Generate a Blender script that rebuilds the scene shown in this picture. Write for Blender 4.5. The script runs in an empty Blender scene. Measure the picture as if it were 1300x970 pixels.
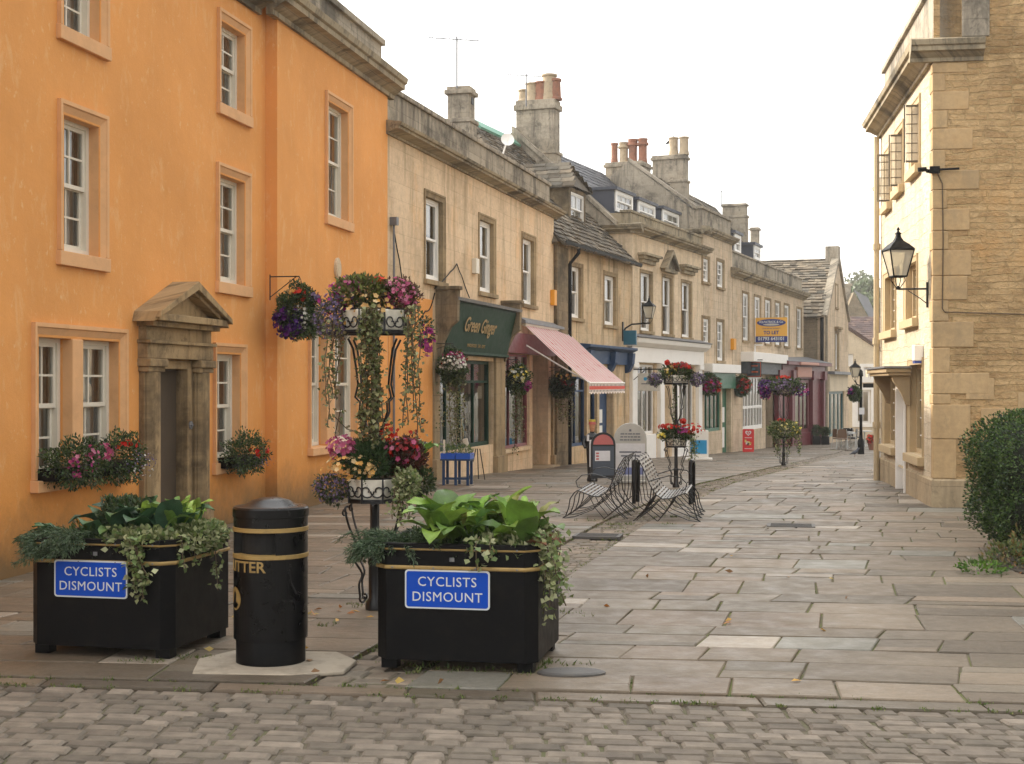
import bpy, math, random
import numpy as np
from mathutils import Vector, Matrix
R = math.radians
PI = math.pi
C = bpy.context.scene.collection
FOC = 1300 * 50 / 36.0
HY = 488.0
CH = 1.8
rnd = random.Random(11)

def g(Y):
    if Y < 26: return 0.0
    if Y < 56: return -0.03 * (Y - 26)
    return -0.9 - 0.02 * (min(Y, 130) - 56)

def at(px, py, Y):
    return Vector(((px - 650) / FOC * Y, Y, CH + (HY - py) / FOC * Y))

# ---------------------------------------------------------------- objects
def tag(o, label=None, cat=None, group=None, kind=None):
    if label: o['label'] = label
    if cat: o['category'] = cat
    if group: o['group'] = group
    if kind: o['kind'] = kind
    return o

def empty(name, loc=(0, 0, 0), rz=0, parent=None):
    o = bpy.data.objects.new(name, None)
    C.objects.link(o)
    o.location = loc
    o.rotation_euler = (0, 0, rz)
    o.empty_display_size = .2
    if parent: o.parent = parent
    return o

def thing(name, label, cat, loc=(0, 0, 0), rz=0, group=None):
    return tag(empty(name, loc, rz), label, cat, group)

def copy_tree(o, parent=None):
    c = o.copy(); C.objects.link(c); c.parent = parent
    for ch in list(o.children): copy_tree(ch, c)
    return c

class MB:
    def __init__(s):
        s.v = []; s.f = []; s.mi = []; s.col = []; s.m = 0; s.c = (1, 1, 1); s.T = None
    def add(s, vs, fs):
        b = len(s.v)
        if s.T is not None: vs = [tuple(s.T @ Vector(v)) for v in vs]
        s.v.extend([tuple(v) for v in vs])
        for f in fs:
            s.f.append(tuple(i + b for i in f)); s.mi.append(s.m); s.col.append(s.c)
        return s
    def box(s, x0, x1, y0, y1, z0, z1):
        if x0 > x1: x0, x1 = x1, x0
        if y0 > y1: y0, y1 = y1, y0
        if z0 > z1: z0, z1 = z1, z0
        return s.add([(x0, y0, z0), (x1, y0, z0), (x1, y1, z0), (x0, y1, z0), (x0, y0, z1), (x1, y0, z1), (x1, y1, z1), (x0, y1, z1)],
              [(3, 2, 1, 0), (4, 5, 6, 7), (0, 1, 5, 4), (1, 2, 6, 5), (2, 3, 7, 6), (3, 0, 4, 7)])
    def quad(s, a, b, c, d): return s.add([a, b, c, d], [(0, 1, 2, 3)])
    def prism(s, prof, x0, x1, axis='x'):
        """prof: list of 2d points, extruded along axis. axis x: pts are (y,z); y: pts (x,z); z: pts (x,y)"""
        n = len(prof)
        def p(a, t):
            return {'x': (t, a[0], a[1]), 'y': (a[0], t, a[1]), 'z': (a[0], a[1], t)}[axis]
        vs = [p(a, x0) for a in prof] + [p(a, x1) for a in prof]
        fs = [(i, (i + 1) % n, (i + 1) % n + n, i + n) for i in range(n)]
        fs += [tuple(range(n))[::-1], tuple(range(n, 2 * n))]
        return s.add(vs, fs)
    def tube(s, pts, r, n=6, caps=True):
        pts = [Vector(p) for p in pts]
        rr = r if isinstance(r, (list, tuple)) else [r] * len(pts)
        vs = []; fs = []
        up = None
        for i, p in enumerate(pts):
            if i == 0: d = pts[1] - p
            elif i == len(pts) - 1: d = p - pts[i - 1]
            else: d = pts[i + 1] - pts[i - 1]
            if d.length < 1e-9: d = Vector((0, 0, 1))
            d.normalize()
            if up is None:
                up = Vector((0, 0, 1)) if abs(d.z) < .9 else Vector((1, 0, 0))
            a = d.cross(up)
            if a.length < 1e-4: a = d.cross(Vector((0, 1, .3)))
            a.normalize(); b = a.cross(d); up = b
            for k in range(n):
                t = 2 * PI * k / n
                vs.append(p + (a * math.cos(t) + b * math.sin(t)) * rr[i])
        for i in range(len(pts) - 1):
            for k in range(n):
                fs.append((i * n + k, i * n + (k + 1) % n, (i + 1) * n + (k + 1) % n, (i + 1) * n + k))
        if caps:
            fs.append(tuple(range(n))); fs.append(tuple((len(pts) - 1) * n + k for k in range(n))[::-1])
        return s.add(vs, fs)
    def lathe(s, prof, cx=0, cy=0, n=24, sx=1, sy=1, z0=0, a0=0):
        """prof: list of (r,z)"""
        vs = []; fs = []
        for r, z in prof:
            for k in range(n):
                t = 2 * PI * k / n + a0
                vs.append((cx + r * math.cos(t) * sx, cy + r * math.sin(t) * sy, z0 + z))
        for i in range(len(prof) - 1):
            for k in range(n):
                fs.append((i * n + k, i * n + (k + 1) % n, (i + 1) * n + (k + 1) % n, (i + 1) * n + k))
        if prof[0][0] > 1e-4: fs.append(tuple(range(n))[::-1])
        if prof[-1][0] > 1e-4: fs.append(tuple((len(prof) - 1) * n + k for k in range(n)))
        return s.add(vs, fs)
    def ball(s, c, r, n=10, sx=1, sy=1, sz=1):
        pr = [(r * math.sin(PI * i / n), -r * math.cos(PI * i / n) * sz) for i in range(n + 1)]
        pr[0] = (1e-5, pr[0][1]); pr[-1] = (1e-5, pr[-1][1])
        return s.lathe(pr, c[0], c[1], n + 2, sx, sy, c[2])
    def build(s, name, mats, parent=None, smooth=False, bevel=0, loc=None, color=False, subsurf=0):
        me = bpy.data.meshes.new(name)
        me.from_pydata(s.v, [], s.f)
        if not isinstance(mats, (list, tuple)): mats = [mats]
        for m in mats: me.materials.append(m)
        if len(mats) > 1: me.polygons.foreach_set('material_index', s.mi)
        if color:
            a = me.color_attributes.new('Col', 'FLOAT_COLOR', 'CORNER')
            buf = []
            for p, c in zip(me.polygons, s.col): buf.extend([c[0], c[1], c[2], 1.0] * p.loop_total)
            a.data.foreach_set('color', buf)
        if smooth is True: me.polygons.foreach_set('use_smooth', [True] * len(me.polygons))
        me.update()
        o = bpy.data.objects.new(name, me); C.objects.link(o)
        if parent: o.parent = parent
        if loc: o.location = loc
        if smooth == 'auto':
            me.polygons.foreach_set('use_smooth', [True] * len(me.polygons))
            me.set_sharp_from_angle(angle=R(35))
        if bevel:
            b = o.modifiers.new('b', 'BEVEL'); b.width = bevel; b.segments = 2; b.limit_method = 'ANGLE'; b.angle_limit = R(40)
        if subsurf:
            b = o.modifiers.new('s', 'SUBSURF'); b.levels = subsurf; b.render_levels = subsurf
        return o

def np_mesh(name, V, nq, mats, parent=None, col=None, k=4, loc=None, smooth=False):
    """V: (N*k,3) with every k verts a face"""
    V = np.asarray(V, dtype=np.float32)
    n = len(V) // k
    me = bpy.data.meshes.new(name)
    me.vertices.add(n * k); me.vertices.foreach_set('co', V.ravel())
    me.loops.add(n * k); me.loops.foreach_set('vertex_index', np.arange(n * k, dtype=np.int32))
    me.polygons.add(n)
    me.polygons.foreach_set('loop_start', np.arange(0, n * k, k, dtype=np.int32))
    me.update(calc_edges=True); me.validate()
    if not isinstance(mats, (list, tuple)): mats = [mats]
    for m in mats: me.materials.append(m)
    if col is not None:
        a = me.color_attributes.new('Col', 'FLOAT_COLOR', 'CORNER')
        c4 = np.ones((n, k, 4), dtype=np.float32); c4[:, :, :3] = np.asarray(col, dtype=np.float32)[:, None, :]
        a.data.foreach_set('color', c4.ravel())
    o = bpy.data.objects.new(name, me); C.objects.link(o)
    if parent: o.parent = parent
    if loc: o.location = loc
    return o

NR = np.random.default_rng(5)
def unit(a): return a / (np.linalg.norm(a, axis=1, keepdims=True) + 1e-9)

def leaf_quads(P, D, L, W, fold=.25, jit=.5):
    """P base points, D directions; returns verts (N*4,3)"""
    n = len(P)
    D = unit(D + NR.normal(0, jit, (n, 3)))
    S = unit(np.cross(D, NR.normal(0, 1, (n, 3)) + np.array([0, 0, .8])))
    N = np.cross(S, D)
    L = np.broadcast_to(np.asarray(L), (n,))[:, None] * NR.uniform(.7, 1.25, (n, 1))
    W = np.broadcast_to(np.asarray(W), (n,))[:, None] * NR.uniform(.75, 1.25, (n, 1))
    a = P; c = P + D * L - N * L * .12
    b = P + D * L * .45 + S * W * .5 + N * W * fold
    d = P + D * L * .45 - S * W * .5 + N * W * fold
    return np.stack([a, b, c, d], 1).reshape(-1, 3)

def palette(n, cols, var=.18):
    cols = np.asarray(cols, dtype=float)
    c = cols[NR.integers(0, len(cols), n)]
    return np.clip(c * NR.uniform(1 - var, 1 + var, (n, 1)), 0, 1)

def flower_quads(P, Nn, r, petals=5):
    n = len(P); Nn = unit(Nn)
    A = unit(np.cross(Nn, NR.normal(0, 1, (n, 3)))); B = np.cross(Nn, A)
    out = []
    rr = np.broadcast_to(np.asarray(r), (n,))[:, None] * NR.uniform(.7, 1.2, (n, 1))
    for k in range(petals):
        t = 2 * PI * k / petals; w = PI / petals * 1.05
        def dr(x): return A * math.cos(x) + B * math.sin(x)
        out.append(np.stack([P, P + dr(t - w) * rr * .7 + Nn * rr * .22, P + dr(t) * rr + Nn * rr * .3, P + dr(t + w) * rr * .7 + Nn * rr * .22], 1))
    return np.stack(out, 1).reshape(-1, 3)

def text(s, size, parent, mat, x, y, z, shear=0, bold=0, align='CENTER', sx=1, name='lettering', extr=.003, mtx=None, bend=None, space=1.0):
    cu = bpy.data.curves.new('t', 'FONT'); cu.body = s; cu.size = size; cu.align_x = align; cu.extrude = extr
    cu.shear = shear; cu.offset = bold; cu.space_character = space
    cu.align_y = 'CENTER'; cu.resolution_u = 3
    o = bpy.data.objects.new('t', cu); C.objects.link(o)
    dg = bpy.context.evaluated_depsgraph_get()
    me = bpy.data.meshes.new_from_object(o.evaluated_get(dg))
    bpy.data.objects.remove(o)
    me.name = name
    for v in me.vertices:
        c = v.co
        q = Vector((c.x * sx, -c.z, c.y))
        if bend: q = bend(q)
        v.co = q
    me.materials.clear(); me.materials.append(mat)
    ob = bpy.data.objects.new(name, me); C.objects.link(ob)
    if parent: ob.parent = parent
    if mtx is not None: ob.matrix_local = mtx
    else: ob.location = (x, y, z)
    return ob

# ---------------------------------------------------------------- materials
def nt(name):
    m = bpy.data.materials.new(name); m.use_nodes = True
    t = m.node_tree; t.nodes.clear()
    o = t.nodes.new('ShaderNodeOutputMaterial'); p = t.nodes.new('ShaderNodeBsdfPrincipled')
    t.links.new(p.outputs[0], o.inputs[0])
    return m, t, p
def N(t, ty, **kw):
    n = t.nodes.new('ShaderNode' + ty)
    for k, v in kw.items():
        if k.startswith('i_'):
            key = k[2:].replace('_', ' '); n.inputs[key].default_value = v
        else: setattr(n, k, v)
    return n
def mixc(t, fac, a, b, mode='MIX'):
    n = t.nodes.new('ShaderNodeMix'); n.data_type = 'RGBA'; n.blend_type = mode
    for sock, val in ((n.inputs[0], fac), (n.inputs[6], a), (n.inputs[7], b)):
        if hasattr(val, 'type') and hasattr(val, 'links'): t.links.new(val, sock)
        elif isinstance(val, (tuple, list)): sock.default_value = (*val[:3], 1)
        else: sock.default_value = val
    return n.outputs[2]
def math_(t, op, a, b=None, c=None, clamp=False):
    n = t.nodes.new('ShaderNodeMath'); n.operation = op; n.use_clamp = clamp
    for i, v in enumerate((a, b, c)):
        if v is None: continue
        if hasattr(v, 'links'): t.links.new(v, n.inputs[i])
        else: n.inputs[i].default_value = v
    return n.outputs[0]
def ramp(t, fac, p0, p1, v0=0, v1=1):
    n = t.nodes.new('ShaderNodeMapRange'); n.clamp = True
    t.links.new(fac, n.inputs[0]); n.inputs[1].default_value = p0; n.inputs[2].default_value = p1
    n.inputs[3].default_value = v0; n.inputs[4].default_value = v1
    return n.outputs[0]
def objco(t): return N(t, 'TexCoord').outputs['Object']
def wallco(t):
    """(x+y, z, 0) facade coordinates"""
    s = N(t, 'SeparateXYZ'); t.links.new(objco(t), s.inputs[0])
    c = N(t, 'CombineXYZ'); t.links.new(math_(t, 'ADD', s.outputs[0], s.outputs[1]), c.inputs[0]); t.links.new(s.outputs[2], c.inputs[1])
    return c.outputs[0], s
def noise(t, vec, scale, detail=4, rough=.55, sc=(1, 1, 1), dist=0):
    mp = N(t, 'Mapping'); mp.inputs['Scale'].default_value = sc; t.links.new(vec, mp.inputs[0])
    n = N(t, 'TexNoise'); n.inputs['Scale'].default_value = scale; n.inputs['Detail'].default_value = detail
    n.inputs['Roughness'].default_value = rough; n.inputs['Distortion'].default_value = dist
    t.links.new(mp.outputs[0], n.inputs['Vector'])
    return n.outputs[0]
def bump(t, p, h, strength=.3, dist=.02, prev=None):
    b = N(t, 'Bump'); b.inputs['Strength'].default_value = strength; b.inputs['Distance'].default_value = dist
    t.links.new(h, b.inputs['Height'])
    if prev: t.links.new(prev, b.inputs['Normal'])
    t.links.new(b.outputs[0], p.inputs['Normal']); return b.outputs[0]
def mul(c, k): return tuple(x * k for x in c)

def simple(name, col, rough=.6, metal=0, var=.12, scale=9, bmp=.1, spec=.5, dirt=None, coat=0):
    m, t, p = nt(name)
    co = objco(t)
    n = noise(t, co, scale, 5, .6)
    c = mixc(t, n, mul(col, 1 - var * 1.6), mul(col, 1 + var * 1.6))
    if dirt:
        d = ramp(t, noise(t, co, dirt[1], 5, .65), .5, .68, 0, dirt[2])
        c = mixc(t, d, c, dirt[0])
    t.links.new(c, p.inputs['Base Color'])
    p.inputs['Metallic'].default_value = metal; p.inputs['Specular IOR Level'].default_value = spec
    t.links.new(ramp(t, n, .3, .7, max(rough - .07, .03), rough + .08), p.inputs['Roughness'])
    p.inputs['Coat Weight'].default_value = coat
    if bmp: bump(t, p, noise(t, co, scale * 6, 4), bmp, .01)
    return m

def attr_mat(name, rough=.6, transl=0, var=.25, scale=3, bmp=0, spec=.3, nsc=None, blotch=False):
    m, t, p = nt(name)
    a = N(t, 'Attribute', attribute_name='Col').outputs[0]
    co = objco(t)
    n = noise(t, co, scale, 5, .6)
    v = ramp(t, n, .25, .75, 1 - var, 1 + var)
    c = mixc(t, 1, a, (1, 1, 1), 'MULTIPLY')
    vm = N(t, 'VectorMath', operation='SCALE'); t.links.new(c, vm.inputs[0]); t.links.new(v, vm.inputs['Scale'])
    t.links.new(vm.outputs[0], p.inputs['Base Color'])
    p.inputs['Roughness'].default_value = rough; p.inputs['Specular IOR Level'].default_value = spec
    if blotch:
        b1 = ramp(t, noise(t, co, 1.3, 7, .72), .42, .66, 1.08, .66); b2 = ramp(t, noise(t, co, 14, 6, .75, (1, 2.2, 1)), .35, .7, 1.12, .8); b3 = ramp(t, noise(t, co, 60, 4, .7), .3, .7, .9, 1.1)
        v2 = N(t, 'VectorMath', operation='SCALE'); t.links.new(vm.outputs[0], v2.inputs[0]); t.links.new(math_(t, 'MULTIPLY', math_(t, 'MULTIPLY', b1, b2), b3), v2.inputs['Scale'])
        cc = mixc(t, ramp(t, noise(t, co, .8, 6, .7), .56, .74, 0, .45), v2.outputs[0], (.1, .095, .05)); t.links.new(cc, p.inputs['Base Color'])
        t.links.new(ramp(t, noise(t, co, 5, 5), .3, .7, .42, .72), p.inputs['Roughness'])
    if bmp: bump(t, p, noise(t, co, scale * 7, 6, .65), bmp, .012)
    if transl:
        tr = N(t, 'BsdfTranslucent'); t.links.new(vm.outputs[0], tr.inputs[0])
        mx = N(t, 'MixShader'); mx.inputs[0].default_value = transl
        t.links.new(p.outputs[0], mx.inputs[1]); t.links.new(tr.outputs[0], mx.inputs[2])
        out = [x for x in t.nodes if x.type == 'OUTPUT_MATERIAL'][0]
        t.links.new(mx.outputs[0], out.inputs[0])
    return m

def stone(name, c1, c2, bw=.62, bh=.3, mortar=.006, stain=(.09, .08, .06), stain_amt=.6, streak=.5, mcol=None, orange=.25, rubble=False, bmp=.5, seed=0.0):
    m, t, p = nt(name)
    wc, sep = wallco(t)
    add = N(t, 'VectorMath', operation='ADD'); add.inputs[1].default_value = (seed, seed * .37, 0)
    t.links.new(wc, add.inputs[0]); wc = add.outputs[0]
    vec = wc
    if rubble:
        nz = N(t, 'TexNoise'); nz.inputs['Scale'].default_value = 2.2; nz.inputs['Detail'].default_value = 3
        mpp = N(t, 'Mapping'); mpp.inputs['Scale'].default_value = (.6, 1.6, 1); t.links.new(wc, mpp.inputs[0]); t.links.new(mpp.outputs[0], nz.inputs[0])
        sub = N(t, 'VectorMath', operation='SUBTRACT'); t.links.new(nz.outputs[1], sub.inputs[0]); sub.inputs[1].default_value = (.5, .5, .5)
        sc = N(t, 'VectorMath', operation='MULTIPLY'); t.links.new(sub.outputs[0], sc.inputs[0]); sc.inputs[1].default_value = (.5, .16, 0)
        ad = N(t, 'VectorMath', operation='ADD'); t.links.new(wc, ad.inputs[0]); t.links.new(sc.outputs[0], ad.inputs[1]); vec = ad.outputs[0]
    b = N(t, 'TexBrick'); t.links.new(vec, b.inputs['Vector'])
    b.inputs['Color1'].default_value = (*c1, 1); b.inputs['Color2'].default_value = (*c2, 1)
    b.inputs['Mortar'].default_value = (*(mcol or mul(c1, .72)), 1)
    b.inputs['Scale'].default_value = 1; b.inputs['Mortar Size'].default_value = mortar; b.inputs['Mortar Smooth'].default_value = .35 if rubble else .1
    b.inputs['Brick Width'].default_value = bw; b.inputs['Row Height'].default_value = bh; b.inputs['Bias'].default_value = -.1
    b.offset = .5 if not rubble else .37; b.squash = 1.0 if not rubble else .8
    c = b.outputs['Color']
    n1 = noise(t, wc, 1.1, 6, .62)
    c = mixc(t, ramp(t, n1, .3, .72, 0, .75), c, mul(c2, 1.12))
    n2 = noise(t, wc, 11, 5, .7)
    c = mixc(t, ramp(t, n2, .2, .8, 0, 1), mixc(t, 1, c, (.8, .79, .77), 'MULTIPLY'), mixc(t, 1, c, (1.13, 1.12, 1.1), 'MULTIPLY'))
    if orange:
        n5 = noise(t, wc, .9, 5, .7, (1, .7, 1)); c = mixc(t, ramp(t, n5, .52, .68, 0, orange), c, (c2[0] * 1.05, c2[1] * .82, c2[2] * .55))
    n3 = noise(t, wc, 1.0, 6, .7, (2.6, .22, 1), .2)
    st = ramp(t, n3, .5, .64, 0, streak * .85)
    c = mixc(t, st, c, stain)
    n4 = noise(t, wc, .75, 7, .72)
    c = mixc(t, ramp(t, n4, .5, .63, 0, stain_amt * .9), c, stain)
    n7 = noise(t, wc, 3.1, 7, .75, (1.4, .8, 1), .4)
    c = mixc(t, ramp(t, n7, .55, .64, 0, stain_amt * .7), c, stain)
    t.links.new(c, p.inputs['Base Color'])
    p.inputs['Roughness'].default_value = .9; p.inputs['Specular IOR Level'].default_value = .2
    h = math_(t, 'ADD', math_(t, 'MULTIPLY', b.outputs['Fac'], -1.0), math_(t, 'MULTIPLY', n2, 1.4 if rubble else .35))
    bump(t, p, h, bmp, .045 if rubble else .02)
    return m

def render_mat(name, col, pale, dark):
    m, t, p = nt(name)
    wc, sep = wallco(t)
    n1 = noise(t, wc, .55, 6, .6)
    c = mixc(t, ramp(t, n1, .3, .7), mul(col, .9), mul(col, 1.09))
    n2 = noise(t, wc, 2.4, 8, .78, (1.6, .55, 1), .3)
    c = mixc(t, ramp(t, n2, .54, .72, 0, .5), c, pale)
    n6 = noise(t, wc, 9, 6, .75, (1.2, .8, 1), .2)
    c = mixc(t, ramp(t, n6, .6, .68, 0, .6), c, pale)
    n3 = noise(t, wc, 1.3, 5, .65, (2.2, .3, 1))
    c = mixc(t, ramp(t, n3, .52, .75, 0, .18), c, mul(col, .8))
    # splash-back grime along the foot of the wall (real dirt, green-brown)
    z = sep.outputs[2]
    zz = math_(t, 'ADD', z, math_(t, 'MULTIPLY', noise(t, wc, 1.1, 7, .75, (1, .8, 1)), -1.1))
    foot = ramp(t, zz, -.45, .12, .85, 0)
    c = mixc(t, ramp(t, zz, .0, 1.1, .4, 0), c, (col[0] * .8, col[1] * .68, col[2] * .3))
    c = mixc(t, foot, c, dark)
    t.links.new(c, p.inputs['Base Color'])
    p.inputs['Roughness'].default_value = .88; p.inputs['Specular IOR Level'].default_value = .2
    b1 = bump(t, p, noise(t, wc, 26, 5, .6), .3, .008)
    bump(t, p, noise(t, wc, 3.2, 3, .5), .3, .03, b1)
    return m

def glass_mat(name, tint=(.8, .85, .85), rough=.02, refl=1.0):
    m, t, p = nt(name)
    out = [x for x in t.nodes if x.type == 'OUTPUT_MATERIAL'][0]
    t.nodes.remove(p)
    fr = N(t, 'Fresnel'); fr.inputs[0].default_value = 1.55
    gl = N(t, 'BsdfGlossy'); gl.inputs['Roughness'].default_value = rough
    tr = N(t, 'BsdfTransparent'); tr.inputs[0].default_value = (*tint, 1)
    co = objco(t); b = N(t, 'Bump'); b.inputs['Strength'].default_value = .12; b.inputs['Distance'].default_value = .02
    t.links.new(noise(t, co, 2.5, 2), b.inputs['Height']); t.links.new(b.outputs[0], gl.inputs['Normal'])
    mx = N(t, 'MixShader'); t.links.new(math_(t, 'MULTIPLY', fr.outputs[0], refl, clamp=True), mx.inputs[0])
    t.links.new(tr.outputs[0], mx.inputs[1]); t.links.new(gl.outputs[0], mx.inputs[2]); t.links.new(mx.outputs[0], out.inputs[0])
    return m

ORANGE = render_mat('orange_limewash', (.76, .345, .105), (.82, .56, .3), (.11, .085, .045))
ORTRIM = simple('pale_orange_trim', (.72, .40, .185), .8, var=.1, scale=4, bmp=.15, dirt=((.5, .26, .11), 2.5, .4))
BATH = stone('bath_ashlar', (.65, .485, .325), (.74, .58, .405), stain=(.27, .195, .11), stain_amt=.32, streak=.6, mcol=(.55, .42, .28), orange=.45)
BATH2 = stone('bath_ashlar_weathered', (.55, .41, .26), (.64, .5, .33), stain=(.12, .088, .05), stain_amt=.4, streak=.75, mcol=(.48, .36, .23), orange=.5, seed=3.3)
BATH3 = stone('bath_ashlar_pale', (.66, .52, .365), (.74, .6, .43), stain=(.27, .2, .12), stain_amt=.32, streak=.55, mcol=(.56, .45, .31), seed=7.1)
BATH4 = stone('bath_ashlar_grey', (.53, .42, .3), (.64, .515, .375), stain=(.24, .185, .12), stain_amt=.42, streak=.55, seed=11.9)
GREYST = stone('weathered_grey_stone', (.29, .255, .2), (.4, .35, .28), bw=.9, bh=.42, stain=(.07, .062, .05), stain_amt=.85, streak=.85, orange=.1, seed=2.2)
CORN = stone('dark_cornice_stone', (.3, .25, .18), (.38, .32, .22), bw=1.1, bh=.9, stain=(.05, .045, .035), stain_amt=.85, streak=.75, orange=.1, seed=5.5)
DARKST = stone('blackened_stone', (.19, .15, .1), (.27, .21, .135), bw=.5, bh=.25, stain=(.05, .042, .03), stain_amt=.8, streak=.7, orange=.2, seed=9.2)
RUBBLE = stone('honey_rubble', (.4, .25, .115), (.63, .44, .235), bw=.42, bh=.095, mortar=.012, stain=(.2, .13, .06), stain_amt=.5, streak=.0, mcol=(.46, .33, .16), orange=.5, rubble=True, bmp=1.0)
RUBBLE2 = stone('grey_rubble', (.22, .18, .13), (.3, .25, .18), bw=.4, bh=.13, mortar=.012, stain=(.08, .07, .05), stain_amt=.6, streak=.3, rubble=True, bmp=.8)
PALEASH = stone('pale_honey_ashlar', (.64, .55, .41), (.7, .61, .47), bw=.5, bh=.24, mortar=.008, stain=(.42, .32, .19), stain_amt=.35, streak=.2, seed=4.4, bmp=.9, rubble=True)
QUOIN = stone('quoin_stone', (.45, .31, .165), (.52, .375, .21), bw=3, bh=3, mortar=.0, stain=(.24, .19, .12), stain_amt=.5, streak=.3, seed=6.1)
PLINTH = stone('plinth_stone', (.36, .28, .18), (.44, .35, .23), bw=1.4, bh=1.2, stain=(.15, .12, .08), stain_amt=.6, streak=.5, seed=8.8)
FRAMEST = stone('window_surround_stone', (.3, .225, .135), (.38, .29, .175), bw=.8, bh=.7, stain=(.12, .09, .055), stain_amt=.55, streak=.6, seed=1.4)
CREAM = stone('cream_render', (.62, .53, .4), (.66, .57, .43), bw=4, bh=4, mortar=0, stain=(.4, .33, .22), stain_amt=.3, streak=.25, orange=0)
PORTST = stone('porch_stone', (.34, .235, .125), (.44, .32, .175), bw=2, bh=2, mortar=0, stain=(.06, .043, .027), stain_amt=.7, streak=.7, orange=.3, seed=12.1)
WHITE = simple('white_gloss_paint', (.84, .82, .78), .4, var=.05, bmp=.03)
CREAMW = simple('cream_sash_paint', (.74, .69, .58), .45, var=.06, bmp=.03)
WHITESHOP = simple('white_shopfront_paint', (.84, .81, .76), .5, var=.04, scale=3, bmp=.04, dirt=((.68, .63, .56), 2, .25))
GLASS = glass_mat('window_glass', (.92, .95, .95), refl=1.7)
SHOPGLASS = glass_mat('shop_glass', (.88, .92, .9), .01, 1.5)
CURT = simple('net_curtain_cloth', (.8, .78, .72), .9, var=.08, bmp=0)
CURTD = simple('grey_curtain_cloth', (.3, .3, .29), .9, var=.1, bmp=0)
DARKIN = simple('painted_room_dark', (.09, .08, .07), .8, bmp=0)
SHELL = simple('interior_plaster', (.16, .14, .12), .9, bmp=0)
LEAD = simple('lead_flashing', (.16, .165, .18), .5, metal=.3, bmp=.2, dirt=((.3, .29, .27), 4, .5))
BLACK = simple('black_gloss_paint', (.003, .003, .0035), .3, var=.3, bmp=.02, spec=.28)
BLACKM = simple('black_satin_metal', (.0035, .0035, .004), .45, var=.3, bmp=.05, spec=.12, dirt=((.016, .013, .01), 7, .3))
IRON = simple('wrought_iron_paint', (.006, .006, .007), .35, var=.3, bmp=.05)
GOLD = simple('gold_paint', (.38, .25, .085), .42, metal=.25, var=.15, bmp=.04, dirt=((.1, .07, .03), 12, .4))
DKGREEN = simple('dark_green_paint', (.009, .04, .022), .6, var=.15, bmp=.03, spec=.2)
MIDGREEN = simple('green_shop_paint', (.02, .13, .07), .4, var=.15, bmp=.03)
BLUEP = simple('navy_shop_paint', (.012, .045, .12), .6, var=.15, bmp=.03)
MAROON = simple('maroon_shop_paint', (.13, .015, .022), .42, var=.15, bmp=.03)
REDFR = simple('red_window_frame_paint', (.2, .04, .045), .45, var=.15, bmp=.03)
BROWNW = simple('brown_timber', (.07, .048, .03), .6, var=.3, scale=5, bmp=.2)
SLATE = attr_mat('roof_slate', .6, 0, .3, 4, .3)
STILE = attr_mat('stone_roof_tile', .9, 0, .35, 5, .6)
LEAF = attr_mat('leaf_surface', .45, .25, .2, 6, 0, .4)
BIGLEAF = attr_mat('broad_leaf', .42, .15, .35, 14, .35, .4)
PETAL = attr_mat('petal_surface', .6, .3, .12, 8, 0, .2)
FLAG = attr_mat('flagstone', .66, 0, .2, 2.6, .6, .4, blotch=True)
SETT = attr_mat('sett_stone', .75, 0, .3, 9, .5, .3)
TERRAC = simple('terracotta_pot', (.28, .12, .07), .8, var=.25, bmp=.2, dirt=((.12, .07, .05), 5, .6))
BUFFPOT = simple('buff_clay_pot', (.42, .33, .22), .85, var=.15, bmp=.2, dirt=((.15, .12, .09), 5, .6))
COPPER = simple('green_copper', (.16, .36, .27), .6, var=.2, bmp=.1)
# ---------------------------------------------------------------- camera, light, sky
cam = bpy.data.cameras.new('camera'); cam.lens = 50; cam.sensor_width = 36; cam.clip_end = 2000; cam.shift_y = 3 / 1300.0
co = bpy.data.objects.new('camera', cam); C.objects.link(co); co.location = (0, 0, CH); co.rotation_euler = (R(90), 0, 0)
sc = bpy.context.scene; sc.camera = co
SUN_AZ, SUN_EL = R(-60), R(31)
sd = Vector((math.sin(SUN_AZ) * math.cos(SUN_EL), math.cos(SUN_AZ) * math.cos(SUN_EL), math.sin(SUN_EL)))
sl = bpy.data.lights.new('sun', 'SUN'); sl.energy = 2.6; sl.angle = R(1.2); sl.color = (1, .9, .74)
so = bpy.data.objects.new('sun', sl); C.objects.link(so); so.rotation_euler = sd.to_track_quat('Z', 'Y').to_euler(); so.location = (-20, 20, 30)
w = bpy.data.worlds.new('World'); sc.world = w; w.use_nodes = True
t = w.node_tree; t.nodes.clear()
wo = t.nodes.new('ShaderNodeOutputWorld'); bg = t.nodes.new('ShaderNodeBackground')
sky = t.nodes.new('ShaderNodeTexSky'); sky.sky_type = 'NISHITA'; sky.sun_disc = False
sky.sun_elevation = SUN_EL; sky.sun_rotation = SUN_AZ; sky.dust_density = 4; sky.air_density = 1.2; sky.ozone_density = 1
hs = t.nodes.new('ShaderNodeHueSaturation'); hs.inputs['Saturation'].default_value = .25
t.links.new(sky.outputs[0], hs.inputs['Color'])
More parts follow.
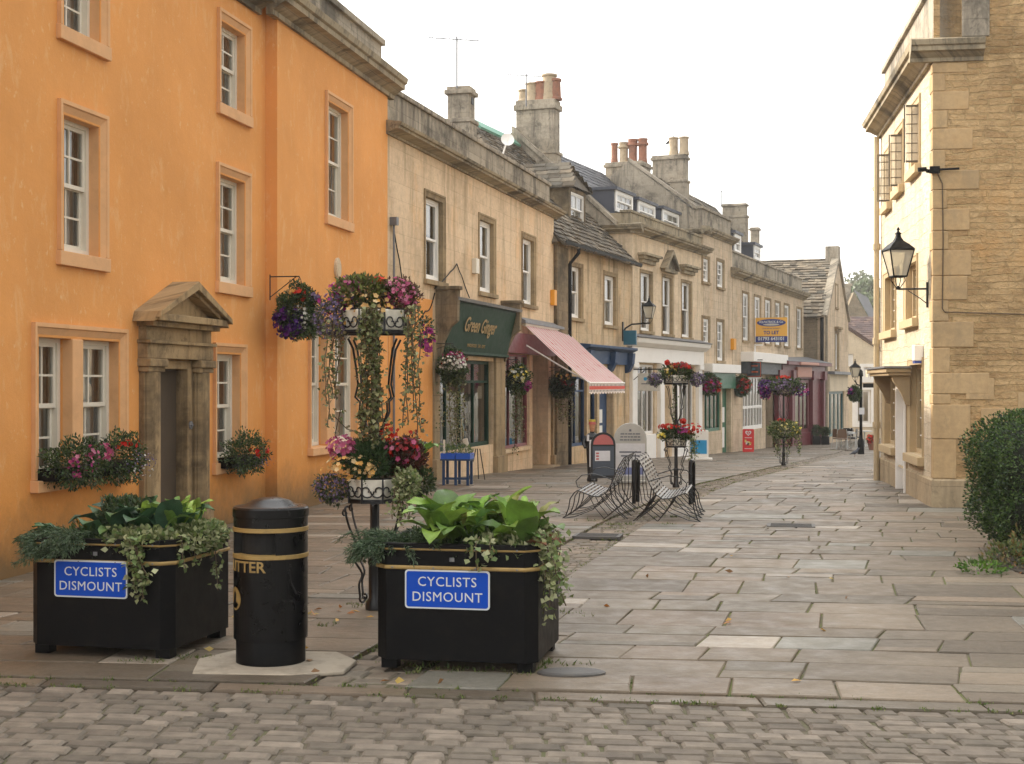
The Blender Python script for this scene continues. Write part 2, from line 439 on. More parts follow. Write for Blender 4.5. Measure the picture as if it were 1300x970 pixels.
# thin high cloud veil: even milky layer over the clear sky
nz = t.nodes.new('ShaderNodeTexNoise'); nz.inputs['Scale'].default_value = 1.6; nz.inputs['Detail'].default_value = 5
tc = t.nodes.new('ShaderNodeTexCoord'); t.links.new(tc.outputs['Generated'], nz.inputs['Vector'])
rp = t.nodes.new('ShaderNodeMapRange'); t.links.new(nz.outputs[0], rp.inputs[0]); rp.inputs[1].default_value = .3; rp.inputs[2].default_value = .7; rp.inputs[3].default_value = 7.6; rp.inputs[4].default_value = 9.0
cb = t.nodes.new('ShaderNodeCombineColor')
for i, kk in enumerate((1.0, .985, .96)):
    mm = t.nodes.new('ShaderNodeMath'); mm.operation = 'MULTIPLY'; t.links.new(rp.outputs[0], mm.inputs[0]); mm.inputs[1].default_value = kk; t.links.new(mm.outputs[0], cb.inputs[i])
mx = t.nodes.new('ShaderNodeMix'); mx.data_type = 'RGBA'; mx.inputs[0].default_value = .7
t.links.new(hs.outputs[0], mx.inputs[6]); t.links.new(cb.outputs[0], mx.inputs[7])
# hazy aureole: the veil glows towards the sun and is duller away from it
geo = t.nodes.new('ShaderNodeNewGeometry'); dp_ = t.nodes.new('ShaderNodeVectorMath'); dp_.operation = 'DOT_PRODUCT'
t.links.new(tc.outputs['Generated'], dp_.inputs[0]); dp_.inputs[1].default_value = tuple(Vector((sd.x, sd.y, .35)).normalized())
mr = t.nodes.new('ShaderNodeMapRange'); t.links.new(dp_.outputs['Value'], mr.inputs[0]); mr.inputs[1].default_value = -1; mr.inputs[2].default_value = 1; mr.inputs[3].default_value = .38; mr.inputs[4].default_value = 1.45
vs_ = t.nodes.new('ShaderNodeVectorMath'); vs_.operation = 'SCALE'; t.links.new(mx.outputs[2], vs_.inputs[0]); t.links.new(mr.outputs[0], vs_.inputs['Scale'])
t.links.new(vs_.outputs[0], bg.inputs[0]); bg.inputs[1].default_value = .13
t.links.new(bg.outputs[0], wo.inputs[0])
sc.view_settings.view_transform = 'Standard'; sc.view_settings.look = 'None'; sc.view_settings.gamma = 1
sc.view_settings.exposure = 1.2
sc.cycles.use_denoising = True
sc.cycles.max_bounces = 7; sc.cycles.transparent_max_bounces = 12; sc.cycles.diffuse_bounces = 4
sc.cycles.caustics_reflective = False; sc.cycles.caustics_refractive = False
sc.render.film_transparent = False

# ---------------------------------------------------------------- ground
def gmat():
    m, t, p = nt('joint_earth')
    co = objco(t)
    c = mixc(t, noise(t, co, 3, 6, .7), (.07, .058, .04), (.15, .125, .085))
    c = mixc(t, ramp(t, noise(t, co, 1.1, 6, .75), .5, .62, 0, .7), c, (.085, .095, .03))
    t.links.new(c, p.inputs['Base Color']); p.inputs['Roughness'].default_value = .95
    bump(t, p, noise(t, co, 30, 4), .5, .02)
    return m
b = MB()
ys = [-30, 0, 26] + [26 + 3 * i for i in range(1, 35)] + [140, 400, 900]
for y0, y1 in zip(ys, ys[1:]):
    b.quad((-400, y0, g(y0) - .036), (400, y0, g(y0) - .036), (400, y1, g(y1) - .036), (-400, y1, g(y1) - .036))
tag(b.build('ground', gmat()), kind='structure')

def kk(v): return .124
def warp(s, v):
    Y = v - kk(v) * s
    return (s + .24 * (v - 8.42), Y)
def gut(v):
    if v < 19: return -.95
    return -.95 + (v - 19) * .0682 * (1 if v < 60 else .8)
rs = random.Random(4)
def slab(mb, cs, base, h, bev=.007, drop=.04):
    """cs: 4 xy corners ccw"""
    cx = sum(c[0] for c in cs) / 4; cy = sum(c[1] for c in cs) / 4
    tx, ty = rs.gauss(0, .004), rs.gauss(0, .004)
    top = []; low = []; bot = []
    for (x, y) in cs:
        d = math.hypot(x - cx, y - cy); k = max(0, 1 - bev * 1.4 / d)
        X = cx + (x - cx) * k; Y = cy + (y - cy) * k
        zz = g(y) + h + (x - cx) * tx + (y - cy) * ty
        top.append((X, Y, zz)); low.append((x, y, zz - bev)); bot.append((x, y, g(y) - drop))
    mb.add(top + low + bot, [(0, 1, 2, 3)] + [(4 + i, 4 + (i + 1) % 4, (i + 1) % 4, i) for i in range(4)] + [(8 + i, 8 + (i + 1) % 4, 4 + (i + 1) % 4, 4 + i) for i in range(4)])

FC_ = [(.245, .208, .172), (.215, .185, .152), (.27, .23, .19), (.2, .178, .15), (.235, .21, .18), (.18, .155, .128), (.26, .213, .174)]
FC = [(c_[0] * .72, c_[1] * .66, c_[2] * .555) for c_ in FC_]
pv = MB(); joints = []
v = 8.42
while v < 100:
    dv = rs.uniform(.3, .78) if v > 9 else rs.uniform(.4, .62)
    v1 = v + dv
    gl0, gl1 = gut(v) - .3, gut(v1) - .3; gr0, gr1 = gut(v) + .3, gut(v1) + .3
    for side in (0, 1):
        if side == 0: a0, a1, e0, e1 = -10.5, -10.5, gl0, gl1
        else: a0, a1, e0, e1 = gr0, gr1, 13.5, 13.5
        s0, s1 = a0, a1
        while True:
            L = rs.choice((rs.uniform(.38, .8), rs.uniform(.5, 1.25)))
            n0, n1 = s0 + L + rs.uniform(-.022, .022), s1 + L + rs.uniform(-.022, .022)
            last = n0 > e0 - .4
            if last: n0, n1 = e0, e1
            gp = rs.uniform(.004, .009)
            def jt(): return rs.uniform(-.006, .006)
            # sometimes split a slab lengthwise into two
            def put(p0, p1, q0, q1, va, vb):
                cs = [warp(p0 + gp + jt(), va + gp + jt()), warp(q0 - gp + jt(), va + gp + jt()), warp(q1 - gp + jt(), vb - gp + jt()), warp(p1 + gp + jt(), vb - gp + jt())]
                c = rs.choice(FC); f = rs.uniform(.82, 1.12)
                r_ = rs.random()
                if r_ < .045: c = (.33, .28, .22); f = rs.uniform(.85, 1.05)
                elif r_ < .1: c = (.19, .178, .145)
                pv.c = mul(c, f)
                slab(pv, cs, 0, rs.uniform(-.004, .004))
                joints.append(cs)
            if rs.random() < .34 and dv > .42:
                m_ = rs.uniform(.3, .7); vm = v + dv * m_; sm0 = s0 + (s1 - s0) * m_; nm0 = n0 + (n1 - n0) * m_
                put(s0, sm0, n0, nm0, v, vm); put(sm0, s1, nm0, n1, vm, v1)
            else: put(s0, s1, n0, n1, v, v1)
            s0, s1 = n0, n1
            if last: break
    v = v1
tag(pv.build('pavement', FLAG, color=True), kind='structure')
bd_ = MB(); yy = [8.3 + i * .9 for i in range(20)] + [26 + 3 * i for i in range(26)]
for q0, q1 in zip(yy, yy[1:]):
    for (p0, p1, p2_, p3_) in ((-11, gut(q0) - .31, -11, gut(q1) - .31), (gut(q0) + .31, 14, gut(q1) + .31, 14)):
        cs = [warp(p0, max(q0, 8.43)), warp(p1, max(q0, 8.43)), warp(p3_, q1), warp(p2_, q1)]
        bd_.add([(x_, y_, g(y_) - .013) for x_, y_ in cs], [(0, 1, 2, 3)])
def jm():
    m, t, p = nt('joint_moss'); co = objco(t)
    c = mixc(t, noise(t, co, 5, 6, .7), (.06, .05, .035), (.14, .12, .085)); c = mixc(t, ramp(t, noise(t, co, 1.7, 6, .75), .4, .52, 0, .85), c, (.115, .13, .03))
    t.links.new(c, p.inputs['Base Color']); p.inputs['Roughness'].default_value = .95; bump(t, p, noise(t, co, 60, 4), .6, .01); return m
tag(bd_.build('pavement_bedding', jm()), kind='structure')
# gutter of small setts running down the street
gt = MB(); v = 8.46
while v < 70:
    v1 = v + rs.uniform(.13, .2) * (1 if v < 35 else 2)
    s = -.29
    while s < .27:
        ds = min(rs.uniform(.1, .24), .3 - s)
        if ds < .05: break
        cs = [warp(gut(v) + s + .008, v + .008), warp(gut(v) + s + ds - .008, v + .008), warp(gut(v1) + s + ds - .008, v1 - .008), warp(gut(v1) + s + .008, v1 - .008)]
        gt.c = mul(rs.choice([(.2, .165, .125), (.17, .14, .105), (.23, .185, .14), (.18, .155, .12)]), rs.uniform(.75, 1.2))
        slab(gt, cs, 0, -.016 - .014 * math.cos(s * 4) + rs.uniform(-.005, .005), .012)
        s += ds
    v = v1
tag(gt.build('gutter_paving', SETT, color=True), kind='structure')
# kerb stones and the sett carriageway in front of them
kb = MB(); s = -9
def kw(s, d): return (s, 8.42 - .124 * s - d)
while s < 9:
    L = rs.uniform(.7, 1.3)
    kb.c = mul(rs.choice(FC), rs.uniform(.8, 1.0))
    slab(kb, [kw(s + .006, .2), kw(s + L - .006, .2), kw(s + L - .006, .012), kw(s + .006, .012)], 0, -.012, .01)
    s += L
tag(kb.build('kerb', FLAG, color=True), kind='structure')
rd = MB(); d = .21; row = 0
while d < 4.5:
    w_ = rs.uniform(.105, .135); s = -7 + rs.uniform(0, .2)
    while s < 8:
        L = rs.uniform(.14, .27)
        rd.c = mul(rs.choice([(.17, .142, .11), (.145, .12, .093), (.195, .163, .128), (.13, .11, .085)]), rs.uniform(.85, 1.15))
        j = lambda: rs.uniform(-.006, .006)
        slab(rd, [kw(s + .01 + j(), d + w_ - .008 + j()), kw(s + L - .01 + j(), d + w_ - .008 + j()), kw(s + L - .01 + j(), d + .008 + j()), kw(s + .01 + j(), d + .008 + j())], 0, -.02 + rs.uniform(-.005, .005), .012)
        s += L
    d += w_; row += 1
tag(rd.build('road', SETT, color=True), kind='structure')

# moss and grass growing in the joints
P = []; D = []; Lh = []; col = []
def tuft(x, y, n, r, h, c=((.1, .17, .03), (.14, .2, .04), (.07, .12, .025))):
    for _ in range(n):
        a = rs.uniform(0, 2 * PI); q = r * math.sqrt(rs.random())
        P.append((x + q * math.cos(a), y + q * math.sin(a), g(y) - .02)); D.append((rs.gauss(0, .45), rs.gauss(0, .45), 1)); Lh.append(h * rs.uniform(.4, 1.0) * .6); col.append(rs.choice(c))
for cs in joints:
    cy = cs[0][1]
    if cy > 60: continue
    for i in (0, 1, 3):
        if i != 1 and rs.random() > .3: continue
        if i == 1 and rs.random() > .5: continue
        (x0, y0), (x1, y1) = cs[i], cs[(i + 1) % 4]
        f0 = rs.random(); f1 = min(1, f0 + rs.uniform(.1, .7))
        n = int(26 * (f1 - f0)) if cy < 30 else int(12 * (f1 - f0))
        for _ in range(n):
            f = rs.uniform(f0, f1); tuft(x0 + (x1 - x0) * f, y0 + (y1 - y0) * f, 2 if cy < 25 else 3, .014 if cy < 25 else .03, .028)
for _ in range(420):
    v = rs.uniform(9, 42); x, y = warp(gut(v) + rs.choice((-.3, .3, rs.uniform(-.3, .3))), v); tuft(x, y, 12, rs.uniform(.03, .09), .04)
for _ in range(130):
    s = rs.uniform(-5, 6); x, y = kw(s, rs.choice((.0, .205))); tuft(x, y, 16, rs.uniform(.02, .06), .04)
for x, y in ((-.55, 9.0), (-.3, 8.95), (0, 8.9), (.33, 9.15), (-2.1, 9.35), (-2.35, 9.3), (.5, 11.2), (-1.3, 11.6), (-1.0, 11.8), (-1.5, 10.6), (2.0, 18.3), (2.3, 19.3), (1.3, 18.4), (1.0, 18.8)):
    for _ in range(7): tuft(x + rs.gauss(0, .12), y + rs.gauss(0, .06), 14, .05, .07)
P = np.array(P); D = np.array(D)
V = leaf_quads(P, D, np.array(Lh) * 1.3, .008, .1, .2)
tag(np_mesh('joint_grass', V, 4, LEAF, col=palette(len(P), [(.1, .15, .03), (.15, .2, .05), (.07, .11, .025), (.2, .2, .07)])), 'moss and small grass growing in the joints of the flagstones', 'grass', kind='stuff')
# fallen leaves
P = np.array([(x + rs.gauss(0, s_), y + rs.gauss(0, s_), .012) for x, y, s_, n in ((-1.35, 11.2, .25, 16), (-1.5, 9.0, .5, 7), (.3, 11.5, .8, 9), (5.2, 14.0, .25, 30), (-.6, 10.2, 1, 10), (2, 12, 2.5, 14)) for _ in range(n)])
V = leaf_quads(P, NR.normal(0, 1, (len(P), 3)) * np.array([1, 1, .05]), .07, .04, .12, .1)
tag(np_mesh('fallen_leaves', V, 4, LEAF, col=palette(len(P), [(.5, .28, .05), (.4, .16, .04), (.45, .33, .1), (.25, .13, .05)])), 'scattered yellow and brown fallen leaves on the flagstones', 'leaves', kind='stuff')
# concrete pad, covers
COVM = simple('worn_cast_iron', (.085, .08, .075), .6, metal=.2, var=.25, bmp=.3, dirt=((.14, .12, .09), 6, .5))
def cover(x, y, rx, ry, rot=0):
    b = MB(); b.T = Matrix.Translation((x, y, g(y) + .012)) @ Matrix.Rotation(rot, 4, 'Z')
    b.box(-rx, rx, -ry, ry, -.03, 0)
    for i in range(-3, 4): b.box(-rx * .85, rx * .85, i * ry * .25 - .008, i * ry * .25 + .008, 0, .004)
    return b
tag(cover(5.2 * .51 + .9, 18.1, .3, .2, -.2).build('manhole_cover', COVM), 'dark rectangular iron cover flush with the open flagstones before the green hedge', 'drain cover')
tag(cover(1.02, 16.9, .28, .2, -.2).build('manhole_cover', COVM), 'small iron cover in the gutter setts in front of the wire seats', 'drain cover')
b = MB(); b.lathe([(.17, -.02), (.17, .012), (.15, .02), (.12, .02)], .37, 8.85, 20, 1.25, .7)
tag(b.build('manhole_cover', COVM), 'round grey cover beside the right foot of the centre planter', 'drain cover')

# thin morning haze filling the street
b = MB(); b.box(-300, 300, -25, 320, -6, 26)
hz = b.build('haze', None); hz.data.materials.clear()
m = bpy.data.materials.new('haze_air'); m.use_nodes = True; t = m.node_tree; t.nodes.clear()
o_ = t.nodes.new('ShaderNodeOutputMaterial'); pvn = t.nodes.new('ShaderNodeVolumePrincipled'); pvn.inputs['Density'].default_value = .0008; pvn.inputs['Color'].default_value = (1, .97, .92, 1); pvn.inputs['Anisotropy'].default_value = .3
t.links.new(pvn.outputs[0], o_.inputs['Volume']); hz.data.materials.append(m); tag(hz, 'pale morning haze in the street air', 'haze', kind='stuff')
# ---------------------------------------------------------------- facade frames
class Fr:
    def __init__(s, O, k, right=False):
        n = math.hypot(k, 1); sg = -1 if right else 1
        s.O = Vector((O[0], O[1])); s.u = Vector((sg * k / n, sg / n)); s.n = Vector((-s.u.y, s.u.x))
        s.zb = g(O[1]); s.rz = math.atan2(s.u.y, s.u.x); s.obj = None
    def make(s, name, label, cat, group=None):
        s.obj = thing(name, label, cat, (s.O.x, s.O.y, s.zb), s.rz, group); s.holes = []; return s.obj
    def X(s, px, d=0.0):
        p = (px - 650) / FOC
        return (p * (s.O.y + d * s.n.y) - s.O.x - d * s.n.x) / (s.u.x - p * s.u.y)
    def Z(s, px, py, d=0.0):
        x = s.X(px, d); Y = s.O.y + s.u.y * x + s.n.y * d
        return CH + (HY - py) / FOC * Y - s.zb
    def rect(s, l, r, t, b, d=0.0):
        return s.X(l, d), s.X(r, d), s.Z(l, b, d), s.Z(l, t, d)
    def W(s, x, y, z=0):
        q = s.O + s.u * x + s.n * y; return Vector((q.x, q.y, z + s.zb))
    def gz(s, x, y=0):
        return g(s.W(x, y).y) - s.zb

def wall(mb, x0, x1, z0, z1, holes, y=0.0, depth=.22, top=None):
    """front face with rectangular holes and reveals of the given depth"""
    holes = [(h[0] - .004, h[1] + .004, h[2], h[3] + .004) + tuple(h[4:]) for h in holes]
    hs = [h for h in holes if h[0] < x1 and h[1] > x0 and h[2] < z1 and h[3] > z0]
    xs = sorted({x0, x1, *[min(max(h[i], x0), x1) for h in hs for i in (0, 1)]})
    zs = sorted({z0, z1, *[min(max(h[i], z0), z1) for h in hs for i in (2, 3)]})
    for a, b_ in zip(xs, xs[1:]):
        for c, d in zip(zs, zs[1:]):
            cx, cz = (a + b_) / 2, (c + d) / 2
            if any(h[0] < cx < h[1] and h[2] < cz < h[3] for h in hs): continue
            mb.quad((a, y, c), (b_, y, c), (b_, y, d), (a, y, d))
    for h in hs:
        a, b_, c, d = h[:4]; dp = h[4] if len(h) > 4 else depth
        mb.quad((a, y, c), (a, y, d), (a, y + dp, d), (a, y + dp, c))
        mb.quad((b_, y, d), (b_, y, c), (b_, y + dp, c), (b_, y + dp, d))
        mb.quad((a, y, d), (b_, y, d), (b_, y + dp, d), (a, y + dp, d))
        mb.quad((b_, y, c), (a, y, c), (a, y + dp, c), (b_, y + dp, c))

def shell(mb, x0, x1, y0, y1, z0, z1):
    """back and side walls and a lid"""
    mb.quad((x0, y1, z0), (x0, y0, z0), (x0, y0, z1), (x0, y1, z1))
    mb.quad((x1, y0, z0), (x1, y1, z0), (x1, y1, z1), (x1, y0, z1))
    mb.quad((x1, y1, z0), (x0, y1, z0), (x0, y1, z1), (x1, y1, z1))

def sash(parent, x0, x1, z0, z1, y, cols=2, rows=2, mat=None, fw=.055, bar=.022, curtain='sides', lower_up=0, mid=.5, name='window'):
    mat = mat or CREAMW
    b = MB()
    b.box(x0, x0 + fw, y - .012, y + .09, z0, z1); b.box(x1 - fw, x1, y - .012, y + .09, z0, z1)
    b.box(x0 + fw, x1 - fw, y - .012, y + .09, z1 - fw * .8, z1); b.box(x0 + fw, x1 - fw, y - .02, y + .09, z0, z0 + fw * .9)
    a, c = x0 + fw, x1 - fw; zb, zt = z0 + fw * .9, z1 - fw * .8; zm = zb + (zt - zb) * mid
    rw = .04
    for (p, q, yy) in ((zm - .01, zt, y + .01), (zb, zm + .02, y + .048)):
        if q - p < .1: continue
        b.box(a, a + rw, yy, yy + .032, p, q); b.box(c - rw, c, yy, yy + .032, p, q)
        b.box(a + rw, c - rw, yy, yy + .032, p, p + rw * 1.1); b.box(a + rw, c - rw, yy, yy + .032, q - rw, q)
        for i in range(1, cols):
            xx = a + rw + (c - a - 2 * rw) * i / cols; b.box(xx - bar / 2, xx + bar / 2, yy + .004, yy + .028, p + rw, q - rw)
        for i in range(1, rows):
            zz = p + rw + (q - p - 2 * rw) * i / rows; b.box(a + rw, c - rw, yy + .006, yy + .026, zz - bar / 2, zz + bar / 2)
    o = b.build(name, mat, parent)
    gl = MB(); gl.quad((a, y + .03, zm), (c, y + .03, zm), (c, y + .03, zt), (a, y + .03, zt)); gl.quad((a, y + .066, zb), (c, y + .066, zb), (c, y + .066, zm), (a, y + .066, zm))
    gl.build('pane', GLASS, o)
    if curtain:
        cb = MB(); yc = y + .16
        def fold(p, q, z_0, z_1):
            n = max(4, int((q - p) / .03))
            for i in range(n):
                u0 = p + (q - p) * i / n; u1 = p + (q - p) * (i + 1) / n
                cb.quad((u0, yc + .012 * math.sin(i * 2.1), z_0), (u1, yc + .012 * math.sin((i + 1) * 2.1), z_0), (u1, yc + .012 * math.sin((i + 1) * 2.1), z_1), (u0, yc + .012 * math.sin(i * 2.1), z_1))
        w = x1 - x0
        if curtain == 'sides': fold(x0, x0 + w * .38, z0, z1); fold(x1 - w * .42, x1, z0, z1)
        elif curtain == 'full': fold(x0, x1, z0, z1)
        elif curtain == 'blind': fold(x0, x1, z0 + (z1 - z0) * rnd.uniform(.5, .7), z1)
        elif curtain == 'low': fold(x0, x1, z0, z0 + (z1 - z0) * .5)
        cb.build('curtain', CURT, o)
    return o

def surround(parent, X0, X1, Z0, Z1, w, mat, out=.035, inn=.004, sill=.09, sillout=.07, name='window_surround', head=0):
    """splayed moulded band; outer rect X0..Z1, opening inset by w (sides/top); sill slab at the bottom"""
    b = MB()
    a, c, d = X0 + w, X1 - w, Z1 - w; zb = Z0
    O = [(X0, zb), (X0, Z1), (X1, Z1), (X1, zb)]; I = [(a, zb), (a, d), (c, d), (c, zb)]
    steps = [(0, -out), (.28, -out), (.36, -out * .62), (1, -inn)]
    for (t0, y0), (t1, y1) in zip(steps, steps[1:]):
        for i in range(3):
            P = [O[i][j] + (I[i][j] - O[i][j]) * t0 for j in (0, 1)]; Q = [O[i + 1][j] + (I[i + 1][j] - O[i + 1][j]) * t0 for j in (0, 1)]
            P1 = [O[i][j] + (I[i][j] - O[i][j]) * t1 for j in (0, 1)]; Q1 = [O[i + 1][j] + (I[i + 1][j] - O[i + 1][j]) * t1 for j in (0, 1)]
            b.quad((P[0], y0, P[1]), (Q[0], y0, Q[1]), (Q1[0], y1, Q1[1]), (P1[0], y1, P1[1]))
    for i in range(3):
        b.quad((O[i][0], .02, O[i][1]), (O[i + 1][0], .02, O[i + 1][1]), (O[i + 1][0], -out, O[i + 1][1]), (O[i][0], -out, O[i][1]))
        b.quad((I[i][0], -inn, I[i][1]), (I[i + 1][0], -inn, I[i + 1][1]), (I[i + 1][0], .16, I[i + 1][1]), (I[i][0], .16, I[i][1]))
    if head:
        b.box(X0 - .06, X1 + .06, -.14, .02, Z1 + .003, Z1 + head * .5); b.box(X0 - .12, X1 + .12, -.22, .02, Z1 + head * .5, Z1 + head)
    o = b.build(name, mat, parent)
    s = MB(); s.prism([(-sillout, Z0 - sill), (.2, Z0 - sill), (.2, Z0 + .012), (-sillout, Z0 - .008)], X0 - .02, X1 + .02); s.build('sill', mat, o, bevel=.006)
    return o

def cornice(mb, x0, x1, z0, prof, y=0.0):
    """prof: list of (projection, dz) from bottom; closed back to wall"""
    pts = [(y + .05, z0)] + [(y - p, z0 + dz) for p, dz in prof] + [(y + .05, z0 + prof[-1][1])]
    mb.prism(pts, x0, x1)
CP = [(.0, 0), (.05, .0), (.05, .07), (.1, .1), (.16, .15), (.24, .17), (.24, .25), (.28, .27), (.3, .36), (.27, .38), (.02, .44)]
def sc_(pr, a, b_): return [(p * a, z * b_) for p, z in pr]

def tiles(parent, name, x0, x1, y0, z0, y1, z1, rowh, tw, th, mat, cols, over=.12, rough=1.0, hip=0):
    """stone tiles laid in courses from the eave (y0,z0) up to the ridge (y1,z1)"""
    b = MB(); L = math.hypot(y1 - y0, z1 - z0); dy, dz = (y1 - y0) / L, (z1 - z0) / L; ny, nz = -dz, dy
    if y1 < y0: ny, nz = -ny, nz
    if nz < 0: ny, nz = -ny, -nz
    q = -over; r = 0
    while q < L:
        h = rowh * (1.25 - .5 * max(q, 0) / L); x = x0 - rnd.uniform(0, tw)
        while x < x1:
            w = rnd.uniform(.55, 1.4) * tw; xa, xb = max(x, x0 + hip * max(q, 0) / L), min(x + w, x1)
            if xb - xa > .02:
                b.c = mul(rnd.choice(cols), rnd.uniform(.7, 1.25))
                l1 = th * rnd.uniform(1.1, 2.4); s0 = q + rnd.uniform(-.02, .02) * rough; s1 = min(q + h * 1.25, L)
                zt = [0] * 4
                vs = []
                for s_, off in ((s0, l1), (s1, th * .4)):
                    for k in (xa + .004, xb - .004):
                        j = rnd.uniform(-.25, .25) * th * rough
                        vs.append((k, y0 + dy * s_ + ny * (off + j), z0 + dz * s_ + nz * (off + j)))
                for s_ in (s0, s1):
                    for k in (xa + .004, xb - .004): vs.append((k, y0 + dy * s_ - ny * .02, z0 + dz * s_ - nz * .02))
                b.add(vs, [(0, 1, 3, 2), (4, 5, 1, 0), (5, 7, 3, 1), (6, 4, 0, 2), (7, 6, 2, 3)])
            x += w
        q += h
    # solid deck under the tiles
    b.c = mul(cols[0], .4); b.quad((x0, y0 + ny * -.03, z0 - nz * .03), (x1, y0 - ny * .03, z0 - nz * .03), (x1, y1 - ny * .03, z1 - nz * .03), (x0 + hip, y1 - ny * .03, z1 - nz * .03))
    return b.build(name, mat, parent, color=True)
TC = [(.15, .12, .085), (.12, .1, .075), (.2, .165, .12), (.095, .085, .068), (.15, .13, .1)]
SC = [(.05, .052, .062), (.06, .062, .07), (.045, .046, .055)]

def pot(parent, x, y, z, h, r, mat, style=0):
    b = MB()
    if style == 0: pr = [(r * 1.1, 0), (r * 1.1, .06), (r * .9, .1), (r * .8, h * .85), (r * .98, h * .88), (r * .98, h * .96), (r * .85, h), (r * .65, h), (r * .65, h - .2)]
    elif style == 1: pr = [(r, 0), (r * .85, h * .2), (r * .85, h * .7), (r * 1.2, h * .74), (r * 1.2, h * .82), (r * .9, h * .84), (r * 1.05, h), (r * .7, h), (r * .7, h - .2)]
    else: pr = [(r * 1.15, 0), (r * .95, h * .3), (r * .95, h * .9), (r * 1.1, h * .93), (r * 1.1, h), (r * .8, h), (r * .8, h - .2)]
    b.lathe(pr, x, y, 12, z0=z); b.build('chimney_pot', mat, parent, smooth='auto')
def stack(parent, x0, x1, y0, y1, z0, z1, mat, cap=.14, mid=None, name='chimney'):
    b = MB(); b.box(x0, x1, y0, y1, z0, z1 - cap * 1.6)
    b.box(x0 - .07, x1 + .07, y0 - .07, y1 + .07, z1 - cap * 1.6, z1 - cap * .7); b.box(x0 - .02, x1 + .02, y0 - .02, y1 + .02, z1 - cap * .7, z1)
    if mid: b.box(x0 - .08, x1 + .08, y0 - .08, y1 + .08, mid, mid + .1); b.box(x0 - .04, x1 + .04, y0 - .04, y1 + .04, z0, mid)
    return b.build(name, mat, parent, bevel=.015)

# ================================================================ ORANGE HOUSE
O = Fr((-7.155 + .2 * 9, 9.0), .2)
oh = O.make('townhouse', 'tall orange rendered townhouse with a pedimented stone doorway and moulded stone cornice', 'house')
OFF = .17
xb = O.X(352); xe = O.X(492)      # bay span
def owin(l, r, t, b, d=OFF, ground=False, curtain='sides', rows=2):
    a, c, z0, z1 = O.rect(l, r, t, b, d)
    return a, c, z0, z1
obj_h_main = []; obj_h_bay = []
def osash(l, r, t, b, d, curt='sides', rows=2):
    a, c, z0, z1 = O.rect(l, r, t, b, d)
    par = empty('window_bay', (0, d, 0), 0, oh)
    w = .14
    z0 += .15
    s = surround(oh, a, c, z0, z1, w, ORTRIM, out=.045, inn=-.012, sill=.15, sillout=.055)
    s.location.y = d; bpy.data.objects.remove(par)
    wi = sash(oh, a + w, c - w, z0 + .01, z1 - w, .13, 2, rows, curtain=curt); wi.location.y = d
    s.parent = wi; s.location.y = 0
    (obj_h_main if d else obj_h_bay).append((a + w, c - w, z0, z1 - w))
    return a, c, z0, z1
osash(72.5, 134, 124.5, 336, OFF, 'full')
zA = O.Z(276, 9, OFF); zB = O.Z(276, 144, OFF)
def osz(l, r, z0, z1, d, curt='sides', rows=2):
    a, c = O.X(l, d), O.X(r, d)
    z0 += .15; w = .14
    wi = sash(oh, a + w, c - w, z0 + .01, z1 - w, .13, 2, rows, curtain=curt); wi.location.y = d
    s = surround(wi, a, c, z0, z1, w, ORTRIM, out=.045, inn=-.012, sill=.15, sillout=.055)
    (obj_h_main if d else obj_h_bay).append((a + w, c - w, z0, z1 - w))
osz(72.5, 135, zB, zA, OFF, 'full'); osz(275.5, 316.5, zB, zA, OFF, 'full')
osash(274, 316, 205, 371.5, OFF, 'full')
osash(412.5, 445.5, 114, 284, 0, 'full')
# a further column of windows left of the frame
xL = O.X(-120, OFF); 
for (z0, z1) in ((zB, zA), (O.Z(73, 336, OFF), O.Z(73, 124.5, OFF))):
    a = xL; w = .14; z0 += .15
    wi = sash(oh, a + w, a + 1.25 - w, z0 + .01, z1 - w, .13); wi.location.y = OFF; surround(wi, a, a + 1.25, z0, z1, w, ORTRIM, out=.045, inn=-.012, sill=.15, sillout=.055)
    obj_h_main.append((a + w, a + 1.25 - w, z0, z1 - w))
# paired ground floor windows
def opair(l, m0, m1, r, t, b, d, curt):
    a, c, z0, z1 = O.rect(l, r, t, b, d); xm0, xm1 = O.X(m0, d), O.X(m1, d); z0 += .12; w = .14
    hs = obj_h_main if d else obj_h_bay
    first = None
    for (p, q) in ((a + w, xm0), (xm1, c - w)):
        wi = sash(oh, p, q, z0 + .01, z1 - w, .13, 2, 2, curtain=curt); wi.location.y = d; hs.append((p, q, z0, z1 - w))
        if first is None: first = wi
    surround(first, a, c, z0, z1, w, ORTRIM, out=.045, inn=-.012, sill=.12, sillout=.09)
    mu = MB(); mu.box(xm0 + .003, xm1 - .003, -.02, .1, z0 + .012, z1 - w); mu.build('mullion', ORTRIM, first, bevel=.01)
    return a, c, z0, z1
P1 = opair(39.7, 90, 104, 158.8, 408.7, 626, OFF, 'full')
P2 = opair(391, 414, 424, 457, 398, 579, 0, 'full')
a, c, z0, z1 = osash(270, 310.5, 434.7, 603, OFF, 'full')
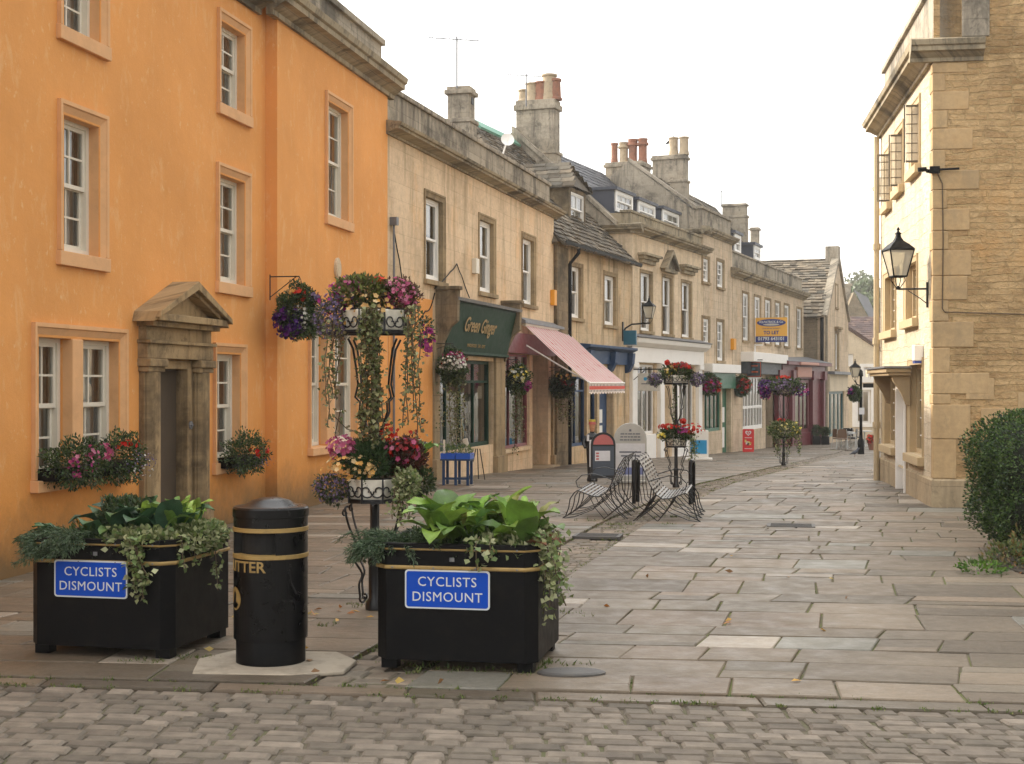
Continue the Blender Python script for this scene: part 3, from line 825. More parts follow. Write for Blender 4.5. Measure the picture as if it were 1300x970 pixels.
# door
PF = OFF - .1
dx0, dx1 = O.X(206, PF), O.X(238, OFF - .02)
zD = O.Z(205, 467, OFF)
obj_h_main.append((dx0, dx1, -.1, zD, .3))
CORZ = O.Z(352, 25)
b = MB()
wall(b, -3, xb, -.6, CORZ + .2, obj_h_main, OFF)
wall(b, xb, xe, -.6, CORZ + .2, obj_h_bay, 0)
b.quad((xb, 0, -.6), (xb, 0, CORZ + .2), (xb, OFF, CORZ + .2), (xb, OFF, -.6))
b.quad((xe, 0, -.6), (xe, 9, -.6), (xe, 9, CORZ + .9), (xe, 0, CORZ + .2))
b.quad((-3, OFF, -.6), (-3, OFF, CORZ + .9), (-3, 9, CORZ + .9), (-3, 9, -.6))
b.quad((-3, 9, -.6), (-3, 9, CORZ + .9), (xe, 9, CORZ + .9), (xe, 9, -.6))
b.build('wall', ORANGE, oh)
b = MB(); b.quad((-3, .6, CORZ + .35), (xe, .6, CORZ + .35), (xe, 8.9, CORZ + 2.2), (-3, 8.9, CORZ + 2.2)); 
b.c = SC[1]; b.build('roof', SLATE, oh, color=True)
b = MB(); cornice(b, -3, xb - .28, CORZ, CP, OFF); cornice(b, xb - .29, xe + .28, CORZ + .003, CP, 0)
b.build('cornice', CORN, oh)
pz = O.Z(489.5, 56, .12); b = MB()
b.box(-3, xb, OFF + .1, OFF + .4, CORZ + .2, pz - .1); b.box(xb + .003, xe - .02, .1, .41, CORZ + .2, pz - .1)
b.box(-3, xb - .02, OFF + .05, OFF + .46, pz - .1, pz); b.box(xb - .02, xe + .02, .04, .47, pz - .103, pz + .002)
b.build('parapet', GREYST, oh, bevel=.01)
# oval plaque
b = MB(); x, z = O.X(427.5), O.Z(427.5, 341); pr = []
b.prism([(x + .14 * math.cos(t * PI / 12), z + .17 * math.sin(t * PI / 12)) for t in range(24)], -.03, .01, 'y')
b.prism([(x + .11 * math.cos(t * PI / 12), z + .14 * math.sin(t * PI / 12)) for t in range(24)], -.042, -.03, 'y')
b.build('plaque', BATH3, oh)
# stone door case
hx0, hx1 = O.X(187, PF), O.X(268, PF)
hz = O.Z(178, 398, OFF); cz = O.Z(178, 455, OFF)
dc = MB()
pw = dx0 - hx0
for (p, q) in ((hx0, dx0 - .0), (dx1 + .13, hx1)):
    dc.box(p, q, PF + .03, OFF + .02, .28, cz - .15); dc.box(p - .03, q + .03, PF - .03, OFF + .02, -.1, .28)
    dc.box(p - .02, q + .02, PF - .03, OFF + .02, cz - .15, cz - .09); dc.box(p - .04, q + .04, PF - .06, OFF + .02, cz - .09, cz)
    cxm = (p + q) / 2; rr = (q - p) / 2 * .9
    dc.prism([(cxm + rr * math.cos(t), PF + .031 - .06 * math.sin(t)) for t in [PI * i / 10 for i in range(11)]], .28, cz - .15, 'z')
dc.box(dx1 - .012, dx1 + .13, OFF - .03, OFF + .28, -.1, zD); dc.box(dx0 - .02, dx1 + .128, OFF - .03, OFF + .28, zD - .012, cz - .004); dc.box(dx0 - .02, dx0 + .01, OFF + .02, OFF + .28, -.1, zD - .012)
dc.build('door_case', PORTST, oh, bevel=.012)
en = MB()
en.box(hx0 - .03, hx1 + .03, OFF - .12, OFF + .02, cz + .003, cz + .17); en.box(hx0 - .05, hx1 + .05, OFF - .16, OFF + .02, cz + .17, cz + .21)
en.box(hx0 - .01, hx1 + .01, OFF - .1, OFF + .02, cz + .21, hz - .14); en.box(hx0 - .05, hx1 + .05, OFF - .2, OFF + .02, hz - .14, hz - .08)
en.box(hx0 - .09, hx1 + .06, OFF - .29, OFF + .02, hz - .08, hz)
ap = O.Z(251, 358, -.1); xm = (hx0 + hx1) / 2
en.prism([(hx0 - .04, hz), (hx1 + .04, hz), (xm, ap - .14)], OFF - .14, OFF + .02, 'y')
en.build('entablature', PORTST, oh, bevel=.008)
pd = MB()
for sgn in (-1, 1):
    xa = xm + sgn * (hx1 - xm + .12)
    n = Vector((-(ap - hz), 0, (xa - xm))).normalized() if sgn > 0 else Vector((ap - hz, 0, -(xa - xm))).normalized()
    if n.z < 0: n = -n
    for (ya, th, of) in ((-.33, .075, 0), (-.27, .06, -.065)):
        th_ = th; a1 = Vector((xa, 0, hz + .02)) + n * of; a2 = Vector((xm, 0, ap - .0)) + n * of
        pts = [a1, a2, Vector((xm, 0, a2.z - th_ * 1.35)), a1 - n * th_]
        pd.prism([(p.x, p.z) for p in pts], OFF + ya, OFF + .02 + of * .01, 'y')
pd.build('pediment', PORTST, oh, bevel=.006)
# door leaf, ajar, and dark gap
dw = dx1 - dx0
b = MB(); b.T = Matrix.Translation((dx1 - .01, OFF + .12, 0)) @ Matrix.Rotation(R(-9), 4, 'Z')
b.box(-dw + .16, 0, 0, .05, 0, zD - .02)
for i in range(3): b.box(-dw + .2 + i * .16, -dw + .34 + i * .16, -.012, 0, .2, zD - .2)
dl = b.build('door', BROWNW, oh)
b = MB(); b.T = Matrix.Translation((dx1 + .09, OFF - .105, .98)); b.lathe([(.028, 0), (.028, .012), (.014, .016), (.014, .024)], n=12)
b2 = MB(); b2.T = Matrix.Translation((dx1 + .065, OFF - .03, O.Z(235, 540, OFF))) @ Matrix.Rotation(R(90), 4, 'X'); b2.lathe([(.05, 0), (.05, .012), (.02, .016), (.018, .03)], n=14)
b2.build('bell_push', LEAD, oh)

# ================================================================ B3 green shop building
F3 = Fr((-2.18, 24.9), .26)
b3 = F3.make('shop_building', 'pale two storey stone building joined to the orange house, with the green shopfront', 'building')
x3e = F3.X(703)
CZ3 = F3.Z(494, 172)
def surwin(F, obj, l, r, t, b, w=.13, mat=None, cols=1, rows=1, curt='blind', fmat=None, out=.03, head=0, fw=.08, set_=.1):
    a, c, z0, z1 = F.rect(l, r, t, b)
    z0 += .1
    wi = sash(obj, a + w, c - w, z0 + .01, z1 - w, set_, cols, rows, mat=fmat or WHITE, curtain=curt, fw=fw, bar=.025)
    surround(wi, a, c, z0, z1, w, mat or FRAMEST, out=out, inn=.004, sill=.1, sillout=.08, head=head)
    F.holes.append((a + w, c - w, z0, z1 - w))
    return wi
surwin(F3, b3, 538, 564.5, 239, 360, cols=1, curt='blind')
surwin(F3, b3, 607, 628.5, 269.3, 375, curt='sides')
surwin(F3, b3, 662, 679.5, 293.4, 390, curt='blind')
def shopfront(F, obj, x0, x1, z0, z1, y, mat, mull, tran=None, fw=.06, glass=None, name='shop_window', back=True, goods=True):
    """timber shop window: frame, mullions (list of x), transom z, glass, display"""
    b = MB()
    b.box(x0, x0 + fw, y, y + .09, z0, z1); b.box(x1 - fw, x1, y, y + .09, z0, z1); b.box(x0 + fw, x1 - fw, y, y + .09, z0, z0 + fw * 1.2); b.box(x0 + fw, x1 - fw, y, y + .09, z1 - fw, z1)
    for m_ in mull: b.box(m_ - fw * .32, m_ + fw * .32, y + .012, y + .078, z0 + fw * 1.2, z1 - fw)
    if tran: b.box(x0 + fw, x1 - fw, y + .006, y + .084, tran - fw * .4, tran + fw * .4)
    o = b.build(name, mat, obj, bevel=.004)
    gl = MB(); gl.quad((x0 + fw, y + .045, z0 + fw), (x1 - fw, y + .045, z0 + fw), (x1 - fw, y + .045, z1 - fw), (x0 + fw, y + .045, z1 - fw)); gl.build('pane', glass or SHOPGLASS, o)
    F.holes.append((x0, x1, z0, z1))
    if goods:
        d = MB(); cols = [(.5, .45, .35), (.1, .2, .25), (.4, .1, .06), (.6, .58, .52), (.08, .12, .06), (.45, .35, .1), (.2, .2, .22)]
        yb = y + .5
        d.c = (.22, .18, .13); d.box(x0 - .1, x1 + .1, y + .14, yb + .4, z0 - .3, z0 + .03)
        xx = x0 + .1
        while xx < x1 - .15:
            w_ = rnd.uniform(.07, .3); h_ = rnd.uniform(.1, .55) * (z1 - z0) * .6
            if rnd.random() < .75:
                d.c = mul(rnd.choice(cols), rnd.uniform(.8, 1.5))
                yy = y + rnd.uniform(.2, .5)
                if rnd.random() < .5: d.box(xx, xx + w_, yy, yy + .12, z0 + .03, z0 + .03 + h_)
                else: d.lathe([(w_ * .3, 0), (w_ * .5, h_ * .4), (w_ * .25, h_ * .8), (w_ * .3, h_)], xx + w_ / 2, yy, 10, z0=z0 + .03)
            xx += w_ + rnd.uniform(.01, .12)
        for _ in range(int((x1 - x0) / .4)):
            xx = rnd.uniform(x0 + .1, x1 - .3); zz = rnd.uniform(z0 + .5 * (z1 - z0), z1 - .4); d.c = mul(rnd.choice(cols), 1)
            d.box(xx, xx + rnd.uniform(.12, .3), y + .1, y + .105, zz, zz + rnd.uniform(.15, .35))
        d.build('window_display', attr_mat_cached, o, color=True)
    return o
attr_mat_cached = attr_mat('display_goods', .6, 0, .2, 6)
# green shopfront
g0, g1 = F3.X(556), F3.X(626)
gz0 = F3.Z(556, 575); gz1 = F3.Z(556, 455)
gs = shopfront(F3, b3, g0, g1, gz0, gz1, .1, DKGREEN, [g0 + .9, g0 + 1.9, g0 + 2.9], gz1 - .45, .07)
b = MB(); b.box(g0 - .02, g1 + .02, .02, .16, gz0 - .14, gz0 - .002); b.build('stall_riser', DKGREEN, gs, bevel=.005)
# fascia leaning out
fz0, fz1 = F3.Z(560, 445), F3.Z(560, 376)
c0, c1 = F3.X(553), F3.X(638)
b = MB(); b.prism([(-.02, fz0), (-.14, fz0), (-.36, fz1 - .16), (-.36, fz1 - .1), (-.02, fz1 - .1)], c0 + .14, c1 - .14)
b.prism([(-.1, fz0 - .07), (-.19, fz0 - .05), (-.19, fz0 + .0), (-.02, fz0), (-.02, fz0 - .07)], c0 + .14, c1 - .14)
fs = b.build('sign_fascia', DKGREEN, b3, bevel=.004)
b = MB(); b.prism([(-.02, fz1 - .1), (-.46, fz1 - .1), (-.48, fz1 - .04), (-.02, fz1 + .04)], c0 + .02, c1 - .02); b.build('fascia_capping', LEAD, b3)
tl = math.atan2(.22, fz1 - .16 - fz0)
xm = F3.X(583) ; 
mt = Matrix.Translation(((c0 + c1) / 2 - .35, -.3, (fz0 + fz1 - .16) / 2 + .08)) @ Matrix.Rotation(tl, 4, 'X')
text('Green Ginger', .42, fs, GOLD, 0, 0, 0, shear=.25, bold=.006, mtx=mt, name='sign_lettering', extr=.004)
mt2 = Matrix.Translation(((c0 + c1) / 2 - .35, -.198, fz0 + .13)) @ Matrix.Rotation(tl, 4, 'X')
text('WHOLEFOODS   TEAS   GIFTS', .1, fs, GOLD, 0, 0, 0, mtx=mt2, name='sign_lettering', extr=.003)
for xx in (c0 - .02, c1 - .15):   # console brackets
    b = MB(); zt = fz1 + .1
    b.prism([(.0, zt - 1.35), (-.1, zt - 1.3), (-.16, zt - 1.0), (-.3, zt - .72), (-.44, zt - .6), (-.46, zt), (0, zt)], xx, xx + .16)
    b.box(xx - .03, xx + .19, -.5, 0, zt, zt + .07)
    b.build('console_bracket', DARKST, b3, bevel=.01)
# pillar between shops, left pier, orange painted door panel
b = MB(); zt3 = F3.Z(495, 371)
b.box(.02, F3.X(548), -.022, .05, -.5, zt3); op = b.build('painted_panel', ORANGE, b3, bevel=.01)
b = MB(); x = F3.X(534); b.box(x - .04, x + .04, -.06, -.02, F3.Z(534, 538), F3.Z(534, 531)); b.tube([(x, -.05, F3.Z(534, 534)), (x, -.1, F3.Z(534, 534))], .02); b.build('latch', BLACKM, op)
b = MB(); b.box(F3.X(549), F3.X(555.6), -.05, .02, -.4, F3.Z(549, 425)); b.box(F3.X(549) - .03, F3.X(555.6) + .03, -.1, .02, -.4, .35); b.build('pilaster', FRAMEST, b3, bevel=.012)
b = MB(); b.box(F3.X(626.5), F3.X(638), -.07, .02, -.6, F3.Z(626, 440)); b.box(F3.X(626.5) - .03, F3.X(638) + .03, -.12, .02, -.6, .2); b.build('pilaster', FRAMEST, b3, bevel=.012)
# maroon window + recessed doorway
m0, m1 = F3.X(639), F3.X(672); mz0, mz1 = F3.Z(639, 571), F3.Z(639, 448)
ms = shopfront(F3, b3, m0, m1, mz0, mz1, .06, REDFR, [m0 + .8, m0 + 1.6], mz1 - .5, .06)
b = MB(); b.box(m0 - .04, m1 + .04, -.07, .08, mz0 - .09, mz0 - .002); b.build('sill', BATH3, ms, bevel=.006)
b = MB(); b.box(m0 - .05, F3.X(701), -.09, .02, mz1 + .01, mz1 + .5); b.build('sign_fascia', MAROON, b3, bevel=.01)
d0, d1 = F3.X(676), F3.X(696)
F3.holes.append((d0, d1, -.6, mz1, .55))
b = MB(); b.box(d0, d1, .5, .56, -.6, mz1); 
for i in range(4): b.box(d0 + .1 + i * .38, d0 + .36 + i * .38, .485, .5, -.1, mz1 - .5)
b.box(d0, d1, .46, .5, mz1 - .42, mz1 - .36); b.build('door', BROWNW, b3)
b = MB(); b.box(d0 - .1, d1 + .1, -.3, .4, -.8, -.28); b.build('doorstep', PLINTH, b3, bevel=.02)
b = MB(); xx = F3.X(700); b.box(xx - .05, xx + .12, -.06, .02, -.8, mz1); b.box(xx - .09, xx + .16, -.11, .02, -.8, -.05); b.build('pilaster', FRAMEST, b3, bevel=.012)
b = MB(); zz = F3.Z(661, 404); b.prism([(0, zz - .12), (-.16, zz - .12), (-.16, zz - .06), (0, zz + .03)], F3.X(659), F3.X(718)); b.build('lead_flashing', LEAD, b3)
b = MB(); wall(b, 0, x3e, -.9, CZ3 + .1, F3.holes, 0, .2); shell(b, 0.03, x3e, 0, 5, -.9, CZ3 + .3); b.build('wall', BATH, b3)
b = MB(); cornice(b, -.1, x3e + .28, CZ3, sc_(CP, 1, .55)); b.build('cornice', CORN, b3)
PZ3 = F3.Z(511, 120, .12)
b = MB(); b.box(.0, x3e - .05, .1, .4, CZ3 + .2, PZ3 - .09); b.box(.0, x3e - .0, .05, .46, PZ3 - .09, PZ3)
b.box(x3e - .35, x3e - .05, .4, 2.2, CZ3 + .2, PZ3 - .092)
b.build('parapet', GREYST, b3, bevel=.012)
b = MB(); b.c = SC[0]; b.quad((0, .4, CZ3 + .3), (x3e, .4, CZ3 + .3), (x3e, 4.9, CZ3 + .9), (0, 4.9, CZ3 + .9)); b.build('roof', SLATE, b3, color=True)
cx = F3.X(587.5, 1.6)
cz0, cz1 = CZ3, F3.Z(587, 112, 1.6)
ck = stack(b3, cx - .3, cx + .22, 1.35, 1.9, cz0, cz1, GREYST, .12, F3.Z(587, 158, 1.6))
b = MB(); b.box(cx - .12, cx + .06, 1.335, 1.35, cz1 - .42, cz1 - .25); b.build('vent', BLACKM, ck)
# alarm box, cables
b = MB(); x, z = F3.X(601), F3.Z(601, 338); b.box(x - .12, x + .12, -.1, 0, z - .16, z + .16); b.build('alarm_box', CREAMW, b3, bevel=.01)
b = MB(); x, z = F3.X(700), F3.Z(700, 378); b.box(x - .14, x + .14, -.12, 0, z - .2, z + .2); b.build('alarm_box', simple('yellow_plastic', (.75, .33, .02), .5, var=.03, bmp=0), b3, bevel=.01)
b = MB()
def cat(F, pts, d=-.03, n=10, sag=.0):
    P = [Vector((F.X(px, d), d, F.Z(px, py, d))) for px, py in pts]; out = []
    for i in range(len(P) - 1):
        for k in range(n): out.append(P[i].lerp(P[i + 1], k / n) + Vector((0, 0, -sag * math.sin(PI * k / n))))
    return out + [P[-1]]
b.tube(cat(F3, [(499, 283), (507, 330), (514, 372)], sag=.05), .012); b.tube(cat(F3, [(514, 410), (540, 395), (552, 372)], sag=.12), .012)
b.tube(cat(F3, [(552, 366), (572, 345), (580, 335), (586, 350), (596, 378)], sag=.02), .012)
b.build('cable', BLACKM, b3)
b = MB(); x = F3.X(496); b.tube([(x, -.06, F3.Z(496, 640)), (x, -.06, F3.Z(496, 278))], .022, 8); b.box(x - .06, x + .06, -.13, 0, F3.Z(496, 286), F3.Z(496, 276)); b.build('drainpipe', LEAD, b3)
# awning
aw = thing('shop_awning', 'faded pink and white striped canvas awning let down over the maroon shop window', 'awning', F3.W(F3.X(662), 0, 0), F3.rz)
ax = F3.X(717) - F3.X(662); az1 = F3.Z(662, 411) - 0; az0 = az1 - 1.42
aw.location = F3.W(F3.X(662), 0, 0)
m_, t_, p_ = nt('striped_canvas')
s_ = N(t_, 'SeparateXYZ'); t_.links.new(objco(t_), s_.inputs[0])
st = math_(t_, 'GREATER_THAN', math_(t_, 'FRACT', math_(t_, 'MULTIPLY', s_.outputs[0], 3.6)), .5)
fd = ramp(t_, noise(t_, objco(t_), 1.3, 5, .6), .4, .6, .12, .62)
red = mixc(t_, ramp(t_, noise(t_, objco(t_), 1.7, 4, .5, (1, 3, 3)), .6, .66, 0, .85), mixc(t_, fd, (.78, .42, .42), (.72, .2, .22)), (.6, .05, .06))
cc = mixc(t_, st, (.84, .76, .73), red); t_.links.new(cc, p_.inputs['Base Color']); p_.inputs['Roughness'].default_value = .8
tr_ = N(t_, 'BsdfTranslucent'); t_.links.new(cc, tr_.inputs[0]); mx_ = N(t_, 'MixShader'); mx_.inputs[0].default_value = .35
t_.links.new(p_.outputs[0], mx_.inputs[1]); t_.links.new(tr_.outputs[0], mx_.inputs[2]); t_.links.new(mx_.outputs[0], [x for x in t_.nodes if x.type == 'OUTPUT_MATERIAL'][0].inputs[0])
CANVAS = m_
b = MB(); n = 24
Q = 1.6
def aws(i, j):   # i along x, j down the slope
    x = ax * i / n; f = j / 6; return (x, -.05 - Q * f, az1 - (az1 - az0) * f - .035 * math.sin(PI * f) * (1 + .3 * math.sin(i * 1.7)))
for i in range(n):
    for j in range(6): b.quad(aws(i, j), aws(i + 1, j), aws(i + 1, j + 1), aws(i, j + 1))
b.build('canopy', CANVAS, aw)
VAL = simple('valance_canvas', (.84, .76, .73), .8, bmp=0); VALR = simple('valance_red', (.62, .09, .06), .8, bmp=0); VALB = simple('valance_black', (.03, .03, .03), .8, bmp=0)
b = MB(); nn = 26
for i in range(nn):
    x0_, x1_ = ax * i / nn, ax * (i + 1) / nn; zt = az0; yy = -.05 - Q
    b.m = 0; b.box(x0_, x1_, yy - .008, yy, zt - .24 - (.03 if i % 2 else 0), zt)
    b.m = 1; b.box(x0_ + .01, x1_ - .01, yy - .012, yy - .008, zt - .16, zt - .08)
    b.m = 2; b.box(x0_ + .06, x0_ + .12, yy - .013, yy - .009, zt - .08, zt - .03); b.box(x0_ + .06, x0_ + .12, yy - .013, yy - .009, zt - .22, zt - .17)
b.build('valance', [VAL, VALR, VALB], aw)
b = MB(); b.tube([(0, -.06, az1), (ax, -.06, az1)], .06, 8); b.tube([(0, -.05 - Q, az0), (ax, -.05 - Q, az0)], .022, 6)
for xx in (.15, ax - .15): b.tube([(xx, -.06, az1 - .5), (xx, -.9, az1 - 1.0), (xx, -.05 - Q, az0)], .02)
b.build('awning_frame', WHITE, aw)

# ================================================================ B4 cottage with stone roof and blue shop
F4 = Fr((1.096, 37.5), .363)
b4 = F4.make('shop_building', 'low stone building under a sagging stone tiled roof with a blue shopfront', 'building')
x4e = F4.X(802)
EZ = F4.Z(721, 309, -.2)
surwin(F4, b4, 722.5, 739.5, 331, 407, w=.12, curt='blind'); surwin(F4, b4, 766, 783, 343, 416, w=.12, curt='sides')
bz0, bz1 = F4.Z(724, 568), F4.Z(724, 478)
sh = shopfront(F4, b4, F4.X(725), F4.X(745), bz0, bz1, .08, BLUEP, [F4.X(734)], bz1 - .4, .07)
sh2 = shopfront(F4, b4, F4.X(749), F4.X(758), bz0, bz1, .08, BLUEP, [], bz1 - .4, .07)
dd0, dd1 = F4.X(761), F4.X(779); F4.holes.append((dd0, dd1, -1, F4.Z(761, 492), .3))
b = MB(); b.box(dd0, dd1, .22, .28, -1, F4.Z(761, 492)); 
for (p, q) in ((-.35, .45), (.6, 1.5)): b.box(dd0 + .15, dd1 - .15, .205, .22, p, q)
dr = b.build('door', BLUEP, b4, bevel=.01)
b = MB(); b.box(dd0 + .25, dd0 + .95, .19, .204, 1.0, 1.4); b.box(dd0 + .25, dd0 + .95, .19, .204, .55, .92); b.build('notice', WHITE, dr)
fa, fb = F4.X(738), F4.X(797); q1, q0 = F4.Z(738, 441), F4.Z(738, 461)
b = MB(); b.box(fa, fb, -.1, .02, q0, q1 - .06); b.prism([(.02, q1 - .06), (-.14, q1 - .06), (-.3, q1 + .02), (-.3, q1 + .09), (.02, q1 + .12)], fa - .1, fb + .1)
for xx in (fa + .05, F4.X(771), fb - .35): b.prism([(0, q0 - .25), (-.12, q0 - .2), (-.24, q0 + .05), (-.27, q1 - .07), (0, q1 - .07)], xx, xx + .28)
b.build('sign_fascia', BLUEP, b4, bevel=.008)
b = MB(); wall(b, 0, x4e, -1.2, EZ + .05, F4.holes, 0, .2); b.quad((0, 0, -1.2), (0, 8, -1.2), (0, 8, EZ), (0, 0, EZ))
b.add([(x4e, 0, -1), (x4e, 8, -1), (x4e, 8, EZ), (x4e, 4, EZ + 4.0), (x4e, 0, EZ)], [(0, 1, 2, 3, 4)])
b.quad((0, 8, -1), (x4e, 8, -1), (x4e, 8, EZ), (0, 8, EZ))
b.build('wall', BATH2, b4)
b = MB(); b.box(.0, F4.X(717), -.1, -.003, -1, EZ - .1); b.build('quoin_pier', DARKST, b4, bevel=.02)
HX = F4.X(600, 4) + .12
rf = tiles(b4, 'roof', -.12, x4e + .05, -.22, EZ, 4, EZ + 4.15, .19, .3, .03, STILE, TC, hip=HX)
tiles(rf, 'back_slope', -.12, x4e + .05, 8.2, EZ, 4, EZ + 4.15, .4, .5, .03, STILE, TC, hip=HX)
he = tiles(rf, 'hip_slope', -.2, 8.2, 0, EZ, HX, EZ + 4.1, .3, .4, .03, STILE, TC)
for v in he.data.vertices:
    a_, b_, c_ = v.co; f_ = min(max((c_ - EZ) / 4.1, 0), 1); yy_ = 4 + (a_ - 4) * (1 - f_); v.co = (b_ - .12, yy_, c_)
b = MB(); b.T = Matrix.Translation((0, 4, EZ + 4.15)); b.prism([(-.3, -.16), (-.26, -.22), (0, .04), (.26, -.22), (.3, -.16), (0, .12)], HX - .15, x4e + .1); b.build('ridge_flashing', COPPER, rf)
# gutter + downpipe
b = MB(); b.prism([(-.24, EZ - .06), (-.34, EZ - .06), (-.36, EZ + .03), (-.34, EZ + .03), (-.33, EZ - .04), (-.25, EZ - .04)], 0, x4e); 
x = F4.X(720); zz = F4.Z(720, 330)
b.tube([(x + .1, -.3, EZ - .05), (x + .1, -.3, EZ - .2), (x, -.08, EZ - .5), (x, -.08, F4.gz(x))], .05, 8); b.build('drainpipe', BLACKM, b4)
# stone dormer
dmx0, dmx1 = F4.X(725, .9), F4.X(742, .9); dz1 = F4.Z(726, 243, .9); dz0 = F4.Z(726, 285, .9)
b = MB(); b.box(dmx0 - .15, dmx0, .9, 3.2, dz0 - .3, dz1 + .1); b.box(dmx1, dmx1 + .12, .9, 3.2, dz0 - .3, dz1 + .1); b.box(dmx0, dmx1, .9, 1.0, dz0 - .3, dz0); b.box(dmx0, dmx1, .9, 3.2, dz1, dz1 + .12)
dm = b.build('dormer', DARKST, b4, bevel=.01)
sash(dm, dmx0, dmx1, dz0, dz1, .94, 2, 1, mat=WHITE, curtain='sides')
w2 = (dmx1 - dmx0) / 2 + .3; cm = (dmx0 + dmx1) / 2
drf = empty('dr'); bpy.data.objects.remove(drf)
def dormroof(sgn):
    b = MB(); 
    for j in range(6):
        f0, f1 = j / 6, (j + 1) / 6 + .05
        for i in range(7):
            yy0 = .72 + i * .38; yy1 = yy0 + .37
            xa = cm + sgn * w2 * (1 - f0); xb_ = cm + sgn * w2 * (1 - min(f1, 1)); za = dz1 + .12 + .85 * f0; zb_ = dz1 + .12 + .85 * min(f1, 1)
            o = rnd.uniform(.01, .05); b.c = mul(rnd.choice(TC), rnd.uniform(.7, 1.2)); hp = .5 * f0
            b.add([(xa, yy0 + hp, za + o), (xa, yy1 + hp, za + o), (xb_, yy1 + hp, zb_), (xb_, yy0 + hp, zb_), (xa, yy0 + hp, za - .03), (xa, yy1 + hp, za - .03)], [(0, 1, 2, 3), (0, 1, 5, 4), (0, 3, 4), (1, 2, 5)])
    b.add([(cm + sgn * w2, .78, dz1 + .13), (cm, .78, dz1 + .13), (cm, 1.3, dz1 + .95)], [(0, 1, 2)])
    return b
bb = dormroof(-1); b2_ = dormroof(1); off = len(bb.v); bb.v += b2_.v; bb.f += [tuple(i + off for i in f) for f in b2_.f]; bb.mi += b2_.mi; bb.col += b2_.col
bb.build('dormer_roof', STILE, dm, color=True)
# big chimney at party wall
def chim(F, obj, l, r, top, d, depth, zlow, mat, mid=None, pots=(), potpy=None, cap=.14):
    x0 = F.X((l + r) / 2, d); Yc = F.W(x0, d).y
    wpx = (r - l) * Yc / FOC       # apparent width in metres
    # footprint a x b seen at angle: width = a*sin + b*cos
    a = max(.4, (wpx - depth * abs(F.n.x)) / max(abs(F.u.x), .05)); a = min(a, 1.2)
    bw = (wpx - a * abs(F.u.x)) / abs(F.n.x)
    zt = F.Z((l + r) / 2, top, d)
    st = stack(obj, x0 - a / 2, x0 + a / 2, d - bw / 2, d + bw / 2, zlow, zt, mat, cap, F.Z((l + r) / 2, mid, d) if mid else None)
    for i, (f, h, rr, m, s) in enumerate(pots):
        pot(st, x0, d - bw / 2 + bw * (1 - f), zt, h, rr, m, s)
    return st, x0, bw, zt
chim(F4, b4, 655, 711, 129, 3.3, 1.3, EZ + 1.5, GREYST, 198, [(.12, .42, .2, BUFFPOT, 0), (.36, .6, .24, BUFFPOT, 2), (.6, .62, .24, TERRAC, 2), (.8, .85, .24, BUFFPOT, 2), (.97, .7, .2, TERRAC, 0)], cap=.2)
b = MB(); x, z = F4.X(644, 1.8), F4.Z(644, 178, 1.8); b.T = Matrix.Translation((x, 1.8, z)) @ Vector((-.8, -.45, .25)).to_track_quat('Z', 'Y').to_matrix().to_4x4() @ Matrix.Scale(.62, 4)
b.lathe([(.0001, 0), (.15, .02), (.28, .07), (.3, .09), (.28, .075), (.15, .03), (.0001, .01)], n=18); b.tube([(0, -.28, .07), (0, 0, .3)], .01); b.T = None; b.tube([(x, 1.8, z), (x, 2.1, z - .9)], .025)
b.build('satellite_dish', WHITE, b4)

# ================================================================ B5 white shop with pedimented windows
F5 = Fr((3.81, 45.0), .4175)
b5 = F5.make('shop_building', 'stone building with a pedimented middle window above a white shopfront', 'building')
x5e = F5.X(893)
CZ5 = F5.Z(803, 296)
for i, (l, r, t, bt) in enumerate(((812, 828, 341, 423), (840, 854, 347, 427), (864.5, 878, 354, 431))):
    wi = surwin(F5, b5, l, r, t, bt, w=.1, curt='blind', fw=.06)
    a, c, z0, z1 = F5.rect(l, r, t, bt); b = MB(); xm = (a + c) / 2
    if i == 1:
        b.box(a - .1, c + .1, -.16, 0, z1 + .06, z1 + .16); b.prism([(a - .18, z1 + .16), (c + .18, z1 + .16), (xm, z1 + .8)], -.1, 0, 'y')
        b.prism([(a - .25, z1 + .16), (a - .05, z1 + .16), (xm, z1 + .68), (c + .05, z1 + .16), (c + .25, z1 + .16), (xm, z1 + .84)], -.24, 0, 'y')
    else:
        b.box(a - .06, c + .06, -.12, 0, z1 + .2, z1 + .32); b.box(a - .16, c + .16, -.2, 0, z1 + .32, z1 + .42); b.box(a - .24, c + .24, -.3, 0, z1 + .42, z1 + .5)
    b.build('window_hood', CORN, wi, bevel=.01)
wz1 = F5.Z(800, 462); wz0 = F5.Z(800, 574)
s0 = shopfront(F5, b5, F5.X(806), F5.X(831), wz0 + .5, wz1, .06, WHITESHOP, [F5.X(812), F5.X(818), F5.X(824.5)], None, .08)
F5.holes.append((F5.X(840), F5.X(851), -1.2, wz1, .5))
b = MB(); b.box(F5.X(840), F5.X(851), .4, .46, -1.2, wz1); b.build('door', WHITESHOP, b5)
shopfront(F5, b5, F5.X(858), F5.X(881), wz0 + .5, wz1, .06, WHITESHOP, [F5.X(863.5), F5.X(869), F5.X(875)], None, .08)
b = MB(); xs = [F5.X(p) for p in (798, 834, 853, 883)]
for xx in xs: b.box(xx, xx + .45, -.14, 0.02, -1.3, wz1 + .02); b.box(xx - .04, xx + .49, -.18, .02, -1.3, -.1); b.box(xx - .04, xx + .49, -.2, .02, wz1 - .12, wz1 + .05)
b.box(xs[0] - .1, xs[-1] + .6, -.16, .02, wz1 + .055, wz1 + .55); b.prism([(.02, wz1 + .55), (-.2, wz1 + .55), (-.36, wz1 + .68), (-.4, wz1 + .82), (.02, wz1 + .9)], xs[0] - .25, xs[-1] + .75)
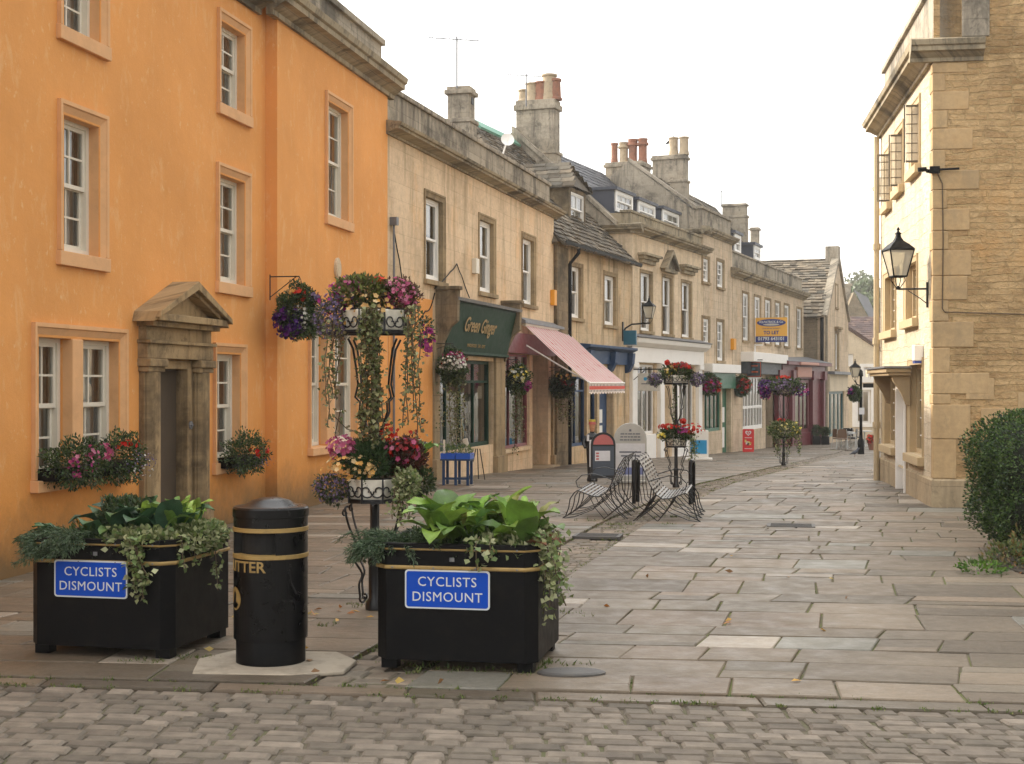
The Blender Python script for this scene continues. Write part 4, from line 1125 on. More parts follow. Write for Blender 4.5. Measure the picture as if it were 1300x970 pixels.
b.box(F5.X(806), F5.X(831), -.06, .02, -1.3, wz0 + .5); b.box(F5.X(858), F5.X(881), -.06, .02, -1.3, wz0 + .5)
b.build('shop_surround', WHITESHOP, b5, bevel=.012)
b = MB(); b.prism([(.0, wz1 + .9), (-.42, wz1 + .82), (-.44, wz1 + .85), (0, wz1 + .98)], xs[0] - .3, xs[-1] + .8); b.build('lead_flashing', LEAD, b5)
b = MB(); wall(b, 0, x5e, -1.4, CZ5 + .1, F5.holes, 0, .25); shell(b, 0, x5e, 0, 8, -1.4, CZ5 + .2)
b.build('wall', BATH3, b5)
PZ5 = F5.Z(801, 267, .1)
b = MB(); cornice(b, -.1, x5e + .25, CZ5, sc_(CP, 1.2, .75)); 
b.T = Matrix.Rotation(R(-90), 4, 'Z'); cornice(b, -2.2, .35, CZ5 + .002, sc_(CP, .8, .74), 0); b.T = None; b.build('cornice', CORN, b5)
b = MB(); b.box(-.05, x5e - .03, .06, .35, CZ5 + .2, PZ5 - .08); b.box(-.1, x5e, .02, .4, PZ5 - .08, PZ5); b.box(-.05, .3, .35, 2.0, CZ5 + .2, PZ5 - .085)
b.build('parapet', CORN, b5, bevel=.012)
RZ5 = F5.Z(720, 201, 4)
b = MB(); e0 = CZ5 + .25; 
b.add([(.02, .5, e0), (.02, 8, e0), (.02, 4, RZ5 + .12), (-.28, .5, e0), (-.28, 8, e0), (-.28, 4, RZ5 + .12)], [(0, 1, 2), (5, 4, 3), (0, 2, 5, 3), (1, 4, 5, 2)])
b.prism([(.45, e0 + .0), (.45, e0 + .14), (4, RZ5 + .3), (4, RZ5 + .12)], -.36, .1)
b.build('gable_coping', GREYST, b5)
tiles(b5, 'roof', .1, x5e, .5, e0, 4, RZ5, .32, .3, .015, SLATE, SC, rough=.3); tiles(b5, 'roof', .1, x5e, 7.9, e0, 4, RZ5, .4, .5, .015, SLATE, SC, rough=.3)
for (l, r, t, bt) in ((781, 802.5, 241, 268), (809.5, 831, 254, 280), (840.5, 861, 265, 292)):
    a, c, z0, z1 = F5.rect(l, r, t, bt, .7); b = MB()
    b.box(a - .08, a, .72, 3.0, z0 - .35, z1); b.box(c, c + .08, .72, 3.0, z0 - .35, z1); b.box(a - .14, c + .14, .6, 3.4, z1, z1 + .1)
    dm = b.build('dormer', simple('slate_blue_cladding', (.045, .05, .07), .55, var=.15, bmp=.1) if l == 781 else bpy.data.materials['slate_blue_cladding'], b5)
    sash(dm, a, c, z0, z1, .68, 3, 1, mat=WHITE, curtain='blind', fw=.12)
chim(F5, b5, 768, 827, 208, 3.6, 1.5, RZ5 - 1.6, GREYST, 243, [(.12, .85, .14, TERRAC, 2), (.38, .85, .2, BUFFPOT, 1), (.63, .95, .2, TERRAC, 1), (.9, .95, .2, TERRAC, 1)], cap=.12)

# ================================================================ B6 three storey
F6 = Fr((7.12, 52.9), .405)
b6 = F6.make('shop_building', 'tall narrow three storey ashlar building with a green shopfront', 'building')
x6e = F6.X(929.5)
CZ6 = F6.Z(893, 297)
for l, r, t, bt in ((891, 900.5, 323, 360), (909.5, 919, 327, 367), (891, 901, 400, 440), (909.5, 919, 404, 461)): surwin(F6, b6, l, r, t, bt, w=.12, curt='blind', fw=.09, cols=2, rows=2, set_=.05)
z1 = F6.Z(894, 494); z0 = F6.Z(894, 549)
shopfront(F6, b6, F6.X(894), F6.X(915), z0, z1, .05, MIDGREEN, [F6.X(899), F6.X(904), F6.X(909.5)], None, .1)
dd0, dd1 = F6.X(917), F6.X(928); F6.holes.append((dd0, dd1, -1.3, z1, .3))
b = MB(); b.box(dd0, dd1, .2, .26, -1.3, z1); dr = b.build('door', MIDGREEN, b6); b = MB(); b.box(dd0 + .3, dd0 + 1.1, .18, .199, .1, .9); b.box(dd0 + .3, dd0 + 1.1, .18, .199, 1.1, 1.7); b.build('notice', WHITESHOP, dr)
b = MB(); b.box(F6.X(894), F6.X(929), -.16, .02, z1 + .01, z1 + .62); sf = b.build('sign_fascia', MIDGREEN, b6, bevel=.01)
text('BAKERY', .3, sf, GOLD, (F6.X(894) + F6.X(929)) / 2, -.165, z1 + .34, name='sign_lettering') if False else None
b = MB(); b.box(F6.X(893.5), x6e + .1, -.34, .02, z1 + .62, z1 + .95); b.build('blind_box', WHITESHOP, b6, bevel=.01)
b = MB(); wall(b, 0, x6e, -1.6, CZ6 + .1, F6.holes, 0, .2); shell(b, 0, x6e, 0, 6, -1.6, CZ6 + .3); b.build('wall', BATH4, b6)
b = MB(); cornice(b, -.15, x6e + .22, CZ6, sc_(CP, .9, .7)); b.T = Matrix.Rotation(R(-90), 4, 'Z'); cornice(b, -3, .3, CZ6 + .002, sc_(CP, .5, .5)); b.T = None; b.build('cornice', CORN, b6)
PZ6 = F6.Z(881, 261, .1)
b = MB(); b.box(-.02, x6e - .02, .06, .36, CZ6 + .2, PZ6); b.box(-.08, x6e, .0, .42, PZ6 + .003, PZ6 + .1); b.box(-.02, .3, .36, 3, CZ6 + .2, PZ6 - .01); b.build('parapet', GREYST, b6, bevel=.01)
RZ6 = F6.Z(827, 219, 2.9)
b = MB(); b.prism([(.3, CZ6 + .2), (.3, PZ6 - .1), (2.9, RZ6), (5.8, PZ6 - .2), (5.8, CZ6 + .2)], -.04, .28); b.prism([(.2, PZ6 - .05), (.2, PZ6 + .06), (2.9, RZ6 + .14), (2.9, RZ6)], -.1, .34); b.build('gable_coping', GREYST, b6)
tiles(b6, 'roof', .3, x6e, .4, PZ6 - .3, 2.9, RZ6 - .1, .32, .35, .03, STILE, TC); tiles(b6, 'roof', .3, x6e, 5.8, PZ6 - .3, 2.9, RZ6 - .1, .4, .5, .03, STILE, TC)
chim(F6, b6, 828, 874, 198, 2.9, 1.4, CZ6, GREYST, 233, [(.6, .75, .2, BUFFPOT, 2), (.92, .75, .2, BUFFPOT, 2)], cap=.12)
b = MB(); x, z = F6.X(929), F6.Z(929, 437); b.box(x - .2, x + .2, -.14, 0, z - .22, z + .22); b.build('alarm_box', bpy.data.materials['yellow_plastic'], b6)

# ================================================================ B7 long building with TO LET board
F7 = Fr((8.87, 57.2), .388)
b7 = F7.make('shop_building', 'long two storey ashlar building with narrow tall windows, behind the TO LET board', 'building')
x7e = F7.X(1020)
CZ7 = F7.Z(930, 352)
for l, r, t in ((942, 950.5, 369), (957, 965.5, 373), (970.5, 978.5, 377), (983.5, 990.5, 381), (995, 1002, 386), (1011, 1017.5, 391)):
    a, c = F7.X(l), F7.X(r); z1, z0 = F7.Z(943, 369), F7.Z(998, 442)
    wi = sash(b7, a + .1, c - .1, z0 + .11, z1 - .1, .04, 2, 2, mat=WHITE, curtain='blind', fw=.08); surround(wi, a, c, z0 + .1, z1, .1, FRAMEST, sill=.1); F7.holes.append((a + .1, c - .1, z0 + .1, z1 - .1))
z1 = F7.Z(943, 476); z0 = F7.Z(943, 547)
sh = shopfront(F7, b7, F7.X(943), F7.X(969), z0, z1, .05, WHITESHOP, [F7.X(943) + i * (F7.X(969) - F7.X(943)) / 7 for i in range(1, 7)], (z0 + z1) / 2 - .2, .14)
b = MB(); b.box(F7.X(941), F7.X(984), -.3, .02, z1 + .05, z1 + .55); b.build('sign_fascia', simple('dark_slate_sign_paint', (.035, .045, .055), .5, bmp=0), b7)
b = MB(); b.box(F7.X(941) - .1, F7.X(984) + .3, -.55, .02, z1 + .55, z1 + .95); b.build('fascia_capping', WHITESHOP, b7, bevel=.015)
dd0, dd1 = F7.X(972), F7.X(981); F7.holes.append((dd0, dd1, -1.8, z1, .4)); b = MB(); b.box(dd0, dd1, .3, .36, -1.8, z1); b.build('door', BROWNW, b7)
b = MB(); wall(b, 0, x7e, -1.8, CZ7 + .1, F7.holes, 0, .2); shell(b, 0, x7e, 0, 7, -1.8, CZ7 + .3); b.build('wall', BATH4, b7)
b = MB(); cornice(b, -.3, x7e + .3, CZ7, sc_(CP, 1.2, .9)); b.build('cornice', CORN, b7)
PZ7 = F7.Z(930, 318, .1)
b = MB(); b.box(0, x7e, .08, .4, CZ7 + .3, PZ7 - .08); b.box(0, x7e + .04, .03, .45, PZ7 - .08, PZ7); b.box(x7e - .3, x7e - .01, .4, 3, CZ7 + .3, PZ7 - .09); b.build('parapet', GREYST, b7, bevel=.01)
rx1 = F7.X(985, .6); RZ7 = F7.Z(925, 262, 3.4)
tiles(b7, 'roof', 0, rx1, .5, CZ7 + .5, 3.6, RZ7 - .3, .4, .4, .03, STILE, TC); tiles(b7, 'roof', 0, rx1, 7, CZ7 + .5, 3.6, RZ7 - .3, .5, .6, .03, STILE, TC)
b = MB(); b.add([(rx1, .5, CZ7 + .3), (rx1, 7, CZ7 + .3), (rx1, 3.6, RZ7 - .35)], [(0, 1, 2)]); b.build('gable', GREYST, b7)
for l, r, t, bt in ((932, 940, 296, 320), (957, 965, 311, 329)):
    a, c, z0, z1 = F7.rect(l, r, t, bt, .7); b = MB(); b.box(a - .1, a, .72, 2.6, z0 - .4, z1); b.box(c, c + .1, .72, 2.6, z0 - .4, z1); b.box(a - .2, c + .2, .6, 3, z1, z1 + .12)
    dm = b.build('dormer', bpy.data.materials['slate_blue_cladding'], b7); sash(dm, a, c, z0, z1, .68, 2, 1, mat=WHITE, curtain='blind', fw=.14)
chim(F7, b7, 917, 949, 259, 2.6, 1.2, CZ7, GREYST, 277, cap=.08); chim(F7, b7, 952, 965, 289, 2.9, .7, CZ7, GREYST, cap=.1)
# maroon shopfront angled out to the gabled house
ma, mb_ = F7.X(984.5), F7.X(1020)
PA = F7.W(ma, -.25); PB = Vector((16.0, 73.0, 0)); dv = PB - Vector((PA.x, PA.y, 0)); Lm = math.hypot(dv.x, dv.y)
FM = Fr((PA.x, PA.y), dv.x / dv.y)
mo = FM.make('corner_shopfront', 'dark red projecting shopfront with a carved pinkish name board, between pale building and gabled house', 'shopfront')
zt = FM.Z(990, 459)
zt = FM.Z(1000, 462)
shopfront(FM, mo, FM.X(1005), FM.X(1027), .55, zt - .75, .02, MAROON, [FM.X(1010), FM.X(1016), FM.X(1021)], None, .14)
b = MB()
for p in (985.5, 1003, 1029, 1043): xx = FM.X(p); b.box(xx, xx + .35, -.12, .1, -1.2, zt - .6); b.box(xx - .08, xx + .43, -.2, .1, zt - .75, zt - .3)
b.box(FM.X(986), FM.X(1003), .06, .1, -1.2, zt - .6); b.box(FM.X(1030), FM.X(1045), .06, .1, -1.2, zt - .6); b.box(FM.X(1004), FM.X(1028), -.05, .1, -1.2, .55)
b.box(0, Lm, -.08, .3, zt - .7, zt - .05); b.box(-.1, Lm + .1, -.4, .3, zt - .05, zt + .12)
b.build('shop_surround', MAROON, mo, bevel=.01)
b = MB(); b.prism([(-.42, zt + .12), (.9, zt + .45), (.9, zt + .3), (.3, zt + .12)], -.1, Lm + .15); b.build('lead_flashing', LEAD, mo)
b = MB(); x0_, x1_ = FM.X(1008), FM.X(1026); b.box(x0_, x1_, -.2, -.081, zt - .62, zt - .12); b.box(x0_ - .4, x1_ + .4, -.46, -.38, zt - .04, zt + .1)
b.build('name_board', simple('pinkish_board_paint', (.5, .25, .19), .6, var=.1, bmp=.1), mo, bevel=.03)

# ================================================================ B8 gabled house
F8 = Fr((16.15, 73.3), .39)
b8 = F8.make('gabled_house', 'stone house with a steep gable to the street and rough stone tiled roof', 'house')
x8e = F8.X(1077); ez8 = F8.Z(1048, 398); az8 = F8.Z(1061, 327)
xm8 = x8e / 2
for l, r, t, bt in ((1060, 1064.6, 423, 471), (1060.4, 1063.5, 362, 392)):
    a, c, z0, z1 = F8.rect(l, r, t, bt); wi = sash(b8, a + .05, c - .05, z0 + .1, z1, .1, 1, 1, mat=WHITE, curtain='blind', fw=.1); surround(wi, a - .05, c + .05, z0 + .1, z1 + .1, .1, FRAMEST, sill=.12, head=.25 if t > 400 else 0); F8.holes.append((a + .05, c - .05, z0 + .1, z1))
z0, z1 = F8.Z(1052, 548), F8.Z(1052, 497)
shopfront(F8, b8, F8.X(1052), F8.X(1071), z0 - .3, z1, .05, simple('teal_shop_paint', (.03, .12, .12), .4, bmp=0), [F8.X(1056), F8.X(1061), F8.X(1066)], None, .14)
b = MB(); b.box(F8.X(1050), F8.X(1073), -.15, .02, z1, z1 + .9); b.build('sign_fascia', CREAM, b8, bevel=.01); b = MB(); b.box(F8.X(1050), F8.X(1074), -.4, .02, z1 + .9, z1 + 1.05); b.build('lead_flashing', LEAD, b8)
b = MB(); wall(b, 0, x8e, -1.5, ez8, F8.holes, 0, .2)
h2 = [h for h in F8.holes if h[2] > ez8 - .5]
b.add([(0, 0, ez8), (x8e, 0, ez8), (xm8, 0, az8)], [(0, 1, 2)])
shell(b, 0, x8e, 0, 9, -1.5, ez8); b.build('wall', BATH4, b8)
b = MB(); b.box(-.03, -.004, .4, 2.0, -1.4, ez8 - .02); b.box(0, .5, -.05, -.004, -1.4, ez8 - .1); b.build('quoins', RUBBLE2, b8)
# roof slopes: eave along y (depth), rotated 90
def gable_tiles(parent, x0, xr, y0, y1, z0, z1, rowh, tw, th, cols, mat):
    """slope from (x0,z0) to (xr,z1) extruded along y"""
    e = empty('tmp'); o = tiles(parent, 'roof', y0, y1, 0, z0, abs(xr - x0), z1, rowh, tw, th, mat, cols); bpy.data.objects.remove(e)
    s = 1 if xr > x0 else -1
    for v in o.data.vertices:
        a, b_, c = v.co; v.co = (x0 + s * b_, a, c)
    return o
gable_tiles(b8, -.25, xm8, .15, 9, ez8 - .15, az8, .27, .4, .045, TC, STILE); gable_tiles(b8, x8e + .2, xm8, .15, 9, ez8 - .15, az8, .6, .8, .05, TC, STILE)
b = MB(); b.prism([(-.15, ez8 - .1), (0.1, ez8 - .1), (xm8, az8 - .02), (x8e - .1, ez8 - .1), (x8e + .15, ez8 - .1), (xm8, az8 + .26)], -.12, .28, 'y'); b.box(xm8 - .35, xm8 + .35, -.1, .6, az8 - .3, az8 + .65); b.build('gable_coping', GREYST, b8)
b = MB(); b.tube([(-.15, .15, ez8 - .2), (-.15, .15, -1.2)], .09, 6); b.T = None; b.build('drainpipe', BLACKM, b8)

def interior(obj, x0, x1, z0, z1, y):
    b = MB(); b.quad((x0, y, z0), (x1, y, z0), (x1, y, z1), (x0, y, z1))  # dark backing sheet: shade of the unlit rooms put into its colour
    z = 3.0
    b.quad((x0, .25, z), (x1, .25, z), (x1, y, z), (x0, y, z)); b.build('dark_room_backing', DARKIN, obj)
interior(oh, -2.9, xe - .05, -.3, CORZ, 1.0); interior(b3, .05, x3e - .05, -.4, CZ3, 1.15); interior(b4, .05, x4e - .05, -.9, EZ - .1, 1.15)
interior(b5, .05, x5e - .05, -1.2, CZ5, 1.15); interior(b6, .05, x6e - .05, -1.4, CZ6, 1.15); interior(b7, .05, x7e - .05, -1.6, CZ7, 1.15); interior(b8, .05, x8e - .05, -1.4, ez8 - .1, 1.15)
b = MB(); b.add([(x5e - .02, .5, CZ5 + .25), (x5e - .02, 8, CZ5 + .25), (x5e - .02, 4, RZ5 + .02)], [(0, 1, 2)]); b.build('gable', GREYST, b5)
# ================================================================ far buildings
def plain(name, label, x0, x1, Y, depth, zb, pts, mat, roofmat=None):
    """frontal block with outline pts (x,z) facing the camera"""
    b = MB(); b.prism([(x, z) for x, z in pts], 0, depth, 'y'); o = thing(name, label, 'house', ((x0 + x1) / 2, Y, zb)); 
    for i, v in enumerate(b.v): b.v[i] = (v[0] - (x0 + x1) / 2, v[1], v[2] - zb)
    return o, b
Yc = 88; zb = g(Yc)
A = lambda px, py, Y=Yc: at(px, py, Y)
xl, xr = A(1066, 500).x, A(1122, 500).x
cotg = thing('gabled_cottage', 'cream rendered cottage with a white framed shop window closing the end of the street', 'house', ((xl + xr) / 2, Yc, zb)); cx_ = (xl + xr) / 2
ap = A(1066, 412).z - zb; ev = A(1122, 449).z - zb
hl = []
def hr(l, r, t, bt): p, q = A(l, t), A(r, bt); return (p.x - cx_, q.x - cx_, q.z - zb, p.z - zb)
H = [hr(1077, 1083.5, 448, 465), hr(1096.5, 1105.5, 466, 481.5), hr(1087, 1105.5, 495, 538)]
b = MB(); wall(b, xl - cx_, xr - cx_, -.6, ev - .01, H, 0, .25); b.add([(xl - cx_, 0, ev - .01), (xr - cx_, 0, ev - .01), (xr - cx_, 0, ev), (xl - cx_, 0, ap)], [(0, 1, 2, 3)]); shell(b, xl - cx_, xr - cx_, 0, 7, -.6, ev)
b.build('wall', CREAM, cotg)
sash(cotg, *H[0], .1, 2, 1, mat=WHITE, curtain=None, fw=.12); sash(cotg, *H[1], .1, 1, 1, mat=WHITE, curtain=None, fw=.1, mid=.02); wi = sash(cotg, *H[2], .1, 2, 1, mat=WHITE, curtain=None, fw=.1, mid=.02, name='shop_window')
b = MB()
for h in H[1:]: b.box(h[0] - .25, h[0], -.06, .02, h[2] - .2, h[3] + .2); b.box(h[1], h[1] + .25, -.06, .02, h[2] - .2, h[3] + .2); b.box(h[0], h[1], -.06, .02, h[3], h[3] + .2); b.box(h[0], h[1], -.06, .02, h[2] - .2, h[2])
b.build('window_surround', WHITESHOP, cotg)
b = MB(); dx_, dz_ = xr - xl, ev - ap; b.c = (.1, .065, .055)
tq = tiles(cotg, 'roof', 0, 7.2, 0, 0, 1, 1, .2, .5, .02, STILE, [(.12, .075, .06), (.09, .06, .055), (.14, .09, .075)]) if False else None
b.prism([(xl - cx_ - .1, ap + .12), (xr - cx_ + .3, ev - .1), (xr - cx_ + .3, ev + .05), (xl - cx_ - .1, ap + .3)], -.15, 7, 'y'); b.build('roof', SLATE, cotg, color=True)
# red-brown tiled roof behind
o2 = thing('tiled_house', 'house behind the cream cottage, only its plum brown tiled roof showing', 'house', (A(1095, 440, 98).x, 98, g(98)))
z_ = g(98); e1, r1 = A(1090, 447, 98).z - z_, A(1090, 402, 103).z - z_
tiles(o2, 'roof', -2.2, 4.5, 0, e1, 5, r1, .35, .3, .02, SLATE, [(.1, .06, .052), (.08, .05, .048), (.12, .075, .06)], rough=.4)
b = MB(); b.box(-2.2, 4.5, .1, 9, -.5, e1); b.add([(-2.2, 0.1, e1), (-2.2, 5, r1 - .05), (-2.2, 9, e1)], [(0, 1, 2)]); b.build('wall', CREAM, o2)
o3 = thing('stone_house', 'far grey stone gable with a square chimney above the plum brown roof', 'house', (A(1095, 400, 115).x, 115, g(115)))
z_ = g(115); q = lambda px, py: (A(px, py, 115).x - o3.location.x, A(px, py, 115).z - z_)
b = MB(); b.prism([q(1068, 560), q(1068, 410), q(1084, 371), q(1106, 408), q(1106, 560)], 0, 6, 'y'); b.build('wall', RUBBLE2, o3)
b = MB(); p0, p1, p2, p3 = q(1084, 368), q(1110, 372), q(1120, 405), q(1104, 405)
b.c = (.055, .055, .065); b.quad((p0[0], 0.0, p0[1]), (p3[0], -.1, p3[1]), (p2[0] + 1, 5, p2[1]), (p1[0] + 1, 6, p1[1])); b.build('roof', SLATE, o3, color=True)
b = MB(); a_, c_ = q(1072, 400), q(1084, 362); b.box(a_[0], c_[0], 1, 2, a_[1], c_[1]); b.box(a_[0] - .1, c_[0] + .1, .9, 2.1, c_[1], c_[1] + .2); b.build('chimney', GREYST, o3)

PALEGL = glass_mat('pale_sunlit_look_glass', (.9, .88, .82), .25, 1.6)
_t = PALEGL.node_tree; _o = [x for x in _t.nodes if x.type == 'OUTPUT_MATERIAL'][0]; _s = _o.inputs[0].links[0].from_socket
_d = N(_t, 'BsdfDiffuse'); _d.inputs[0].default_value = (.8, .76, .66, 1); _m = N(_t, 'MixShader'); _m.inputs[0].default_value = .5  # pale diffuse share puts a sunlit look into the glass colour
_t.links.new(_s, _m.inputs[1]); _t.links.new(_d.outputs[0], _m.inputs[2]); _t.links.new(_m.outputs[0], _o.inputs[0])
# ================================================================ RIGHT BUILDING
FR = Fr((6.17 + .1384 * 6.45, 20.8 + 6.45), .1384, right=True)
rb = FR.make('corner_building', 'honey stone building on the right with a rough rubble gable end and sunlit street front', 'building')
LX = FR.X(1185); zc = FR.Z(1183, 82)
PL = FR.Z(1182, 609)
def rrect(l, r, t, bt): return FR.X(l), FR.X(r), FR.Z(r, bt), FR.Z(r, t)
def rwin(l, r, t, bt, lights=2, cols=2, open_=None, wood=True, cur=None):
    a, c, z0, z1 = rrect(l, r, t, bt); w = .13
    fm = simple('stone_frame', (.5, .38, .22), .85, bmp=.2) if 'stone_frame' not in bpy.data.materials else bpy.data.materials['stone_frame']
    b = MB(); yy = .1
    n = lights
    for i in range(n + 1):
        xx = a + (c - a - .07) * i / n; b.box(xx, xx + .07, yy, yy + .12, z0, z1)
    b.box(a + .07, c - .07, yy, yy + .12, z1 - .07, z1); b.box(a + .07, c - .07, yy, yy + .12, z0, z0 + .07)
    o = b.build('window', fm, rb, bevel=.005)
    gl = MB(); gl.quad((a, yy + .06, z0), (c, yy + .06, z0), (c, yy + .06, z1), (a, yy + .06, z1)); gl.build('pane', GLASS, o)
    bb = MB()
    for i in range(n):
        p = a + .07 + (c - a - .07) * i / n; q = a + (c - a - .07) * (i + 1) / n
        for k in range(1, 5): zz = z0 + (z1 - z0) * k / 5; bb.box(p, q, yy + .05, yy + .07, zz - .01, zz + .01)
        bb.box((p + q) / 2 - .01, (p + q) / 2 + .01, yy + .048, yy + .072, z0 + .07, z1 - .07)
    bb.build('glazing_bars', WHITE, o)
    surround(o, a - w * .8, c + w * .8, z0, z1 + w * .8, w * .8, fm, out=.03, sill=.14, sillout=.1)
    FR.holes.append((a, c, z0, z1))
    if open_:
        lf = MB(); q, r_, t_, b_ = open_; z2 = FR.Z(r_, t_); z3 = FR.Z(r_, b_); ln = .24; xx = c - .05
        lf.box(xx, xx + .02, -ln, -ln + .02, z3, z2); lf.box(xx, xx + .02, -.02, 0, z3, z2); lf.box(xx, xx + .03, -ln + .03, -.03, z3, z3 + .03); lf.box(xx, xx + .03, -ln + .03, -.03, z2 - .03, z2)
        for k in range(1, 6): zz = z3 + (z2 - z3) * k / 6; lf.box(xx + .008, xx + .02, -ln + .03, -.03, zz - .006, zz + .006)
        lf.box(xx + .008, xx + .02, -ln / 2 - .006, -ln / 2 + .006, z3, z2)
        l_ = lf.build('open_casement', simple('weathered_iron_frame', (.09, .075, .055), .6, bmp=0), o); gg = MB(); gg.quad((xx + .014, -ln + .03, z3), (xx + .014, -.03, z3), (xx + .014, -.03, z2), (xx + .014, -ln + .03, z2)); gg.build('casement_pane', PALEGL, l_)
    return o
rwin(1157, 1168, 128, 208, open_=(1148, 1160, 143, 214)); rwin(1138.5, 1147, 160, 234, open_=(1130, 1144, 174, 239)); rwin(1124.5, 1131.5, 190, 256, open_=(1117, 1127, 201, 260))
rwin(1123.5, 1137, 346, 418); rwin(1150, 1164.5, 330, 403); rwin(1123, 1137, 476, 568); rwin(1155, 1171.5, 462, 580)
da, dc_ = FR.X(1141), FR.X(1152.5); zd = FR.Z(1152, 487); FR.holes.append((da, dc_, -.3, zd, .3))
b = MB(); b.box(da, da + .09, -.06, .2, -.2, zd); b.box(dc_ - .09, dc_, -.06, .2, -.2, zd); b.box(da + .09, dc_ - .09, -.06, .2, zd - .1, zd); df = b.build('door_frame', WHITE, rb, bevel=.006)
b = MB(); b.box(da + .09, dc_ - .09, .18, .23, -.2, zd - .1); 
for (p, q) in ((.2, .8), (1.0, 1.7)): b.box(da + .2, dc_ - .2, .165, .18, p, q)
b.build('door', WHITE, df)
b = MB(); z_h = FR.Z(1150, 468); ha, hb = FR.X(1129), FR.X(1157)
b.box(ha, hb, -.4, 0, z_h - .07, z_h); b.box(ha + .03, hb - .03, -.36, 0, z_h - .12, z_h - .07)
for xx in (ha + .1, hb - .2): b.prism([(0, z_h - .62), (-.07, z_h - .6), (-.14, z_h - .42), (-.2, z_h - .32), (-.27, z_h - .22), (-.3, z_h - .12), (0, z_h - .12)], xx, xx + .1)
b.build('door_hood', simple('hood_stone', (.38, .28, .16), .85, bmp=.3), rb, bevel=.01)
b = MB(); b.box(ha - .03, hb + .03, -.43, 0, z_h + .003, z_h + .035); b.build('lead_flashing', LEAD, rb)
# walls
b = MB(); wall(b, 0, LX, PL, zc, FR.holes, 0, .22); b.quad((0, 0, -.5), (0, 0, zc), (0, 9, zc), (0, 9, -.5)); b.build('front_wall', PALEASH, rb)
b = MB(); zt = 8.2
b.add([(LX, 0, PL), (LX, 10, PL), (LX, 10, zt + 1), (LX, 5, zt + 4.5), (LX, .5, zt), (LX, 0, zt)], [(0, 1, 2, 3, 4, 5)]); b.quad((0, 10, -.5), (0, 10, zt), (LX, 10, zt), (LX, 10, -.5))
b.build('gable_wall', RUBBLE, rb)
b = MB(); wall(b, 0, LX + .035, -.4, PL, FR.holes, -.035, .25); b.quad((0, -.035, PL), (LX + .035, -.035, PL), (LX + .035, 0.0, PL + .03), (0, 0.0, PL + .03))
b.quad((LX + .035, -.035, -.4), (LX + .035, 10, -.4), (LX + .035, 10, PL), (LX + .035, -.035, PL)); b.quad((LX + .035, -.035, PL), (LX + .035, 10, PL), (LX, 10, PL + .03), (LX, 0, PL + .03))
b.build('plinth', PLINTH, rb)
# quoins on the gable end (and returning on the front)
def GY(px, py=400):   # local y on the gable plane for px
    for i in range(2): pass
    p = (px - 650) / FOC; Ow = FR.W(LX, 0); n = FR.n
    return (p * Ow.y - Ow.x) / (n.x - p * n.y)
def GZ(py): return CH + (HY - py) / FOC * FR.W(LX, 0).y
b = MB(); zz = PL + .03; i = 0
for (py, wpx) in ((554, 1214), (510, 1232), (497, 1207), (470, 1256), (438, 1206), (405, 1236), (378, 1204), (347, 1228), (314, 1233), (290, 1204), (262, 1231), (238, 1202), (213, 1243), (187, 1200), (160, 1235), (137, 1203), (113, 1230), (90, 1200), (77, 1228)):
    z2 = GZ(py); w_ = GY(wpx)
    b.box(LX - (.3 if wpx < 1212 else .16), LX + .012 + rnd.uniform(0, .006), -.012 - rnd.uniform(0, .006), w_, zz + .004, z2 - .004); zz = z2
b.build('quoins', QUOIN, rb, bevel=.012)
b = MB()
for (l, r, t, bt) in ((1226, 1262, 477, 504), (1208, 1224, 520, 545), (1292, 1330, 495, 560), (1245, 1300, 515, 545)): b.box(LX, LX + .014, GY(l), GY(r), GZ(bt), GZ(t))
b.build('large_blocks', QUOIN, rb, bevel=.01)
b = MB(); cornice(b, 0 - .1, LX + .0, zc, sc_(CP, 1.15, .8)); 
# return on the gable
rl = GY(1248); Mx = Matrix.Translation((LX, 0, 0)) @ Matrix.Rotation(R(90), 4, 'Z'); b.T = Mx; cornice(b, -.34, rl, zc + .003, sc_(CP, .75, .8)); b.T = None
b.build('cornice', CORN, rb)
b = MB(); pt = FR.Z(1182, -8, .1); b.box(-.05, LX - .0, .08, .4, zc + .3, pt); b.box(-.1, LX + .05, .02, .46, pt, pt + .1); b.box(LX - .02, LX + .03, .4, GY(1256), GZ(45), GZ(-30)); b.build('parapet', GREYST, rb, bevel=.01)
b = MB(); b.c = SC[0]; b.quad((0, .4, zc + .3), (LX - .1, .4, zc + .3), (LX - .1, 5, zt + 4.2), (0, 5, zt + 4.2)); b.quad((0, 10, zt), (LX - .1, 10, zt), (LX - .1, 5, zt + 4.2), (0, 5, zt + 4.2)); b.add([(0, 0, zc), (0, 10, zc), (0, 5, zt + 4.2)], [(0, 1, 2)]); b.build('roof', SLATE, rb, color=True)
b = MB(); b.tube([(.12, -.09, -.3), (.12, -.09, zc)], .055, 8); 
for z_ in (1, 2.6, 4.4): b.tube([(.12, -.09, z_), (.12, -.09, z_ + .12)], .075, 8)
b.build('drainpipe', simple('cream_pipe_paint', (.5, .4, .25), .5, bmp=.05), rb)
b = MB(); x, z = FR.X(1171), FR.Z(1171, 449); b.box(x - .13, x + .13, -.14, 0, z - .11, z + .13); ab = b.build('alarm_box', WHITE, rb, bevel=.012); b = MB(); b.box(x - .12, x + .12, -.13, -.01, z - .15, z - .112); b.build('alarm_light', simple('blue_plastic', (.03, .06, .3), .3, bmp=0), ab)
